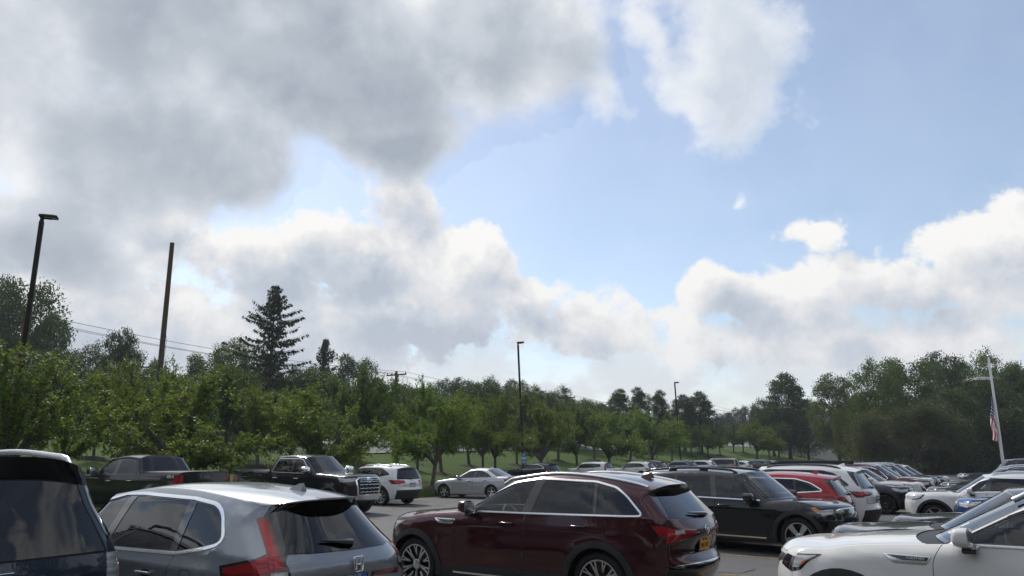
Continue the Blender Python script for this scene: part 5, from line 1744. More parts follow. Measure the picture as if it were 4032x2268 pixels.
# ---- grass
m, b, out = newmat('lawn_grass')
co = objco(b)
n1 = b.noise(co, 0.22, 5.0, 0.6)
n2 = b.noise(co, 2.6, 4.0, 0.65)
n3 = b.noise(co, 38.0, 3.0, 0.7)
c1 = b.mix(b.smooth(n1, 0.35, 0.7), (0.070, 0.132, 0.025), (0.110, 0.175, 0.036))
c2 = b.mix(b.smooth(n2, 0.45, 0.75), c1, (0.125, 0.150, 0.040))
c3 = b.mix(b.math('MULTIPLY', n3, 0.75), c2, (0.034, 0.068, 0.014))
clover = b.smooth(b.noise(co, 9.0, 2.0, 0.5), 0.72, 0.80)
c4 = b.mix(b.math('MULTIPLY', clover, 0.35), c3, (0.20, 0.20, 0.14))
principled(b, out, c4, 0.85, 0, 0, 0, 0.15, b.math('ADD', b.math('MULTIPLY', n3, 0.6), b.math('MULTIPLY', n2, 0.8)), 0.12)
M['lawn'] = m
# ---- asphalt
m, b, out = newmat('asphalt')
co = objco(b)
big = b.noise(co, 0.16, 4.0, 0.55)
mid = b.noise(co, 1.4, 5.0, 0.65)
fine = b.noise(co, 70.0, 3.0, 0.75)
vor = b.new('ShaderNodeTexVoronoi', feature='DISTANCE_TO_EDGE')
wv = b.vmath('ADD', co, b.vmath('SCALE', b.noise(co, 1.1, 4.0, 0.6, col=True), scale=1.3))
b.put(vor, 'Vector', wv)
vor.inputs['Scale'].default_value = 0.30
crack = b.math('MULTIPLY', b.smooth(vor.outputs[0], 0.005, 0.013, 1.0, 0.0), b.smooth(b.noise(co, 0.4, 2.0, 0.5), 0.40, 0.54))
base = b.mix(big, (0.078, 0.079, 0.083), (0.118, 0.118, 0.121))
base = b.mix(b.smooth(mid, 0.35, 0.75), base, (0.095, 0.096, 0.100))
base = b.mix(b.math('MULTIPLY', b.smooth(mid, 0.62, 0.80), 0.55), base, (0.045, 0.045, 0.047))
base = b.mix(b.smooth(fine, 0.40, 0.80), base, (0.175, 0.172, 0.167))
oil = b.smooth(b.noise(co, 0.75, 3.0, 0.5), 0.60, 0.72)
base = b.mix(b.math('MULTIPLY', oil, 0.5), base, (0.028, 0.028, 0.029))
base = b.mix(crack, base, (0.012, 0.012, 0.013))
principled(b, out, base, b.math('MULTIPLY_ADD', mid, 0.25, 0.62), 0, 0, 0, 0.35, b.math('SUBTRACT', b.math('MULTIPLY', fine, 0.5), crack), 0.012)
M['asphalt'] = m
m, b, out = newmat('yellow_paint')
co = objco(b)
wear = b.smooth(b.noise(co, 9.0, 6.0, 0.75), 0.40, 0.62)
base = b.mix(wear, (0.42, 0.24, 0.035), (0.085, 0.078, 0.065))
principled(b, out, base, 0.7, 0, 0, 0, 0.3)
M['yellow'] = m
M['concrete'] = simple('concrete', (0.34, 0.31, 0.27), 0.85, nscale=12, var=0.25)
M['mulch'] = simple('bark_mulch', (0.022, 0.016, 0.012), 0.95, nscale=30, var=0.6, bump=0.03)
M['road'] = simple('pale_road', (0.20, 0.20, 0.21), 0.8, nscale=3, var=0.15)

us = np.concatenate([np.arange(-420, -60, 40), np.arange(-60, -14, 4), [-13.35, -13.0, -12.85, -12, -8, -4, 0, 5, 10, 15, 20, 22, 24], np.arange(25, 37, 0.35), np.arange(37, 62, 1.0), np.arange(62, 100, 4), np.arange(100, 700, 50)])
vs = np.concatenate([np.arange(-420, -60, 40), np.arange(-60, -14, 4), [-13.35, -13.0, -12.85], np.arange(-12, 110, 1.6), [111.6, 111.9, 112.05, 112.2, 113], np.arange(114, 170, 2), np.arange(170, 900, 50)])
lawn = grid_mesh('lawn', us, vs, terrain_fr, M['lawn'])

vs2 = np.arange(R_BACK, R_END + 0.01, 1.0)
def lot_mesh():
    V, F_ = [], []
    fr_n = 24
    for Rv in vs2:
        e = float(edge_f(Rv)) + 0.05 * math.sin(Rv * 2.1) + 0.04 * math.sin(Rv * 5.3)
        for i in range(fr_n + 1):
            x, y = fr(F_BACK + (e - F_BACK) * i / fr_n, Rv)
            V.append((x, y, 0.0))
    n = fr_n + 1
    for j in range(len(vs2) - 1):
        for i in range(fr_n):
            F_.append((j * n + i, (j + 1) * n + i, (j + 1) * n + i + 1, j * n + i + 1))
    me = mesh_np('parking_lot', V, np.array(F_), mat=M['asphalt'])
    o = link(bpy.data.objects.new('parking_lot', me))
    o['kind'] = 'structure'
lot_mesh()

# ---- painted stall lines: worn yellow strips
mk = MB()
def strip(F0, R0, F1, R1, w=0.10, z=0.004):
    a, c = Vector(fr(F0, R0)), Vector(fr(F1, R1))
    d = (c - a).normalized()
    nrm = Vector((-d.y, d.x)) * (w / 2)
    n = max(1, int((c - a).length / 2.0))
    V, Fq = [], []
    for i in range(n + 1):
        p = a.lerp(c, i / n)
        V += [(p.x + nrm.x, p.y + nrm.y, z), (p.x - nrm.x, p.y - nrm.y, z)]
    for i in range(n):
        Fq.append((2 * i, 2 * i + 1, 2 * i + 3, 2 * i + 2))
    mk.add(V, Fq)
PITCH = 2.62
for i in range(-10, 18):
    Rv = 13.37 + PITCH * (i + 0)
    if -6 < Rv < 49:
        strip(3.22, Rv, 8.9, Rv)
        strip(-2.5, Rv, 3.08, Rv)
strip(3.15, -6, 3.15, 49, 0.11, 0.0045)
for i in range(-8, 10):
    strip(20.2, 14.5 + PITCH * i, 25.4, 14.5 + PITCH * i)
for i in range(0, 26):
    strip(28.4, 46.5 + PITCH * i, 33.3, 46.5 + PITCH * i)
ob = mk.obj('stall_markings', M['yellow'], smooth=False)
ob['kind'] = 'structure'

# ---- kerb at the far end of the rows, and the road beyond the lawn
kb = MB()
for j in range(20):
    f0, f1 = -13 + j * 2.0, -13 + (j + 1) * 2.0 - 0.012
    V = []
    for z0 in (-0.05, 0.14):
        for f_, r_ in ((f0, R_END - 0.02), (f0, R_END + 0.16), (f1, R_END + 0.16), (f1, R_END - 0.02)):
            x, y = fr(f_, r_ + (0.02 if z0 > 0 else 0))
            V.append((x, y, z0))
    kb.add(V, [(0, 3, 2, 1), (4, 5, 6, 7), (0, 1, 5, 4), (1, 2, 6, 5), (2, 3, 7, 6), (3, 0, 4, 7)])
ob = kb.obj('kerb', M['concrete'], smooth=False)
ob['kind'] = 'structure'
road = grid_mesh('road', np.arange(50.5, 57.6, 1.0), np.arange(-60, 420, 4.0), lambda U, V_: terrain_fr(U, V_) + 0.10, M['road'])

# ---- grass blades along the edge of the asphalt
def blades():
    r = np.random.default_rng(3)
    n = 46000
    Rv = r.uniform(6, 44, n)
    s = np.abs(r.normal(0, 1.6, n)) - 0.12
    Fv = edge_f(Rv) + s
    z = terrain_fr(Fv, Rv)
    x = FD.x * Fv + RD.x * Rv
    y = FD.y * Fv + RD.y * Rv
    h = r.uniform(0.05, 0.15, n) * np.where(s < 0.5, 1.25, 0.8)
    a = r.uniform(0, 2 * np.pi, n)
    w = r.uniform(0.010, 0.022, n)
    lean = r.normal(0, 0.05, (n, 2))
    V = np.zeros((n, 3, 3))
    V[:, 0] = np.stack([x - np.cos(a) * w, y - np.sin(a) * w, z - 0.02], 1)
    V[:, 1] = np.stack([x + np.cos(a) * w, y + np.sin(a) * w, z - 0.02], 1)
    V[:, 2] = np.stack([x + lean[:, 0], y + lean[:, 1], z + h], 1)
    me = mesh_np('grass', V.reshape(-1, 3), np.arange(n * 3).reshape(n, 3), smooth=False, mat=M['leaf_grass'])
    o = link(bpy.data.objects.new('grass', me))
    o['kind'] = 'stuff'

def leafmat(name, a, c, d, trans=0.35, rough=0.5):
    """leaf colours differ from leaf to leaf and from bough to bough; light passes through"""
    m, b, out = newmat(name)
    g = b.new('ShaderNodeNewGeometry')
    rnd = g.outputs['Random Per Island']
    n = b.noise(objco(b), 0.9, 3.0, 0.6)
    oi = b.new('ShaderNodeObjectInfo').outputs['Random']
    col = b.mix(rnd, a, c)
    col = b.mix(b.smooth(b.math('ADD', n, b.math('MULTIPLY_ADD', rnd, 0.3, -0.15)), 0.5, 0.78), col, d)
    hs = b.new('ShaderNodeHueSaturation')
    b.put(hs, 'Hue', b.math('MULTIPLY_ADD', oi, 0.03, 0.485))
    b.put(hs, 'Value', b.math('MULTIPLY_ADD', oi, 0.30, 0.85))
    b.put(hs, 'Color', col)
    col = hs.outputs[0]
    p = b.new('ShaderNodeBsdfPrincipled')
    b.put(p, 'Base Color', col)
    b.put(p, 'Roughness', rough)
    b.put(p, 'Specular IOR Level', 0.2)
    t = b.new('ShaderNodeBsdfTranslucent')
    b.put(t, 0, b.mix(0.5, col, (0.10, 0.14, 0.01), 'ADD'))
    ms = b.new('ShaderNodeMixShader')
    b.put(ms, 0, trans)
    b.l.new(p.outputs[0], ms.inputs[1])
    b.l.new(t.outputs[0], ms.inputs[2])
    b.l.new(ms.outputs[0], out.inputs[0])
    return m
M['leaf_grass'] = leafmat('grass_blades', (0.05, 0.095, 0.018), (0.09, 0.135, 0.03), (0.12, 0.13, 0.045), 0.3)
blades()

# ================================================================== trees
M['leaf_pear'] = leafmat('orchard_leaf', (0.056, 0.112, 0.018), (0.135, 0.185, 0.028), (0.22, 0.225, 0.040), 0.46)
M['leaf_pear_dark'] = leafmat('dark_orchard_leaf', (0.036, 0.0816, 0.0216), (0.0744, 0.1296, 0.03), (0.108, 0.15, 0.03), 0.38)  # darker leaf tone, used on some of the orchard trees
M['leaf_dark'] = leafmat('dark_broad_leaf', (0.0207, 0.046, 0.0196), (0.0483, 0.0805, 0.0287), (0.0747, 0.1012, 0.0299), 0.28)
M['leaf_olive'] = leafmat('olive_broad_leaf', (0.036, 0.072, 0.016), (0.076, 0.115, 0.022), (0.120, 0.145, 0.028), 0.34)
M['leaf_yellow'] = leafmat('turning_leaf', (0.042, 0.070, 0.016), (0.085, 0.105, 0.020), (0.19, 0.155, 0.022), 0.30)
M['leaf_rust'] = leafmat('brownish_leaf', (0.036, 0.054, 0.020), (0.060, 0.072, 0.026), (0.078, 0.060, 0.036), 0.26)
M['leaf_haze'] = leafmat('haze_tinted_leaf', (0.016, 0.030, 0.022), (0.030, 0.046, 0.034), (0.040, 0.052, 0.040), 0.2)  # bluish distance haze put into the leaf colour of the far trees
M['needle'] = leafmat('needles', (0.014, 0.030, 0.017), (0.032, 0.052, 0.027), (0.042, 0.058, 0.026), 0.12)
M['bark'] = simple('bark', (0.045, 0.037, 0.031), 0.9, nscale=18, var=0.55, bump=0.03)
M['bark_grey'] = simple('grey_bark', (0.085, 0.076, 0.066), 0.9, nscale=18, var=0.5, bump=0.03)

def nrm(v):
    return v / (np.linalg.norm(v, axis=-1, keepdims=True) + 1e-9)

def leaf_quads(P_, D, size, r, width=0.5, up=0.6):
    """one kite-shaped leaf per point, pointing along D"""
    n = len(P_)
    D = nrm(D)
    N = nrm(r.normal(0, 1, (n, 3)) + np.array([0, 0, up]))
    S = nrm(np.cross(D, N))
    Lh = size * r.uniform(0.7, 1.3, n)
    w = (Lh * width)[:, None]
    Lh = Lh[:, None]
    fold = nrm(np.cross(S, D)) * (w * 0.25)
    V = np.stack([P_, P_ + D * Lh * 0.45 + S * w * 0.5 + fold, P_ + D * Lh, P_ + D * Lh * 0.45 - S * w * 0.5 + fold], 1)
    return V.reshape(-1, 3), np.arange(4 * n).reshape(n, 4)

def quad_path(a, c, b_, n):
    t = np.linspace(0, 1, n)[:, None]
    return (1 - t) ** 2 * a + 2 * t * (1 - t) * c + t * t * b_

def orchard_tree(seed, H=5.2, Wd=5.6, dens=1.0, fork=1.15, leaf=0.125, spiky=1.0, low=0.75, el0=-34):
    r = np.random.default_rng(seed)
    tr = MB()
    lean = r.normal(0, 0.10, 2)
    top = np.array([lean[0], lean[1], fork])
    tr.tube([(0, 0, -0.25), (0.02, 0, 0.05), (lean[0] * 0.4, lean[1] * 0.4, fork * 0.5), tuple(top)], [0.20, 0.15, 0.125, 0.135], 9)
    LP, LD = [], []
    nl = 20
    cc = np.array([0, 0, fork + 0.55 * (H - fork) * 0.62])
    for i in range(nl):
        a = i * 2.39996 + r.normal(0, 0.25)
        el = np.sin(np.radians(el0 + (84 - el0) * ((i * 0.618 + r.uniform(0, 0.12)) % 1.0)))
        ce = math.sqrt(max(0.02, 1 - el * el))
        k = r.uniform(0.80, 1.06)
        hz = (H - cc[2]) if el > 0 else (cc[2] - low)
        e = cc + np.array([math.cos(a) * ce * Wd / 2 * k, math.sin(a) * ce * Wd / 2 * k, el * hz * k])
        s0 = top + np.array([r.normal(0, 0.03), r.normal(0, 0.03), -r.uniform(0, 0.25)])
        mid = s0 + (e - s0) * 0.45 + np.array([0, 0, 0.35 + 0.25 * ce])
        lp = quad_path(s0, mid, e, 9)
        tr.tube([tuple(p) for p in lp[:8]], list(np.linspace(0.075, 0.018, 8)), 6)
        out = nrm(e - cc)
        for t in np.linspace(0.28, 1.0, 10):
            p0 = quad_path(s0, mid, e, 60)[int(t * 59)]
            d = nrm(out * 0.7 + r.normal(0, 0.62, 3) + np.array([0, 0, 0.30]))
            ln = r.uniform(0.55, 1.05) * (0.6 + 0.4 * t) * Wd / 5.6
            p1 = p0 + d * ln
            tr.tube([tuple(p0), tuple((p0 + p1) / 2 + r.normal(0, 0.04, 3)), tuple(p1)], [0.018, 0.012, 0.006], 4, False)
            ns = max(2, int(7 * dens))
            for q in range(ns):
                b0 = p0 + d * ln * r.uniform(0.15, 1.0) + r.normal(0, 0.05, 3)
                sd_ = nrm(d * 0.6 + out * 0.35 + r.normal(0, 0.6, 3) + np.array([0, 0, 0.35]))
                sl = r.uniform(0.30, 0.62)
                nlv = 13
                tt = np.linspace(0.05, 1, nlv)[:, None]
                pts = b0 + sd_ * sl * tt + np.array([0, 0, -0.10]) * tt ** 2
                LP.append(pts + r.normal(0, 0.015, pts.shape))
                LD.append(sd_ * 0.35 + r.normal(0, 0.75, (nlv, 3)) + np.array([0, 0, -0.55]))
    for q in range(int(15 * spiky)):            # upright whips above the crown
        a, rr = r.uniform(0, 2 * np.pi), Wd * 0.42 * math.sqrt(r.uniform(0, 1))
        z = cc[2] + (H - cc[2]) * math.sqrt(max(0, 1 - (rr / (Wd * 0.55)) ** 2)) * 0.92
        b0 = np.array([math.cos(a) * rr, math.sin(a) * rr, z])
        sd_ = nrm(np.array([math.cos(a) * rr * 0.12, math.sin(a) * rr * 0.12, 1.0]) + r.normal(0, 0.15, 3))
        sl = r.uniform(0.45, 1.0)
        tt = np.linspace(-0.3, 1, 20)[:, None]
        pts = b0 + sd_ * sl * tt
        LP.append(pts + r.normal(0, 0.02, pts.shape))
        LD.append(sd_ * 0.4 + r.normal(0, 0.7, (20, 3)) + np.array([0, 0, -0.25]))
    P_, D = np.concatenate(LP), np.concatenate(LD)
    V, Fq = leaf_quads(P_, D, leaf, r, 0.56)
    return mesh_np('crown', V, Fq, smooth=False), tr.mesh('trunk', auto=60)

def broad_tree(seed, H=12.0, Wd=10.0, lobes=20, leaf=0.25, base=0.10, clumps=46, per=19, upright=0.0):
    """a large crown: lobes of leaf clumps at the ends of limbs, with gaps between them"""
    r = np.random.default_rng(seed)
    tr = MB()
    zb_ = H * base
    tr.tube([(0, 0, -0.6), (0, 0, 0.3), (r.normal(0, 0.15), r.normal(0, 0.15), zb_ * 1.2), (r.normal(0, 0.3), r.normal(0, 0.3), H * 0.62)], [0.46, 0.34, 0.26, 0.08], 9)
    LP, LD = [], []
    for i in range(lobes):
        a = i * 2.39996 + r.normal(0, 0.3)
        t = (i + 0.5) / lobes
        z = zb_ + (H - zb_) * (0.06 + 0.86 * t) * r.uniform(0.93, 1.05)
        env = math.sin(math.pi * (0.16 + 0.80 * (z - zb_) / (H - zb_))) ** (0.7 + upright)
        rr = Wd / 2 * env * math.sqrt(r.uniform(0.15, 0.85))
        c = np.array([math.cos(a) * rr, math.sin(a) * rr, z])
        R_ = np.array([1.0, 1.0, 0.75]) * Wd * r.uniform(0.13, 0.21)
        s0 = np.array([0, 0, zb_ * r.uniform(0.8, 1.2) + (z - zb_) * 0.35])
        tr.tube([tuple(p) for p in quad_path(s0, (s0 + c) / 2 + np.array([0, 0, 0.5]), c, 6)], list(np.linspace(0.13, 0.025, 6)), 5)
        d = nrm(r.normal(0, 1, (clumps, 3)) + np.array([0, 0, 0.35]))
        cp = c + d * R_ * r.uniform(0.55, 1.12, (clumps, 1))
        for k in range(clumps):
            pts = cp[k] + r.normal(0, 0.035 * Wd, (per, 3)) * np.array([1, 1, 0.7])
            LP.append(pts)
            LD.append(d[k] * 0.8 + r.normal(0, 0.7, (per, 3)) + np.array([0, 0, -0.35 + upright]))
    P_, D = np.concatenate(LP), np.concatenate(LD)
    V, Fq = leaf_quads(P_, D, leaf, r, 0.62)
    return mesh_np('crown', V, Fq, smooth=False), tr.mesh('trunk', auto=60)

def spruce_tree(seed, H=19.0, Wd=9.0, base=0.16, gap=1.0):
    r = np.random.default_rng(seed)
    tr = MB()
    tr.tube([(0, 0, -0.5), (0, 0, H * 0.3), (0.05, 0, H * 0.7), (0, 0, H)], [0.34, 0.26, 0.13, 0.02], 8)
    LP, LD = [], []
    z = H * base
    while z < H - 0.15:
        t = (z - H * base) / (H * (1 - base))
        prof = Wd / 2 * min(1.0, (1 - t) / 0.42) ** 0.85 * (0.82 + 0.18 * math.sin(t * 23 + seed)) + 0.15
        nb = r.integers(4, 7)
        for q in range(nb):
            a = 2 * math.pi * q / nb + r.uniform(0, 1.2)
            ln = prof * r.uniform(0.45, 1.25)
            hz = np.array([math.cos(a), math.sin(a), 0.0])
            rise = 0.10 + 0.45 * t
            p0 = np.array([0, 0, z])
            p2 = p0 + hz * ln + np.array([0, 0, ln * (rise - 0.18)])
            mid = p0 + hz * ln * 0.5 + np.array([0, 0, -ln * (0.16 * (1 - t))])
            tip_up = np.array([0, 0, 0.10 * ln])
            pth = quad_path(p0, mid, p2 + tip_up * 0.4, 8)
            tr.tube([tuple(p) for p in pth], list(np.linspace(0.045, 0.008, 8) * (0.5 + 0.5 * (1 - t))), 4, False)
            nt = max(7, int(ln * 17))
            tt = np.clip(r.uniform(0.10, 1.02, nt), 0, 1)
            pp = quad_path(p0, mid, p2, 60)[(tt * 59).astype(int)]
            side = np.array([-hz[1], hz[0], 0])
            off = r.normal(0, 1, (nt, 1)) * side * 0.16 * (0.4 + ln * 0.12) * (1.15 - tt[:, None])
            LP.append(pp + off + np.array([0, 0, -0.02]))
            LD.append(hz * 0.45 + off * 2.0 + np.array([0, 0, -0.75]) + r.normal(0, 0.30, (nt, 3)))
        z += gap * r.uniform(0.35, 0.62) * (0.45 + 0.8 * (1 - t))
    P_, D = np.concatenate(LP), np.concatenate(LD)
    V, Fq = leaf_quads(P_, D, 0.44, r, 0.38, 0.1)
    return mesh_np('crown', V, Fq, smooth=False), tr.mesh('trunk', auto=60)

def bare_tree(seed, H=13.0, Wd=16.0):
    """wide open tree whose grey limbs show through thin brownish leaves"""
    r = np.random.default_rng(seed)
    tr = MB()
    tr.tube([(0, 0, -0.5), (0.1, 0, 0.8), (0.0, 0, 1.9)], [0.42, 0.34, 0.36], 9)
    LP, LD = [], []
    def grow(p, d, ln, rad_, depth):
        q = p + d * ln
        mid = (p + q) / 2 + r.normal(0, 0.06 * ln, 3)
        tr.tube([tuple(p), tuple(mid), tuple(q)], [rad_, rad_ * 0.82, rad_ * 0.62], 6 if depth < 2 else 4, False)
        if depth >= 2:
            n = 26 if depth < 4 else 42
            pts = p + d * ln * r.uniform(0.2, 1.1, (n, 1)) + r.normal(0, 0.42, (n, 3))
            LP.append(pts)
            LD.append(r.normal(0, 0.8, (n, 3)) + np.array([0, 0, -0.5]))
        if depth < 5:
            for _ in range(3 if depth < 4 else 2):
                nd = nrm(d + r.normal(0, 0.48, 3) + np.array([0, 0, 0.06]))
                grow(p + d * ln * r.uniform(0.7, 1.0), nd, ln * r.uniform(0.62, 0.86), rad_ * 0.60, depth + 1)
    for i in range(7):
        a = 2 * math.pi * i / 7 + r.uniform(0, 0.6)
        el = r.uniform(0.35, 1.25)
        d = np.array([math.cos(a) * math.cos(el), math.sin(a) * math.cos(el), math.sin(el)])
        grow(np.array([0, 0, 1.7]), d, 3.3 * Wd / 16, 0.17, 0)
    P_, D = np.concatenate(LP), np.concatenate(LD)
    V, Fq = leaf_quads(P_, D, 0.20, r, 0.55)
    return mesh_np('crown', V, Fq, smooth=False), tr.mesh('trunk', auto=60)

KIND = {}
for i, (h_, w_) in enumerate(((5.2, 5.8), (5.6, 5.2), (5.0, 6.2), (5.9, 5.6), (5.3, 5.0), (5.5, 6.0))):
    KIND['orchard%d' % i] = (orchard_tree(20 + i, h_, w_, spiky=0.8 + 0.25 * (i % 3)), h_, w_)
for i, (h_, w_) in enumerate(((4.9, 6.0), (5.3, 5.4), (4.7, 6.2), (5.4, 5.6), (5.0, 5.4))):
    KIND['orchard%d' % (6 + i)] = (orchard_tree(40 + i, h_, w_, fork=1.5, low=1.45, el0=-30, spiky=0.7), h_, w_)
for i, (h_, w_, up) in enumerate(((12, 10, 0.0), (12, 11, 0.0), (13, 9, 0.1), (11, 11, 0.0), (14, 8, 0.5))):
    KIND['broad%d' % i] = (broad_tree(50 + i, h_, w_, lobes=26, upright=up), h_, w_)
KIND['spruce0'] = (spruce_tree(3, 19, 9.5), 19, 9.5)
KIND['spruce1'] = (spruce_tree(9, 12, 5.0), 12, 5.0)
KIND['bare'] = (bare_tree(5), 13, 16)
KIND['shrub'] = (broad_tree(70, 1.4, 2.0, lobes=8, leaf=0.09, base=0.05, clumps=26, per=10), 1.4, 2.0)

def plant(kind, x, y, H, Wd, leaf, label, group=None, rz=None, name='tree', bark='bark', z=None):
    (crown, trunk), h0, w0 = KIND[kind]
    o = empty(name, (x, y, terrain(x, y) if z is None else z), rng.uniform(0, 6.28) if rz is None else rz)
    o.scale = (Wd / w0, Wd / w0, H / h0)
    if name == 'orchard_tree':            # planted trees never stand quite plumb
        o.rotation_euler = (rng.normal(0, 0.045), rng.normal(0, 0.045), o.rotation_euler.z)
    tag(o, label, 'shrub' if name == 'shrub' else 'tree', group)
    for nm, me, mk in (('trunk', trunk, bark), ('crown', crown, leaf)):
        c = bpy.data.objects.new(nm, me)
        setm(c, M[mk])
        link(c, o)
    return o

FPX, UC, VC, CAMZ, PIT = 1901.0, 1288.0, 724.5, 1.94, rad(12.68)    # the survey: sight lines from the camera to the tree feet
def sight(u, v):
    a, c = (u - UC) / FPX, (VC - v) / FPX
    return Vector((a, math.cos(PIT) - c * math.sin(PIT), math.sin(PIT) + c * math.cos(PIT)))
def foot(u, v):
    """where the sight line meets the terrain"""
    d = sight(u, v)
    p = Vector((0, 0, CAMZ))
    for i in range(4000):
        p = p + d * 0.1
        if i > 150 and p.z <= terrain(p.x, p.y):
            break
    return p.x, p.y
def far_at(u, Yd):
    d = sight(u, 1100)
    return d.x / d.y * Yd, Yd
def top_z(u, v, Yd):
    d = sight(u, v)
    return CAMZ + d.z / d.y * Yd

# ================================================================== orchard trees on the lawn
def fr_on(u, Fv):
    """point with sight direction u on the line F = Fv of the lot"""
    d = sight(u, 1150)
    k = d.x / d.y
    Rv = Fv * (FD.y * 1.0 + RD.x * 0 - 0) if False else None
    # (FD F + RD R).x = k (FD F + RD R).y
    R_ = Fv * (k * FD.y - FD.x) / (RD.x - k * RD.y)
    return fr(Fv, R_)
def orch(kind, u, vtop, wpx, where, leaf, label, group=None, bark='bark_grey'):
    x, y = fr_on(u, where) if not isinstance(where, tuple) else foot(*where)
    H = (top_z(u, vtop, y) - terrain(x, y)) * 0.95
    return plant(kind, x, y, max(2.5, H), wpx * y / FPX, leaf, label, group, name='orchard_tree', bark=bark)

ORD = 'first second third fourth fifth sixth seventh eighth ninth tenth eleventh twelfth thirteenth fourteenth fifteenth sixteenth seventeenth eighteenth nineteenth twentieth'.split()
def nth(l, u):
    return ORD[sorted(l).index(u)]
ORCH = 'rounded trees planted on the lawn'
orch('orchard3', 10, 880, 400, 28.4, 'leaf_pear', 'bushy yellow-green tree standing in front of the tall dark lamp post', ORCH)
orch('orchard0', 330, 918, 230, 33.0, 'leaf_pear', 'leafy tree rising behind the cab of the pickup with the 4X4 mark', ORCH)
orch('orchard2', 468, 958, 410, 28.6, 'leaf_pear', 'widest low-hanging leafy tree, its boughs over the bed of the 4X4 pickup', ORCH)
orch('orchard4', 650, 985, 170, 36.0, 'leaf_pear', 'thin-crowned tree on a mulch ring before the grey board fence', ORCH)
orch('orchard5', 812, 982, 300, 28.8, 'leaf_pear', 'spreading tree with a forked trunk right behind the chrome-grilled pickup cab', ORCH)
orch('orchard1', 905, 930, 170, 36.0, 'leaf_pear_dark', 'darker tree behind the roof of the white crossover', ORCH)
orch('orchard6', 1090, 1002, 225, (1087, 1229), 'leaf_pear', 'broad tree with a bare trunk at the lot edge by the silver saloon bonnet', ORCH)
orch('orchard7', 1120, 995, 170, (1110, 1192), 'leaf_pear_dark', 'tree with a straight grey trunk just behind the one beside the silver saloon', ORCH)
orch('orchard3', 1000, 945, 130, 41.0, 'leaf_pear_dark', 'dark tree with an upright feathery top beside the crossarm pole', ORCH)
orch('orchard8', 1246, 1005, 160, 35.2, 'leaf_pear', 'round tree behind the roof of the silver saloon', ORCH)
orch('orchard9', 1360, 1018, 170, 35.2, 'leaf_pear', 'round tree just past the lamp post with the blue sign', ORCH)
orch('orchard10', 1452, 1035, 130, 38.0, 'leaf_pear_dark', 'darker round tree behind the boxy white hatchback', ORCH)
orch('orchard6', 1535, 1040, 165, 35.6, 'leaf_pear', 'yellowish round tree behind the white low wagon', ORCH)
orch('orchard7', 1640, 1035, 170, 35.8, 'leaf_pear', 'dense round tree behind the dark SUV row, before the third lamp post', ORCH)
FAR_O = 'small round trees in the far orchard rows'
fk = [(1740, 1148, 1074, 82), (1782, 1151, 1070, 74), (1812, 1146, 1074, 66), (1846, 1140, 1066, 66), (1905, 1160, 1068, 105), (1937, 1158, 1074, 72), (1960, 1156, 1068, 84),
      (2016, 1149, 1072, 74), (2036, 1147, 1074, 64), (2052, 1140, 1070, 62), (2068, 1138, 1070, 60), (2084, 1139, 1072, 62), (2104, 1143, 1070, 70), (2128, 1146, 1070, 64), (1870, 1139, 1070, 60), (1990, 1141, 1072, 64), (1760, 1140, 1068, 60)]
MULCH_AT = []
for i, (u, vb, vt, w) in enumerate(fk):
    t_ = orch('orchard%d' % (6 + i % 5), u, vt, w, (u, vb), 'leaf_pear' if i % 3 else 'leaf_pear_dark', 'small round tree in the far orchard rows, %s from the left' % nth([q[0] for q in fk], u), FAR_O, 'bark')
    MULCH_AT.append(t_.location[:2])
BACK_O = 'orchard trees half hidden behind the front row'
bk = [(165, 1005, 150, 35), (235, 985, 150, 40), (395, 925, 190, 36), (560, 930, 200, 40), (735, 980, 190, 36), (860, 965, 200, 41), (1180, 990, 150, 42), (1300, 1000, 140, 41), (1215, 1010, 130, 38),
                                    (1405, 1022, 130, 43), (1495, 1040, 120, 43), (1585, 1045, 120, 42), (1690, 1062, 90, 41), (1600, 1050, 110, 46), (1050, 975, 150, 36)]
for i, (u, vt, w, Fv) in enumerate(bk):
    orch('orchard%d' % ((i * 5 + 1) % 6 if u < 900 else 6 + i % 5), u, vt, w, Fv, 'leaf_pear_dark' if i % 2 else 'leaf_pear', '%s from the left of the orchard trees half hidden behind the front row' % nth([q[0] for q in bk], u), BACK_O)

# mulch mounds round the trunks
mm = MB()
rm = np.random.default_rng(5)
def mulch(x, y, rr=0.9):
    z = terrain(x, y)
    n = 14
    V = [(x, y, z + 0.16)]
    for k in range(n):
        a = 2 * math.pi * k / n
        q = rr * 0.55 * rm.uniform(0.85, 1.15)
        V.append((x + math.cos(a) * q, y + math.sin(a) * q, terrain(x + math.cos(a) * q, y + math.sin(a) * q) + 0.12 + rm.normal(0, 0.02)))
    for k in range(n):
        a = 2 * math.pi * k / n
        q = rr * rm.uniform(0.85, 1.15)
        V.append((x + math.cos(a) * q, y + math.sin(a) * q, terrain(x + math.cos(a) * q, y + math.sin(a) * q) - 0.02))
    Fq = [(0, 1 + k, 1 + (k + 1) % n) for k in range(n)] + [(1 + k, 1 + n + k, 1 + n + (k + 1) % n, 1 + (k + 1) % n) for k in range(n)]
    mm.add(V, Fq)
for o in [o for o in COL.objects if o.get('category') == 'tree']:
    mulch(o.location.x, o.location.y, 0.95)
# planting bed at the end of the rows
for i in range(46):
    x, y = far_at(2330 + i * 5.5, 99 + 5 * math.sin(i * 1.7))
    mulch(x, y, 2.2)
ob = mm.obj('mulch', M['mulch'])
ob['kind'] = 'stuff'

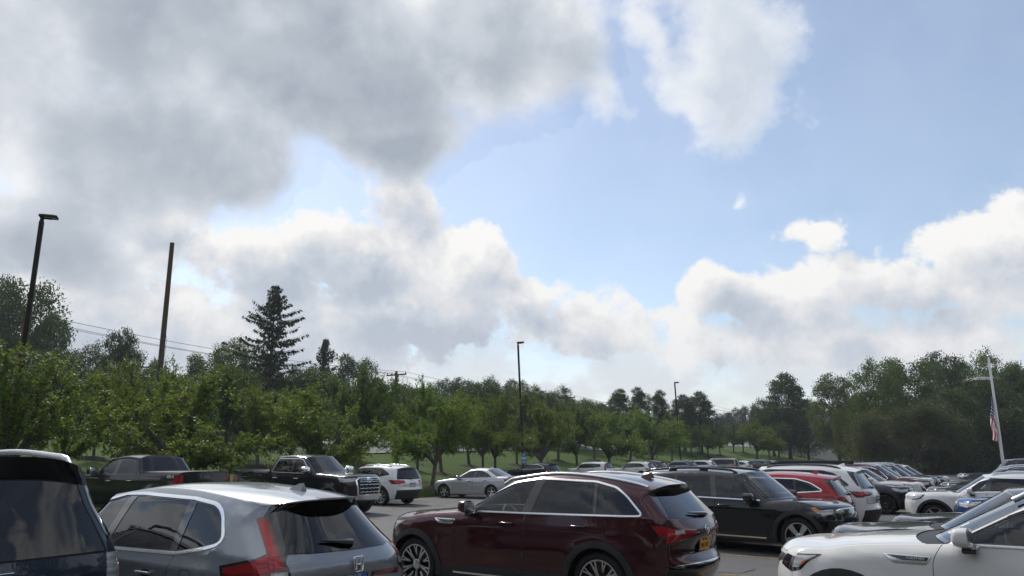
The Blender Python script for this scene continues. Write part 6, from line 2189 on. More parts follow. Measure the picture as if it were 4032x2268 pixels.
# ================================================================== larger trees beyond the road and at the end of the lot
def big(kind, u, vtop, wpx, Yd, leaf, label, group=None, name='tree', bark='bark'):
    x, y = far_at(u, Yd)
    H = top_z(u, vtop, y) - terrain(x, y)
    return plant(kind, x, y, H, wpx * y / FPX, leaf, label, group, name=name, bark=bark)
BG = 'tall trees beyond the road'
big('broad0', 5, 704, 225, 82, 'leaf_dark', 'tall dark tree at the picture edge behind the tall lamp post', BG)
big('broad2', 85, 790, 120, 88, 'leaf_dark', 'shorter dark tree leaning out beside the tall lamp post', BG)
big('broad2', 275, 834, 110, 88, 'leaf_dark', 'dark tree with an open lacy top left of the bare wooden pole', BG)
big('broad1', 190, 885, 140, 92, 'leaf_dark', 'low dark tree under the wires left of the lacy one', BG)
big('broad3', 350, 895, 130, 90, 'leaf_dark', 'dark tree behind the foot of the bare wooden pole', BG)
big('broad1', 565, 868, 140, 84, 'leaf_olive', 'olive tree beside the tall spruce', BG)
big('broad0', 500, 895, 130, 88, 'leaf_olive', 'lower olive tree between wooden pole and spruce', BG)
big('broad3', 640, 900, 170, 92, 'leaf_dark', 'dark tree at the foot of the tall spruce', BG)
big('spruce0', 668, 716, 200, 78, 'needle', 'tall ragged spruce standing high above all other trees', BG, 'spruce_tree')
big('spruce1', 806, 848, 84, 92, 'needle', 'smaller pointed spruce right of the tall one', BG, 'spruce_tree')
big('broad0', 885, 896, 120, 96, 'leaf_dark', 'dark rounded tree right of the smaller spruce', BG)
big('broad1', 735, 935, 130, 90, 'leaf_dark', 'dark tree between the two spruces', BG)
big('broad3', 800, 930, 110, 84, 'leaf_yellow', 'tree with turning yellowish leaves under the smaller spruce', BG)
big('broad4', 940, 950, 90, 92, 'leaf_dark', 'dark tree left of the crossarm pole', BG)
RIDGE = 'trees in the green ridge behind the orchard'
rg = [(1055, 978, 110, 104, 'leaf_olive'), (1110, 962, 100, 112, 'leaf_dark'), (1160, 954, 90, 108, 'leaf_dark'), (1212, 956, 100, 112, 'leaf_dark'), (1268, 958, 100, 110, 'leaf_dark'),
                                         (1318, 968, 90, 106, 'leaf_yellow'), (1360, 980, 80, 112, 'leaf_olive'), (1405, 978, 80, 114, 'leaf_dark'), (1450, 1000, 90, 110, 'leaf_olive'), (1490, 1012, 80, 118, 'leaf_olive'), (1520, 1016, 60, 150, 'leaf_haze'),
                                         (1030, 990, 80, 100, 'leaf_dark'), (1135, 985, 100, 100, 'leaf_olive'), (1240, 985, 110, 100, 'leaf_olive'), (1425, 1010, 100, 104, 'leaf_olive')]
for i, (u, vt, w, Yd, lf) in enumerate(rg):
    big('broad%d' % (i % 4), u, vt, w, Yd, lf, '%s %s tree from the left in the ridge of mixed trees behind the orchard' % (nth([q[0] for q in rg if q[4] == lf], u), {'leaf_olive': 'olive', 'leaf_dark': 'dark green', 'leaf_yellow': 'yellowing', 'leaf_haze': 'bluish'}[lf]), RIDGE)
MAPLE = 'dark fan-shaped trees before the far poles'
for i, (u, vt, w, Yd) in enumerate([(1560, 980, 78, 128), (1612, 976, 74, 130), (1660, 983, 70, 126), (1722, 994, 84, 128), (1764, 986, 84, 130)]):
    big('broad4', u, vt, w, Yd, 'leaf_dark', ['first dark fan-shaped tree left of the third lamp post', 'middle one of the three dark fan-shaped trees by the third lamp post', 'dark fan-shaped tree touching the third lamp post',
        'lower dark tree just past the third lamp post', 'dark tree with two rounded tops before a grey utility pole'][i], MAPLE)
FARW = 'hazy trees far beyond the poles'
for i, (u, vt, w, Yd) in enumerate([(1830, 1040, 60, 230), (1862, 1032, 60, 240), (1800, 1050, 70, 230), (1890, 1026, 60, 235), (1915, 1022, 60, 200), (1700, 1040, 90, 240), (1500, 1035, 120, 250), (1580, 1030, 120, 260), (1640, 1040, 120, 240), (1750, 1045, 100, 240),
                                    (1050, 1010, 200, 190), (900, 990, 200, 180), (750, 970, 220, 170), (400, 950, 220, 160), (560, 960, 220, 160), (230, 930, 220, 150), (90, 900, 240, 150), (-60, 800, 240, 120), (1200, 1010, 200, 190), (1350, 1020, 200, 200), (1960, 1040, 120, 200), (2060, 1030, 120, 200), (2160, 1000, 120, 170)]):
    big('broad%d' % (i % 4), u, vt, w, Yd, 'leaf_haze', 'hazy bluish tree far off behind the nearer trees', FARW)
HDG = 'dense low trees along the far side of the road'
for i in range(17):
    x, y = fr(61 + 2.5 * math.sin(i * 2.1), 8 + i * 5.2)
    plant('broad%d' % (i % 4), x, y, 6.2 + 1.2 * math.sin(i * 3.7), 8.5, 'leaf_dark', '%s low dense tree along the far side of the road, counted from the left' % ORD[i], HDG)
END = 'big trees at the far end of the lot'
big('broad4', 1985, 940, 118, 140, 'leaf_dark', 'tall dark tree with brushy upswept boughs left of the open yellowing one', END)
big('broad3', 1945, 1010, 110, 142, 'leaf_dark', 'low dark tree under the brushy upswept one', END)
big('broad1', 2030, 1015, 100, 145, 'leaf_dark', 'dark tree hiding the grey house roof', END)
big('broad2', 2108, 945, 120, 128, 'leaf_yellow', 'open tree with yellow patches and sky showing through', END)
big('broad3', 2125, 1035, 60, 120, 'leaf_yellow', 'low yellowing tree at the edge of the big clump', END)
big('broad1', 2215, 922, 135, 108, 'leaf_olive', 'green tree at the left of the big clump behind the rows', END)
big('broad0', 2295, 903, 170, 112, 'leaf_olive', 'tallest olive-green tree in the middle of the big clump', END)
big('broad2', 2395, 892, 150, 116, 'leaf_dark', 'dark tree just left of the flagpole top', END)
big('broad3', 2470, 898, 150, 124, 'leaf_olive', 'green tree behind the flagpole', END)
big('broad0', 2570, 915, 130, 104, 'leaf_dark', 'dark tree right of the flagpole', END)
big('bare', 2290, 978, 300, 92, 'leaf_rust', 'wide thin brownish tree with bare grey limbs before the clump', END, bark='bark_grey')
big('broad1', 2195, 1040, 130, 96, 'leaf_yellow', 'low yellow-green tree left of the brownish one', END)
big('broad0', 2400, 985, 190, 98, 'leaf_dark', 'shady dark tree between the brownish one and the flagpole', END)
big('broad3', 2530, 985, 220, 100, 'leaf_dark', 'large shady tree to the right of the hanging flag', END)
big('broad1', 2335, 1050, 130, 98, 'leaf_dark', 'tree with a dark stout trunk behind the brownish one', END)
big('broad2', 2472, 958, 140, 101, 'leaf_dark', 'dark tree just under the white fascia of the brick building', END)
big('broad0', 2640, 930, 220, 100, 'leaf_dark', 'dark tree at the edge of the picture past the flag', END)
SH = 'low shrubs in the bed at the end of the lot'
for i, (u, vt, w, Yd) in enumerate([(2350, 1168, 50, 95), (2390, 1165, 60, 96), (2425, 1162, 60, 97), (2450, 1160, 60, 95), (2500, 1158, 60, 96), (2545, 1160, 60, 95), (2320, 1172, 40, 99), (2375, 1150, 70, 102), (2470, 1145, 70, 102)]):
    x, y = far_at(u, Yd)
    plant('shrub', x, y, max(0.8, top_z(u, vt, y) - terrain(x, y)), w * y / FPX, 'leaf_dark', '%s low dark shrub from the left in the bed at the end of the lot' % ORD[i], SH, name='shrub')
# trees behind the photographer, seen mirrored in windows and paint
BEH = 'trees behind the camera, mirrored in the cars'
for i in range(18):
    Fv, Rv = (-18 + i * 6.8, -18 - 2 * math.sin(i * 2.3)) if i < 11 else (-19 - 1.5 * math.sin(i), -10 + (i - 11) * 10.0)
    x, y = fr(Fv, Rv)
    plant('broad%d' % (i % 4), x, y, 11.5 + 1.8 * math.sin(i * 1.9), 9.0, 'leaf_dark', 'broad dark tree behind the photographer', BEH)

# ================================================================== poles, wires, flag, buildings
M['bronze'] = simple('dark_bronze_paint', (0.013, 0.011, 0.011), 0.7, 0.0, 0.0, 0.2, nscale=8)
M['wood_pole'] = simple('treated_wood', (0.060, 0.040, 0.016), 0.85, nscale=14, var=0.4, bump=0.01)
M['grey_pole'] = simple('weathered_pole', (0.22, 0.21, 0.20), 0.85, nscale=14, var=0.3, bump=0.01)
M['alu'] = simple('brushed_aluminium', (0.62, 0.63, 0.65), 0.38, 0.7, nscale=8, var=0.06)
M['wire'] = simple('black_wire', (0.012, 0.012, 0.013), 0.6)
M['sign_blue'] = simple('sign_blue', (0.015, 0.13, 0.42), 0.45, var=0.05)
M['lens'] = simple('lamp_lens', (0.45, 0.45, 0.42), 0.3)

def lamp_post(u, Fv, vtop, tilt, label, head_dir, zbase=None):
    x, y = fr_on(u, Fv)
    zb = terrain(x, y)
    H = top_z(u, vtop, y) - zb
    o = empty('lamp_post', (x, y, zb))
    o.rotation_euler = (0, tilt, head_dir)
    o.rotation_mode = 'XYZ'
    tag(o, label, 'lamp post', 'lamp posts along the lawn')
    b = MB()
    b.lathe([(0.30, -0.4), (0.30, 0.62), (0.26, 0.66), (0.0, 0.66)], 20, 'Z')
    b.obj('footing', M['concrete'], o)
    b = MB()
    n = 4
    V, Fq = [], []
    for z_, r_ in ((0.66, 0.115), (H - 0.30, 0.088), (H - 0.30, 0.088)):
        pass
    b.rbox((-0.08, -0.08, 0.66), (0.08, 0.08, H - 0.22), 0.018)
    b.obj('pole', M['bronze'], o)
    b = MB()
    b.rbox((-0.06, -0.06, H - 0.30), (0.06, 0.06, H - 0.04), 0.01)
    b.rbox((0.0, -0.05, H - 0.12), (0.34, 0.05, H - 0.03), 0.012)
    b.obj('bracket', M['bronze'], o)
    b = MB()
    b.rbox((-0.10, -0.20, H - 0.07), (0.52, 0.20, H + 0.03), 0.03)
    for i in range(7):
        b.box((0.0 + i * 0.065, -0.17, H + 0.025), (0.015 + i * 0.065, 0.17, H + 0.055))
    hd = b.obj('lamp_head', M['bronze'], o)
    b = MB()
    b.box((0.05, -0.16, H - 0.078), (0.48, 0.16, H - 0.068))
    b.obj('lens', M['lens'], hd, smooth=False)
    return o, H
lamp_post(20, 30.5, 543, rad(0.0), 'tall dark lamp post with a flat head, rising out of the bushy tree', rad(20))
lp, lpH = lamp_post(1318, 34.6, 861, rad(-2.4), 'dark lamp post with a blue parking sign low on its shaft', rad(-5))
lamp_post(1713, 34.6, 962, rad(-1.7), 'slender dark lamp post leaning slightly before the far orchard', rad(-5))
# blue sign on the second post
sg = empty('parking_sign', (lp.location.x, lp.location.y - 0.16, lp.location.z + 1.75), 0.25)
sg.scale = (1.0, 1.0, 0.72)
tag(sg, 'blue parking sign with white lettering strapped to the lamp post', 'sign')
b = MB(); b.rbox((-0.20, -0.012, -0.62), (0.20, 0.012, 0.62), 0.01); b.obj('panel', M['sign_blue'], sg)
RX = Matrix.Rotation(rad(90), 4, 'X')
def sgn_text(t, w, h, z, y=-0.016):
    o = bpy.data.objects.new('lettering', text_mesh(t, w, h, Matrix.Translation((0, y, z)) @ RX))
    setm(o, M['white_print']); link(o, sg)
sgn_text('P', 0.13, 0.20, 0.42)
b = MB(); b.box((-0.17, -0.0155, -0.06), (0.17, -0.0125, 0.20)); b.obj('text_panel', M['white_print'], sg, smooth=False)
for t, z in (('VISITOR', 0.13), ('PARKING', 0.01)):
    o = bpy.data.objects.new('lettering', text_mesh(t, 0.30, 0.085, Matrix.Translation((0, -0.0185, z)) @ RX)); setm(o, M['sign_blue']); link(o, sg)
b = MB()
for i, w in enumerate((0.26, 0.20, 0.24)):
    b.box((-w / 2, -0.016, -0.26 - i * 0.10), (w / 2, -0.0125, -0.21 - i * 0.10))
b.obj('small_print', M['white_print'], sg, smooth=False)

# bare wooden pole
x, y = far_at(386, 50.0)
zt = top_z(429, 611, 50.0)
po = empty('wooden_pole', (x, y, terrain(x, y)))
tag(po, 'tall bare wooden pole without crossarms, leaning a little', 'pole')
h = zt - po.location.z
b = MB()
xo = -0.08
b.tube([(0, 0, -0.5), (xo * 0.5, 0, h * 0.5), (xo, 0, h)], [0.20, 0.175, 0.145], 12)
b.obj('shaft', M['wood_pole'], po)
b = MB()
b.tube([(0.06, -0.20, 0.5), (0.09, -0.19, h * 0.57)], 0.028, 6)
for z_ in (h * 0.30, h * 0.40, h * 0.50):
    b.rbox((-0.02, -0.24, z_), (0.2, -0.14, z_ + 0.05), 0.01)
b.obj('conduit', M['grey_plastic'], po)
b = MB()
b.tube([(0.10, -0.2, h * 0.57), (0.30, -0.2, h * 0.50), (0.28, -0.2, h * 0.42), (0.12, -0.2, h * 0.40)], 0.012, 5)
b.obj('loose_cable', M['wire'], po)

# utility poles along the road and their wires
tops = []
F_RD = 49.2
for i, (u, vt, lab) in enumerate([(-420, None, 'utility pole outside the picture at the left'), (15, None, 'utility pole hidden by the trees near the tall lamp post'), (990, 934, 'wooden crossarm pole rising from the trees left of the feathery treetop'), (1428, 994, 'wooden crossarm pole in front of the green ridge'),
                                  (1646, 1015, 'pale utility pole with a grey transformer between dark fan-shaped trees'), (1789, 1018, 'grey utility pole before the tree with two rounded tops'), (1889, 1030, 'last grey utility pole, far off in the gap of sky')]):
    x, y = fr_on(u, F_RD)
    if vt is None:
        zt = 10.4
    else:
        zt = top_z(u, vt, y)
    o = empty('utility_pole', (x, y, terrain(x, y)), rad(56.3))
    tag(o, lab, 'utility pole', 'utility poles along the road')
    h = zt - o.location.z
    wood = 'wood_pole' if i < 4 else 'grey_pole'
    b = MB(); b.tube([(0, 0, -0.5), (0, 0, h)], [0.19, 0.13], 10); b.obj('shaft', M[wood], o)
    b = MB(); b.box((-0.055, -1.25, h - 0.40), (0.055, 1.25, h - 0.28)); b.obj('crossarm', M[wood], o, smooth=False)
    b = MB()
    for yy in (-1.15, 0.55, 1.15):
        b.lathe([(0.0, h - 0.28), (0.05, h - 0.27), (0.035, h - 0.20), (0.05, h - 0.14), (0.0, h - 0.10)], 8, 'Z', (0, yy, 0))
    b.obj('insulator', M['grey_plastic'], o)
    if i in (4, 6):
        b = MB(); b.lathe([(0.0, h - 2.3), (0.26, h - 2.28), (0.28, h - 1.4), (0.18, h - 1.3), (0.0, h - 1.28)], 12, 'Z', (-0.42, 0, 0)); b.obj('transformer', M['alu'], o)
    tops.append((x, y, zt))
arm = Vector((math.cos(rad(146.3)), math.sin(rad(146.3))))
def wire_run(offs, dz, sag, r, label):
    b = MB()
    for (x0, y0, z0), (x1, y1, z1) in zip(tops[:-1], tops[1:]):
        n = 14
        pts = []
        for k in range(n + 1):
            t = k / n
            pts.append((x0 + (x1 - x0) * t + arm.x * offs, y0 + (y1 - y0) * t + arm.y * offs, z0 + (z1 - z0) * t + dz - sag * 4 * t * (1 - t)))
        b.tube(pts, r, 5)
    o = b.obj('power_line', M['wire'])
    tag(o, label, 'power line', 'overhead lines along the road')
wire_run(-1.15, -0.12, 0.55, 0.015, 'topmost overhead wire on the lawn side of the crossarms')
wire_run(0.55, -0.12, 0.65, 0.014, 'overhead wire on the middle insulators of the crossarms')
wire_run(1.15, -0.12, 0.60, 0.014, 'overhead wire on the road side of the crossarms')
wire_run(0.0, -3.0, 0.9, 0.020, 'thicker low cable on the shafts below the crossarms')
wire_run(-0.1, -3.6, 1.1, 0.018, 'lowest sagging cable on the pole shafts')

# flagpole with a flag at half mast
x, y = far_at(2515, 72.0)
fp = empty('flagpole', (x, y, terrain(x, y)))
fh = top_z(2480, 900, 72.0) - fp.location.z
fp.rotation_euler = (0, rad(0.0), 0)
tag(fp, 'silver flagpole with a ball on top at the end of the lot', 'flagpole')
b = MB(); b.tube([(0, 0, -0.3), (0, 0, fh * 0.5), (0, 0, fh)], [0.13, 0.12, 0.08], 14); b.obj('shaft', M['alu'], fp)
b = MB(); b.lathe([(0.0, fh), (0.06, fh + 0.01), (0.06, fh + 0.06), (0.13, fh + 0.12), (0.15, fh + 0.20), (0.10, fh + 0.30), (0.0, fh + 0.33)], 14, 'Z'); b.obj('finial', M['alu'], fp)
b = MB(); b.tube([(-0.16, -0.05, 1.2), (-0.15, -0.05, fh - 0.1)], 0.008, 4); b.obj('halyard', M['white_print'], fp)
m, b, out = newmat('flag_cloth')
uv = b.new('ShaderNodeUVMap'); uv.uv_map = 'UVMap'
sp = b.new('ShaderNodeSeparateXYZ'); b.put(sp, 0, uv.outputs[0])
st = b.math('MODULO', b.math('FLOOR', b.math('MULTIPLY', sp.outputs[1], 12.999)), 2.0)
stripes = b.mix(st, (0.42, 0.016, 0.03), (0.72, 0.71, 0.70))
canton = b.math('MULTIPLY', b.math('LESS_THAN', sp.outputs[0], 0.40), b.math('GREATER_THAN', sp.outputs[1], 6 / 13))
sx_ = b.math('FRACT', b.math('MULTIPLY', sp.outputs[0], 15.0))
sy_ = b.math('FRACT', b.math('MULTIPLY', sp.outputs[1], 9.3))
dd = b.math('ADD', b.math('POWER', b.math('SUBTRACT', sx_, 0.5), 2.0), b.math('POWER', b.math('SUBTRACT', sy_, 0.5), 2.0))
cant = b.mix(b.math('LESS_THAN', dd, 0.055), (0.012, 0.025, 0.12), (0.72, 0.71, 0.70))
principled(b, out, b.mix(canton, stripes, cant), 0.8, spec=0.2)
M['flag'] = m
def flag():
    """limp cloth: the fly hangs straight down from the hoist in folds"""
    nu, nv = 60, 30
    Wf, Hf = 3.4, 2.0
    V, UVs, Fq = [], [], []
    for i in range(nu + 1):
        for j in range(nv + 1):
            u, v = i / nu, j / nv
            s = u * Wf
            q = 1 - math.exp(-u * 5.0)
            x_ = -0.06 - 0.34 * q * (0.6 + 0.4 * v) - 0.24 * math.sin(v * 9.0 + u * 3.0) * q * 0.8
            y_ = -0.05 + 0.16 * math.sin(v * 14.0 + u * 5.0) * q + 0.08 * math.sin(u * 11 + v * 3)
            z_ = v * Hf * (1 - 0.68 * q) - s * 0.80 * q
            V.append((x_, y_, z_))
            UVs.append((u, v))
    for i in range(nu):
        for j in range(nv):
            a = i * (nv + 1) + j
            Fq.append((a, a + nv + 1, a + nv + 2, a + 1))
    me = mesh_np('flag', V, np.array(Fq), mat=M['flag'])
    ul = me.uv_layers.new(name='UVMap')
    li = np.zeros(len(me.loops), dtype=np.int32)
    me.loops.foreach_get('vertex_index', li)
    ul.data.foreach_set('uv', np.array(UVs)[li].astype(np.float32).ravel())
    o = link(bpy.data.objects.new('flag', me))
    o.location = (fp.location.x - 0.12, fp.location.y - 0.02, top_z(2490, 990, 72.0) - 2.0)
    tag(o, 'American flag hanging limp at half mast on the silver pole', 'flag')
flag()

# brick building behind the trees at the end of the lot
m, b, out = newmat('brick_wall')
bt = b.new('ShaderNodeTexBrick')
tcn = b.new('ShaderNodeTexCoord')
mp = b.new('ShaderNodeMapping'); b.put(mp, 0, tcn.outputs['Object']); mp.inputs[2].default_value = (rad(90), 0, 0)
b.put(bt, 'Vector', mp.outputs[0])
bt.inputs['Color1'].default_value = (0.22, 0.075, 0.045, 1); bt.inputs['Color2'].default_value = (0.16, 0.055, 0.035, 1); bt.inputs['Mortar'].default_value = (0.25, 0.22, 0.19, 1)
bt.inputs['Scale'].default_value = 4.0
principled(b, out, bt.outputs[0], 0.85)
M['brick'] = m
M['fascia'] = simple('white_fascia', (0.66, 0.66, 0.64), 0.6, var=0.05)
M['window_glass'] = simple('office_glass', (0.045, 0.075, 0.085), 0.08, 0.0, 0.3)
M['roofing'] = simple('grey_shingle', (0.16, 0.165, 0.175), 0.85, nscale=8, var=0.2)
M['siding'] = simple('pale_siding', (0.42, 0.42, 0.41), 0.7, nscale=4, var=0.08)
x, y = far_at(2474, 108)
x += 21.0
bl = empty('brick_building', (x, y, terrain(x, y)), rad(-4))
tag(bl, 'brick office building with white fascia hidden behind the end trees', 'building')
bh = top_z(2480, 946, 108) - bl.location.z
b = MB(); b.box((-20, 0, -0.5), (20, 14, bh - 0.45)); b.obj('wall', M['brick'], bl, smooth=False)
b = MB(); b.box((-20.3, -0.3, bh - 0.45), (20.3, 14.3, bh - 0.12)); b.box((-20.1, -0.1, bh - 0.12), (20.1, 14.1, bh)); b.obj('roof', M['fascia'], bl, smooth=False)
for lvl in range(3):
    for i in range(8):
        b = MB()
        x0, z0 = -19.6 + i * 4.8, 0.7 + lvl * (bh - 0.6) / 3
        b.box((x0, -0.05, z0), (x0 + 3.6, 0.05, z0 + 2.0))
        wo_ = b.obj('window', M['window_glass'], bl, smooth=False)
        b = MB()
        b.box((x0 - 0.08, -0.10, z0 - 0.08), (x0 + 3.68, -0.04, z0)); b.box((x0 + 1.75, -0.10, z0), (x0 + 1.85, -0.04, z0 + 2.0))
        b.obj('frame', M['fascia'], wo_, smooth=False)
b = MB(); b.rbox((-0.7, -0.6, -0.4), (0.7, 0.6, 3.2), 0.03); b.rbox((-0.8, -0.7, 3.2), (0.8, 0.7, 3.35), 0.02)
px, py = far_at(2456, 100)
o = b.obj('brick_pier', M['brick'], None, loc=(px, py, terrain(px, py)))
tag(o, 'brick pier under the trees beside the flagpole', 'pier')

def house(u, vridge, Yd, w, label):
    x, y = far_at(u, Yd)
    o = empty('house', (x, y, terrain(x, y)), rad(12))
    tag(o, label, 'house', 'houses among the far trees')
    h = top_z(u, vridge, Yd) - o.location.z
    eh = h - 2.6
    b = MB(); b.box((-w / 2, 0, -0.5), (w / 2, 8, eh)); b.obj('wall', M['siding'], o, smooth=False)
    b = MB(); b.add([(-w / 2 - .5, -.6, eh - .15), (w / 2 + .5, -.6, eh - .15), (w / 2 + .5, 8.6, eh - .15), (-w / 2 - .5, 8.6, eh - .15), (-w / 2 - .5, 4, h), (w / 2 + .5, 4, h)], [(0, 1, 5, 4), (2, 3, 4, 5), (0, 4, 3), (1, 2, 5), (0, 3, 2, 1)])
    b.obj('roof', M['roofing'], o, smooth=False)
    for i in range(3):
        b = MB(); b.box((-w / 2 + 1.2 + i * w / 3.2, -0.06, eh - 2.0), (-w / 2 + 2.5 + i * w / 3.2, 0.04, eh - 0.7)); b.obj('window', M['window_glass'], o, smooth=False)
house(2035, 1030, 160, 14, 'grey-roofed house half hidden left of the yellowing tree')
house(1205, 1004, 128, 9, 'small gabled house glimpsed over the orchard crowns')
# grey board fence across the road
fo = empty('board_fence', (*fr_on(640, 60.0), 0))
fo.location.z = terrain(fo.location.x, fo.location.y)
fo.rotation_euler = (0, 0, rad(56.3))
tag(fo, 'weathered grey board fence glimpsed between the lawn trees', 'fence')
b = MB()
for i in range(70):
    b.box((-5.3 + i * 0.152, -0.012, 0.05), (-5.3 + i * 0.152 + 0.14, 0.012, 1.35 + 0.02 * math.sin(i * 2.3)))
o = b.obj('boards', M['grey_pole'], fo, smooth=False); o['kind'] = 'stuff'
b = MB(); b.box((-5.3, 0.015, 0.4), (5.3, 0.055, 0.5)); b.box((-5.3, 0.015, 1.05), (5.3, 0.055, 1.15)); b.obj('rail', M['grey_pole'], fo, smooth=False)

# ================================================================== people between the cars
M['skin'] = simple('skin', (0.52, 0.30, 0.21), 0.55, nscale=20, var=0.08)
M['hair_brown'] = simple('brown_hair', (0.10, 0.045, 0.022), 0.6, nscale=60, var=0.4)
M['hair_dark'] = simple('dark_hair', (0.012, 0.010, 0.009), 0.6, nscale=60, var=0.4)
M['shirt_white'] = simple('white_shirt', (0.66, 0.64, 0.63), 0.8, nscale=30, var=0.08)
M['shirt_dark'] = simple('dark_shirt', (0.02, 0.022, 0.028), 0.8, nscale=30, var=0.2)
M['trousers'] = simple('blue_jeans', (0.03, 0.045, 0.09), 0.85, nscale=30, var=0.2)
def skin_mesh(name, joints, bones, mat, levels=2):
    me = bpy.data.meshes.new(name)
    names = list(joints)
    me.from_pydata([joints[k][:3] for k in names], [(names.index(a), names.index(c)) for a, c in bones], [])
    o = bpy.data.objects.new(name, me)
    COL.objects.link(o)
    md = o.modifiers.new('skin', 'SKIN')
    for i, k in enumerate(names):
        sv = me.skin_vertices[0].data[i]
        r_ = joints[k][3]
        sv.radius = r_ if isinstance(r_, tuple) else (r_, r_)
        sv.use_root = i == 0
    md.use_smooth_shade = True
    ss = o.modifiers.new('sub', 'SUBSURF'); ss.levels = levels; ss.render_levels = levels
    dg = bpy.context.evaluated_depsgraph_get()
    dg.update()
    out_ = bpy.data.meshes.new_from_object(o.evaluated_get(dg))
    bpy.data.objects.remove(o); bpy.data.meshes.remove(me)
    out_.name = name
    out_.materials.clear()
    return out_
def person(x, y, rz, shirt, hair, ponytail, band, label, s=1.0, z=0.0):
    root = empty('person', (x, y, z), rz)
    root.scale = (s, s, s)
    tag(root, label, 'person', 'people walking between the parked cars')
    def limb(sg, elbow):
        return {'sh%d' % sg: (0.0, sg * 0.17, 1.40, 0.058), 'el%d' % sg: (*elbow[0], 0.043), 'wr%d' % sg: (*elbow[1], 0.030), 'hd%d' % sg: (*elbow[2], 0.034)}
    J = {'pelvis': (0, 0, 0.96, (0.15, 0.11)), 'waist': (0, 0, 1.12, (0.135, 0.10)), 'chest': (0.0, 0, 1.32, (0.16, 0.11)), 'neck': (0.0, 0, 1.47, 0.055), 'headb': (0.015, 0, 1.55, 0.075), 'headt': (0.01, 0, 1.66, 0.088)}
    B_ = [('pelvis', 'waist'), ('waist', 'chest'), ('chest', 'neck'), ('neck', 'headb'), ('headb', 'headt')]
    for sg in (1, -1):
        J.update({'hip%d' % sg: (0, sg * 0.09, 0.90, 0.095), 'kn%d' % sg: (0.06 * sg, sg * 0.10, 0.50, 0.062), 'an%d' % sg: (0.02 - 0.10 * (sg < 0), sg * 0.10, 0.09, 0.042), 'to%d' % sg: (0.16 - 0.10 * (sg < 0), sg * 0.11, 0.035, 0.036)})
        B_ += [('pelvis', 'hip%d' % sg), ('hip%d' % sg, 'kn%d' % sg), ('kn%d' % sg, 'an%d' % sg), ('an%d' % sg, 'to%d' % sg)]
        J.update(limb(sg, [(0.02, sg * 0.24, 1.14), (0.20, sg * 0.17, 1.06), (0.27, sg * 0.14, 1.07)]))
        B_ += [('chest', 'sh%d' % sg), ('sh%d' % sg, 'el%d' % sg), ('el%d' % sg, 'wr%d' % sg), ('wr%d' % sg, 'hd%d' % sg)]
    body = bpy.data.objects.new('body', skin_mesh('body', J, B_, None)); setm(body, M['skin']); link(body, root)
    Jt = {k: v for k, v in J.items() if k in ('pelvis', 'waist', 'chest', 'sh1', 'sh-1')}
    Jt = {k: (*v[:3], tuple(q + 0.012 for q in v[3]) if isinstance(v[3], tuple) else v[3] + 0.012) for k, v in Jt.items()}
    for sg in (1, -1):
        Jt['el%d' % sg] = (0.01, sg * 0.225, 1.22, 0.055)
    t_ = bpy.data.objects.new('shirt', skin_mesh('shirt', Jt, [('pelvis', 'waist'), ('waist', 'chest'), ('chest', 'sh1'), ('chest', 'sh-1'), ('sh1', 'el1'), ('sh-1', 'el-1')], None)); setm(t_, M[shirt]); link(t_, root)
    Jl = {'pelvis': (0, 0, 0.96, (0.155, 0.115))}
    Bl = []
    for sg in (1, -1):
        for k in ('hip', 'kn', 'an'):
            v = J['%s%d' % (k, sg)]
            Jl['%s%d' % (k, sg)] = (*v[:3], v[3] + 0.014)
        Bl += [('pelvis', 'hip%d' % sg), ('hip%d' % sg, 'kn%d' % sg), ('kn%d' % sg, 'an%d' % sg)]
    t_ = bpy.data.objects.new('trousers', skin_mesh('trousers', Jl, Bl, None)); setm(t_, M['trousers']); link(t_, root)
    Jh = {'top': (-0.02, 0, 1.70, 0.090), 'back': (-0.055, 0, 1.60, 0.085)}
    Bh = [('top', 'back')]
    if ponytail:
        Jh.update({'p1': (-0.14, 0.02, 1.62, 0.05), 'p2': (-0.20, 0.03, 1.50, 0.045), 'p3': (-0.20, 0.03, 1.40, 0.02)})
        Bh += [('back', 'p1'), ('p1', 'p2'), ('p2', 'p3')]
    t_ = bpy.data.objects.new('hair', skin_mesh('hair', Jh, Bh, None)); setm(t_, M[hair]); link(t_, root)
    b = MB()
    for sg in (1, -1):
        b.rbox((0.085, sg * 0.034 - 0.012, 1.615), (0.098, sg * 0.034 + 0.012, 1.628), 0.004)
    b.obj('eyes', M['hair_dark'], root)
    b = MB(); b.tube([(0.086, 0, 1.615), (0.108, 0, 1.585), (0.088, 0, 1.578)], [0.008, 0.013, 0.009], 6); b.obj('nose', M['skin'], root)
    if band:
        b = MB(); b.lathe([(0.098, 1.655), (0.106, 1.665), (0.104, 1.695), (0.094, 1.70)], 20, 'Z', (-0.012, 0, 0)); b.obj('headband', M['shirt_white'], root)
    return root
x, y = far_at(1941, 45.0)
person(x, y, rad(215), 'shirt_white', 'hair_brown', True, True, 'person in a white top and white headband beyond the white car with the roof rack', 1.05)
x, y = far_at(2166, 60.0)
person(x, y, rad(100), 'shirt_dark', 'hair_dark', False, False, 'dark-haired person in dark clothes behind the end of the black roof rack', 1.03)

# ================================================================== the parked cars
CG = 'cars parked in the lot'
def car_at(kind, Fv, Rv, col, label, head=HEAD, cat='SUV', name='parked_car', **kw):
    x, y = fr(Fv, Rv)
    return park(kind, name, x, y, head, col, label, cat, CG, **kw)

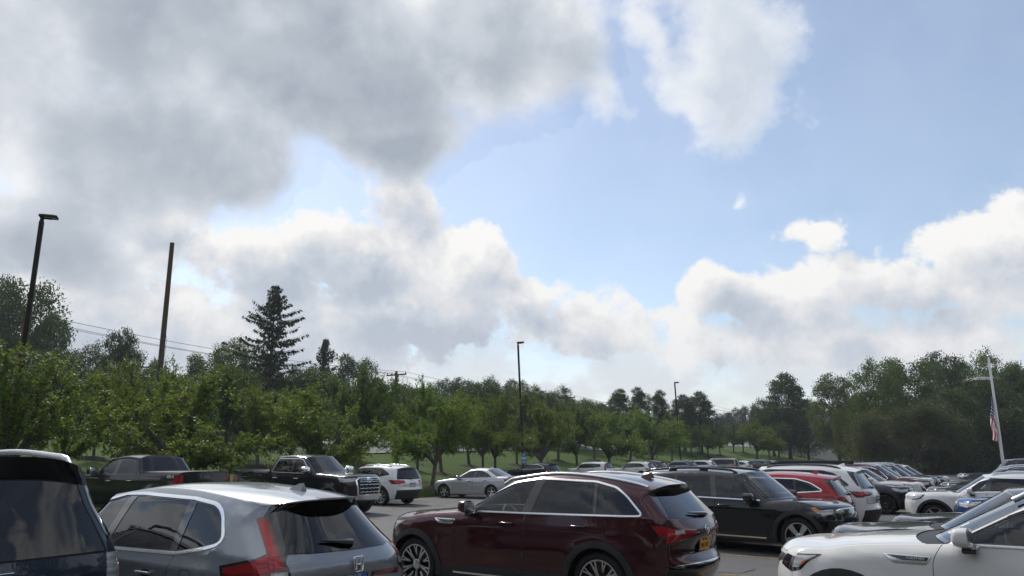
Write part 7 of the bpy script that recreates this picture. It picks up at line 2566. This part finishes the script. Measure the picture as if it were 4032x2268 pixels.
# nearest row, tails towards the camera
park('full_size_suv', 'parked_car', -8.08, 8.78, HEAD, 'night', 'dark blue-grey large SUV with silver roof rails, only its tail in the picture', 'SUV', CG)
park('compact_suv', 'parked_car', -5.16, 9.80, 144.2, 'slate', 'grey SUV with an H emblem and tall red lamps beside its rear window', 'SUV', CG, over=dict())
park('three_row_suv', 'parked_car', -1.66, 13.23, 144.7, 'maroon', 'wine-red SUV lettered CX-90 with chrome window line', 'SUV', CG)
park('boxy_suv', 'parked_car', 7.06, 15.86, 317.2, 'black', 'glossy black SUV facing the wine-red one across empty stalls', 'SUV', CG)
park('sloping_suv', 'parked_car', 4.17, 20.9, 148.0, 'red', 'bright red SUV with a sloping tail behind the black one', 'SUV', CG)
park('family_suv', 'parked_car', 5.42, 23.6, 144.5, 'white', 'white SUV with wraparound black rear glass next to the red one', 'SUV', CG)
def roof_rack(root, s_len):
    b = MB()
    for sg in (1, -1):
        b.rbox((-1.95, sg * 0.58 - 0.03, 1.73), (0.15, sg * 0.58 + 0.03, 1.86), 0.015)
    for i in range(9):
        b.rbox((-1.85 + i * 0.24, -0.58, 1.76), (-1.77 + i * 0.24, 0.58, 1.79), 0.008)
    b.rbox((0.10, -0.60, 1.72), (0.42, 0.60, 1.80), 0.02)
    o = b.obj('roof_rack', M['plastic'])
    o.location = root.location; o.rotation_euler = root.rotation_euler
    tag(o, 'black platform rack on the roof of a white SUV', 'roof rack')
rk = car_at('mid_suv', 9.1, 26.7, 'white', 'white SUV carrying a black platform roof rack')
roof_rack(rk, 0)
# the same row farther on, noses towards the camera
car_at('small_crossover', 3.5, 31.2, 'navy', 'dark navy crossover with black wheels nosing out past the white SUV', 326.3, over=dict())
car_at('rounded_hood_suv', 3.5, 34.7, 'pearl', 'white SUV next to the navy crossover, nose out', 326.3)
car_at('mid_suv', 3.4, 37.3, 'darkred', 'dark red SUV between two white ones, nose out', 326.3)
car_at('mid_suv', 3.6, 39.9, 'white', 'white SUV right behind the dark red one, nose out', 326.3)
car_at('mid_suv_tall_lamps', 3.6, 42.5, 'black', 'black SUV with crossbars on its roof between two white cars', 326.3)
car_at('mid_suv', 3.6, 45.1, 'black', 'black SUV second from the end of the nose-out row', 326.3)
car_at('low_wagon', 3.6, 47.8, 'white', 'white car at the far end of the nose-out row', 326.3)
# row on the right, noses to the left
park('three_row_suv_white', 'parked_car', 3.08, 8.98, 139.6, 'pearl', 'pearl-white SUV with a chrome INLINE6 fender badge, its front half in the picture', 'SUV', CG)
car_at('sloping_suv', 2.5, 12.0, 'black', 'black SUV with a long raked windscreen right behind the pearl-white SUV')
car_at('small_crossover', 2.2, 15.4, 'black', 'small black car, just its bonnet showing beyond the black SUV with the raked windscreen', cat='car')
car_at('low_wagon', 1.7, 22.3, 'blue', 'bright blue car in front of the white SUV with slit headlamps', cat='car')
park('rounded_hood_suv', 'parked_car', 11.39, 22.68, 140.0, 'white', 'white SUV with thin slit headlamps and white mirror beside the blue car', 'SUV', CG)
car_at('mid_suv', 2.9, 28.3, 'charcoal', 'dark grey SUV directly behind the white one with slit headlamps')
car_at('low_wagon', 3.0, 31.3, 'grey', 'grey low car between the two dark SUVs on the right', cat='car')
car_at('mid_suv', 3.0, 34.2, 'black', 'black SUV with roof rails in the right-hand row')
car_at('mid_suv_tall_lamps', 3.0, 37.4, 'charcoal', 'charcoal SUV farther back in the right-hand row')
car_at('low_wagon', 3.0, 40.6, 'silver', 'silver car with a pale bonnet far back in the right-hand row', cat='car')
car_at('big_wagon', 3.3, 47.5, 'navy', 'big dark navy wagon last in the right-hand row')
# row along the lawn
park('pickup_dark', 'pickup_truck', -14.5, 26.6, 152.0, 'blackblue', 'black pickup marked 4X4 with a covered bed, tail towards the camera', 'pickup truck', CG, tall=1.07)
park('pickup_chrome', 'pickup_truck', -5.01, 27.5, 331.0, 'blackblue', 'black pickup with a big chrome grille and chrome mirrors, nose towards the camera', 'pickup truck', CG, tall=1.06)
park('white_crossover', 'parked_car', -7.95, 35.5, 145.5, 'white', 'white crossover with roof rails beside the chrome-grilled pickup', 'SUV', CG)
park('saloon', 'parked_car', -3.81, 40.26, 151.0, 'silver', 'silver saloon parked nose to the grass by the bare-trunked tree', 'car', CG)
def lawn_car(kind, u, col, label, Fc=31.6, head=HEAD, cat='SUV', **kw):
    x, y = fr_on(u, Fc)
    return park(kind, 'parked_car', x, y, head, col, label, cat, CG, front_origin=False, **kw)
lawn_car('sloping_suv', 1338, 'navy', 'navy SUV with silver roof rails below the lamp post sign', head=141)
lawn_car('boxy_hatch', 1482, 'white', 'boxy white hatchback with upright dark rear lamps')
lawn_car('low_wagon', 1590, 'pearl', 'white low wagon right of the boxy hatchback', cat='car')
lawn_car('mid_suv_tall_lamps', 1622, 'charcoal', 'dark SUV with tall red lamps behind the white low wagon', Fc=32.2)
lawn_car('mid_suv', 1700, 'greengrey', 'dark green SUV left of the tan wagon')
lawn_car('mid_suv', 1752, 'white', 'white SUV partly hidden between the dark green one and the tan wagon')
lawn_car('big_wagon', 1800, 'tan', 'tan full-size wagon, the longest in the row by the lawn')
lawn_car('low_wagon', 1848, 'white', 'white car just past the tan wagon', cat='car')
lawn_car('mid_suv', 1872, 'navy', 'navy SUV with red lamps past the tan wagon')
lawn_car('mid_suv', 1900, 'green', 'olive-green SUV far along the row by the lawn')
lawn_car('low_wagon', 1920, 'black', 'black car behind the olive-green SUV', cat='car')
lawn_car('saloon_far', 1945, 'night', 'dark saloon last in the row by the lawn, near the person in white', cat='car')
# far off beyond the orchard
for i, (u, Yd, col, lab) in enumerate([(2012, 178, 'white', 'white car glimpsed beyond the far orchard trunks'), (2048, 182, 'maroon', 'dark red car glimpsed beyond the far orchard trunks'), (2100, 180, 'red', 'red car glimpsed at the end of the far orchard')]):
    x, y = far_at(u, Yd)
    park('low_wagon', 'parked_car', x, y, 200, col, lab, 'car', 'cars far beyond the orchard', front_origin=False, z0=terrain(x, y) + 0.03)

# ================================================================== the air
hm = bpy.data.materials.new('haze_air')
hm.use_nodes = True
hm.node_tree.nodes.clear()
hb = NB(hm.node_tree)
ho = hb.new('ShaderNodeOutputMaterial')
hv = hb.new('ShaderNodeVolumePrincipled')
hv.inputs['Color'].default_value = (0.80, 0.87, 0.96, 1)
hv.inputs['Density'].default_value = 0.00036
hv.inputs['Anisotropy'].default_value = 0.2
hb.l.new(hv.outputs[0], ho.inputs['Volume'])
b = MB()
b.box((-700, -520, -2.0), (900, 1000, 24.0))
o = b.obj('haze', hm, smooth=False)
o['kind'] = 'stuff'
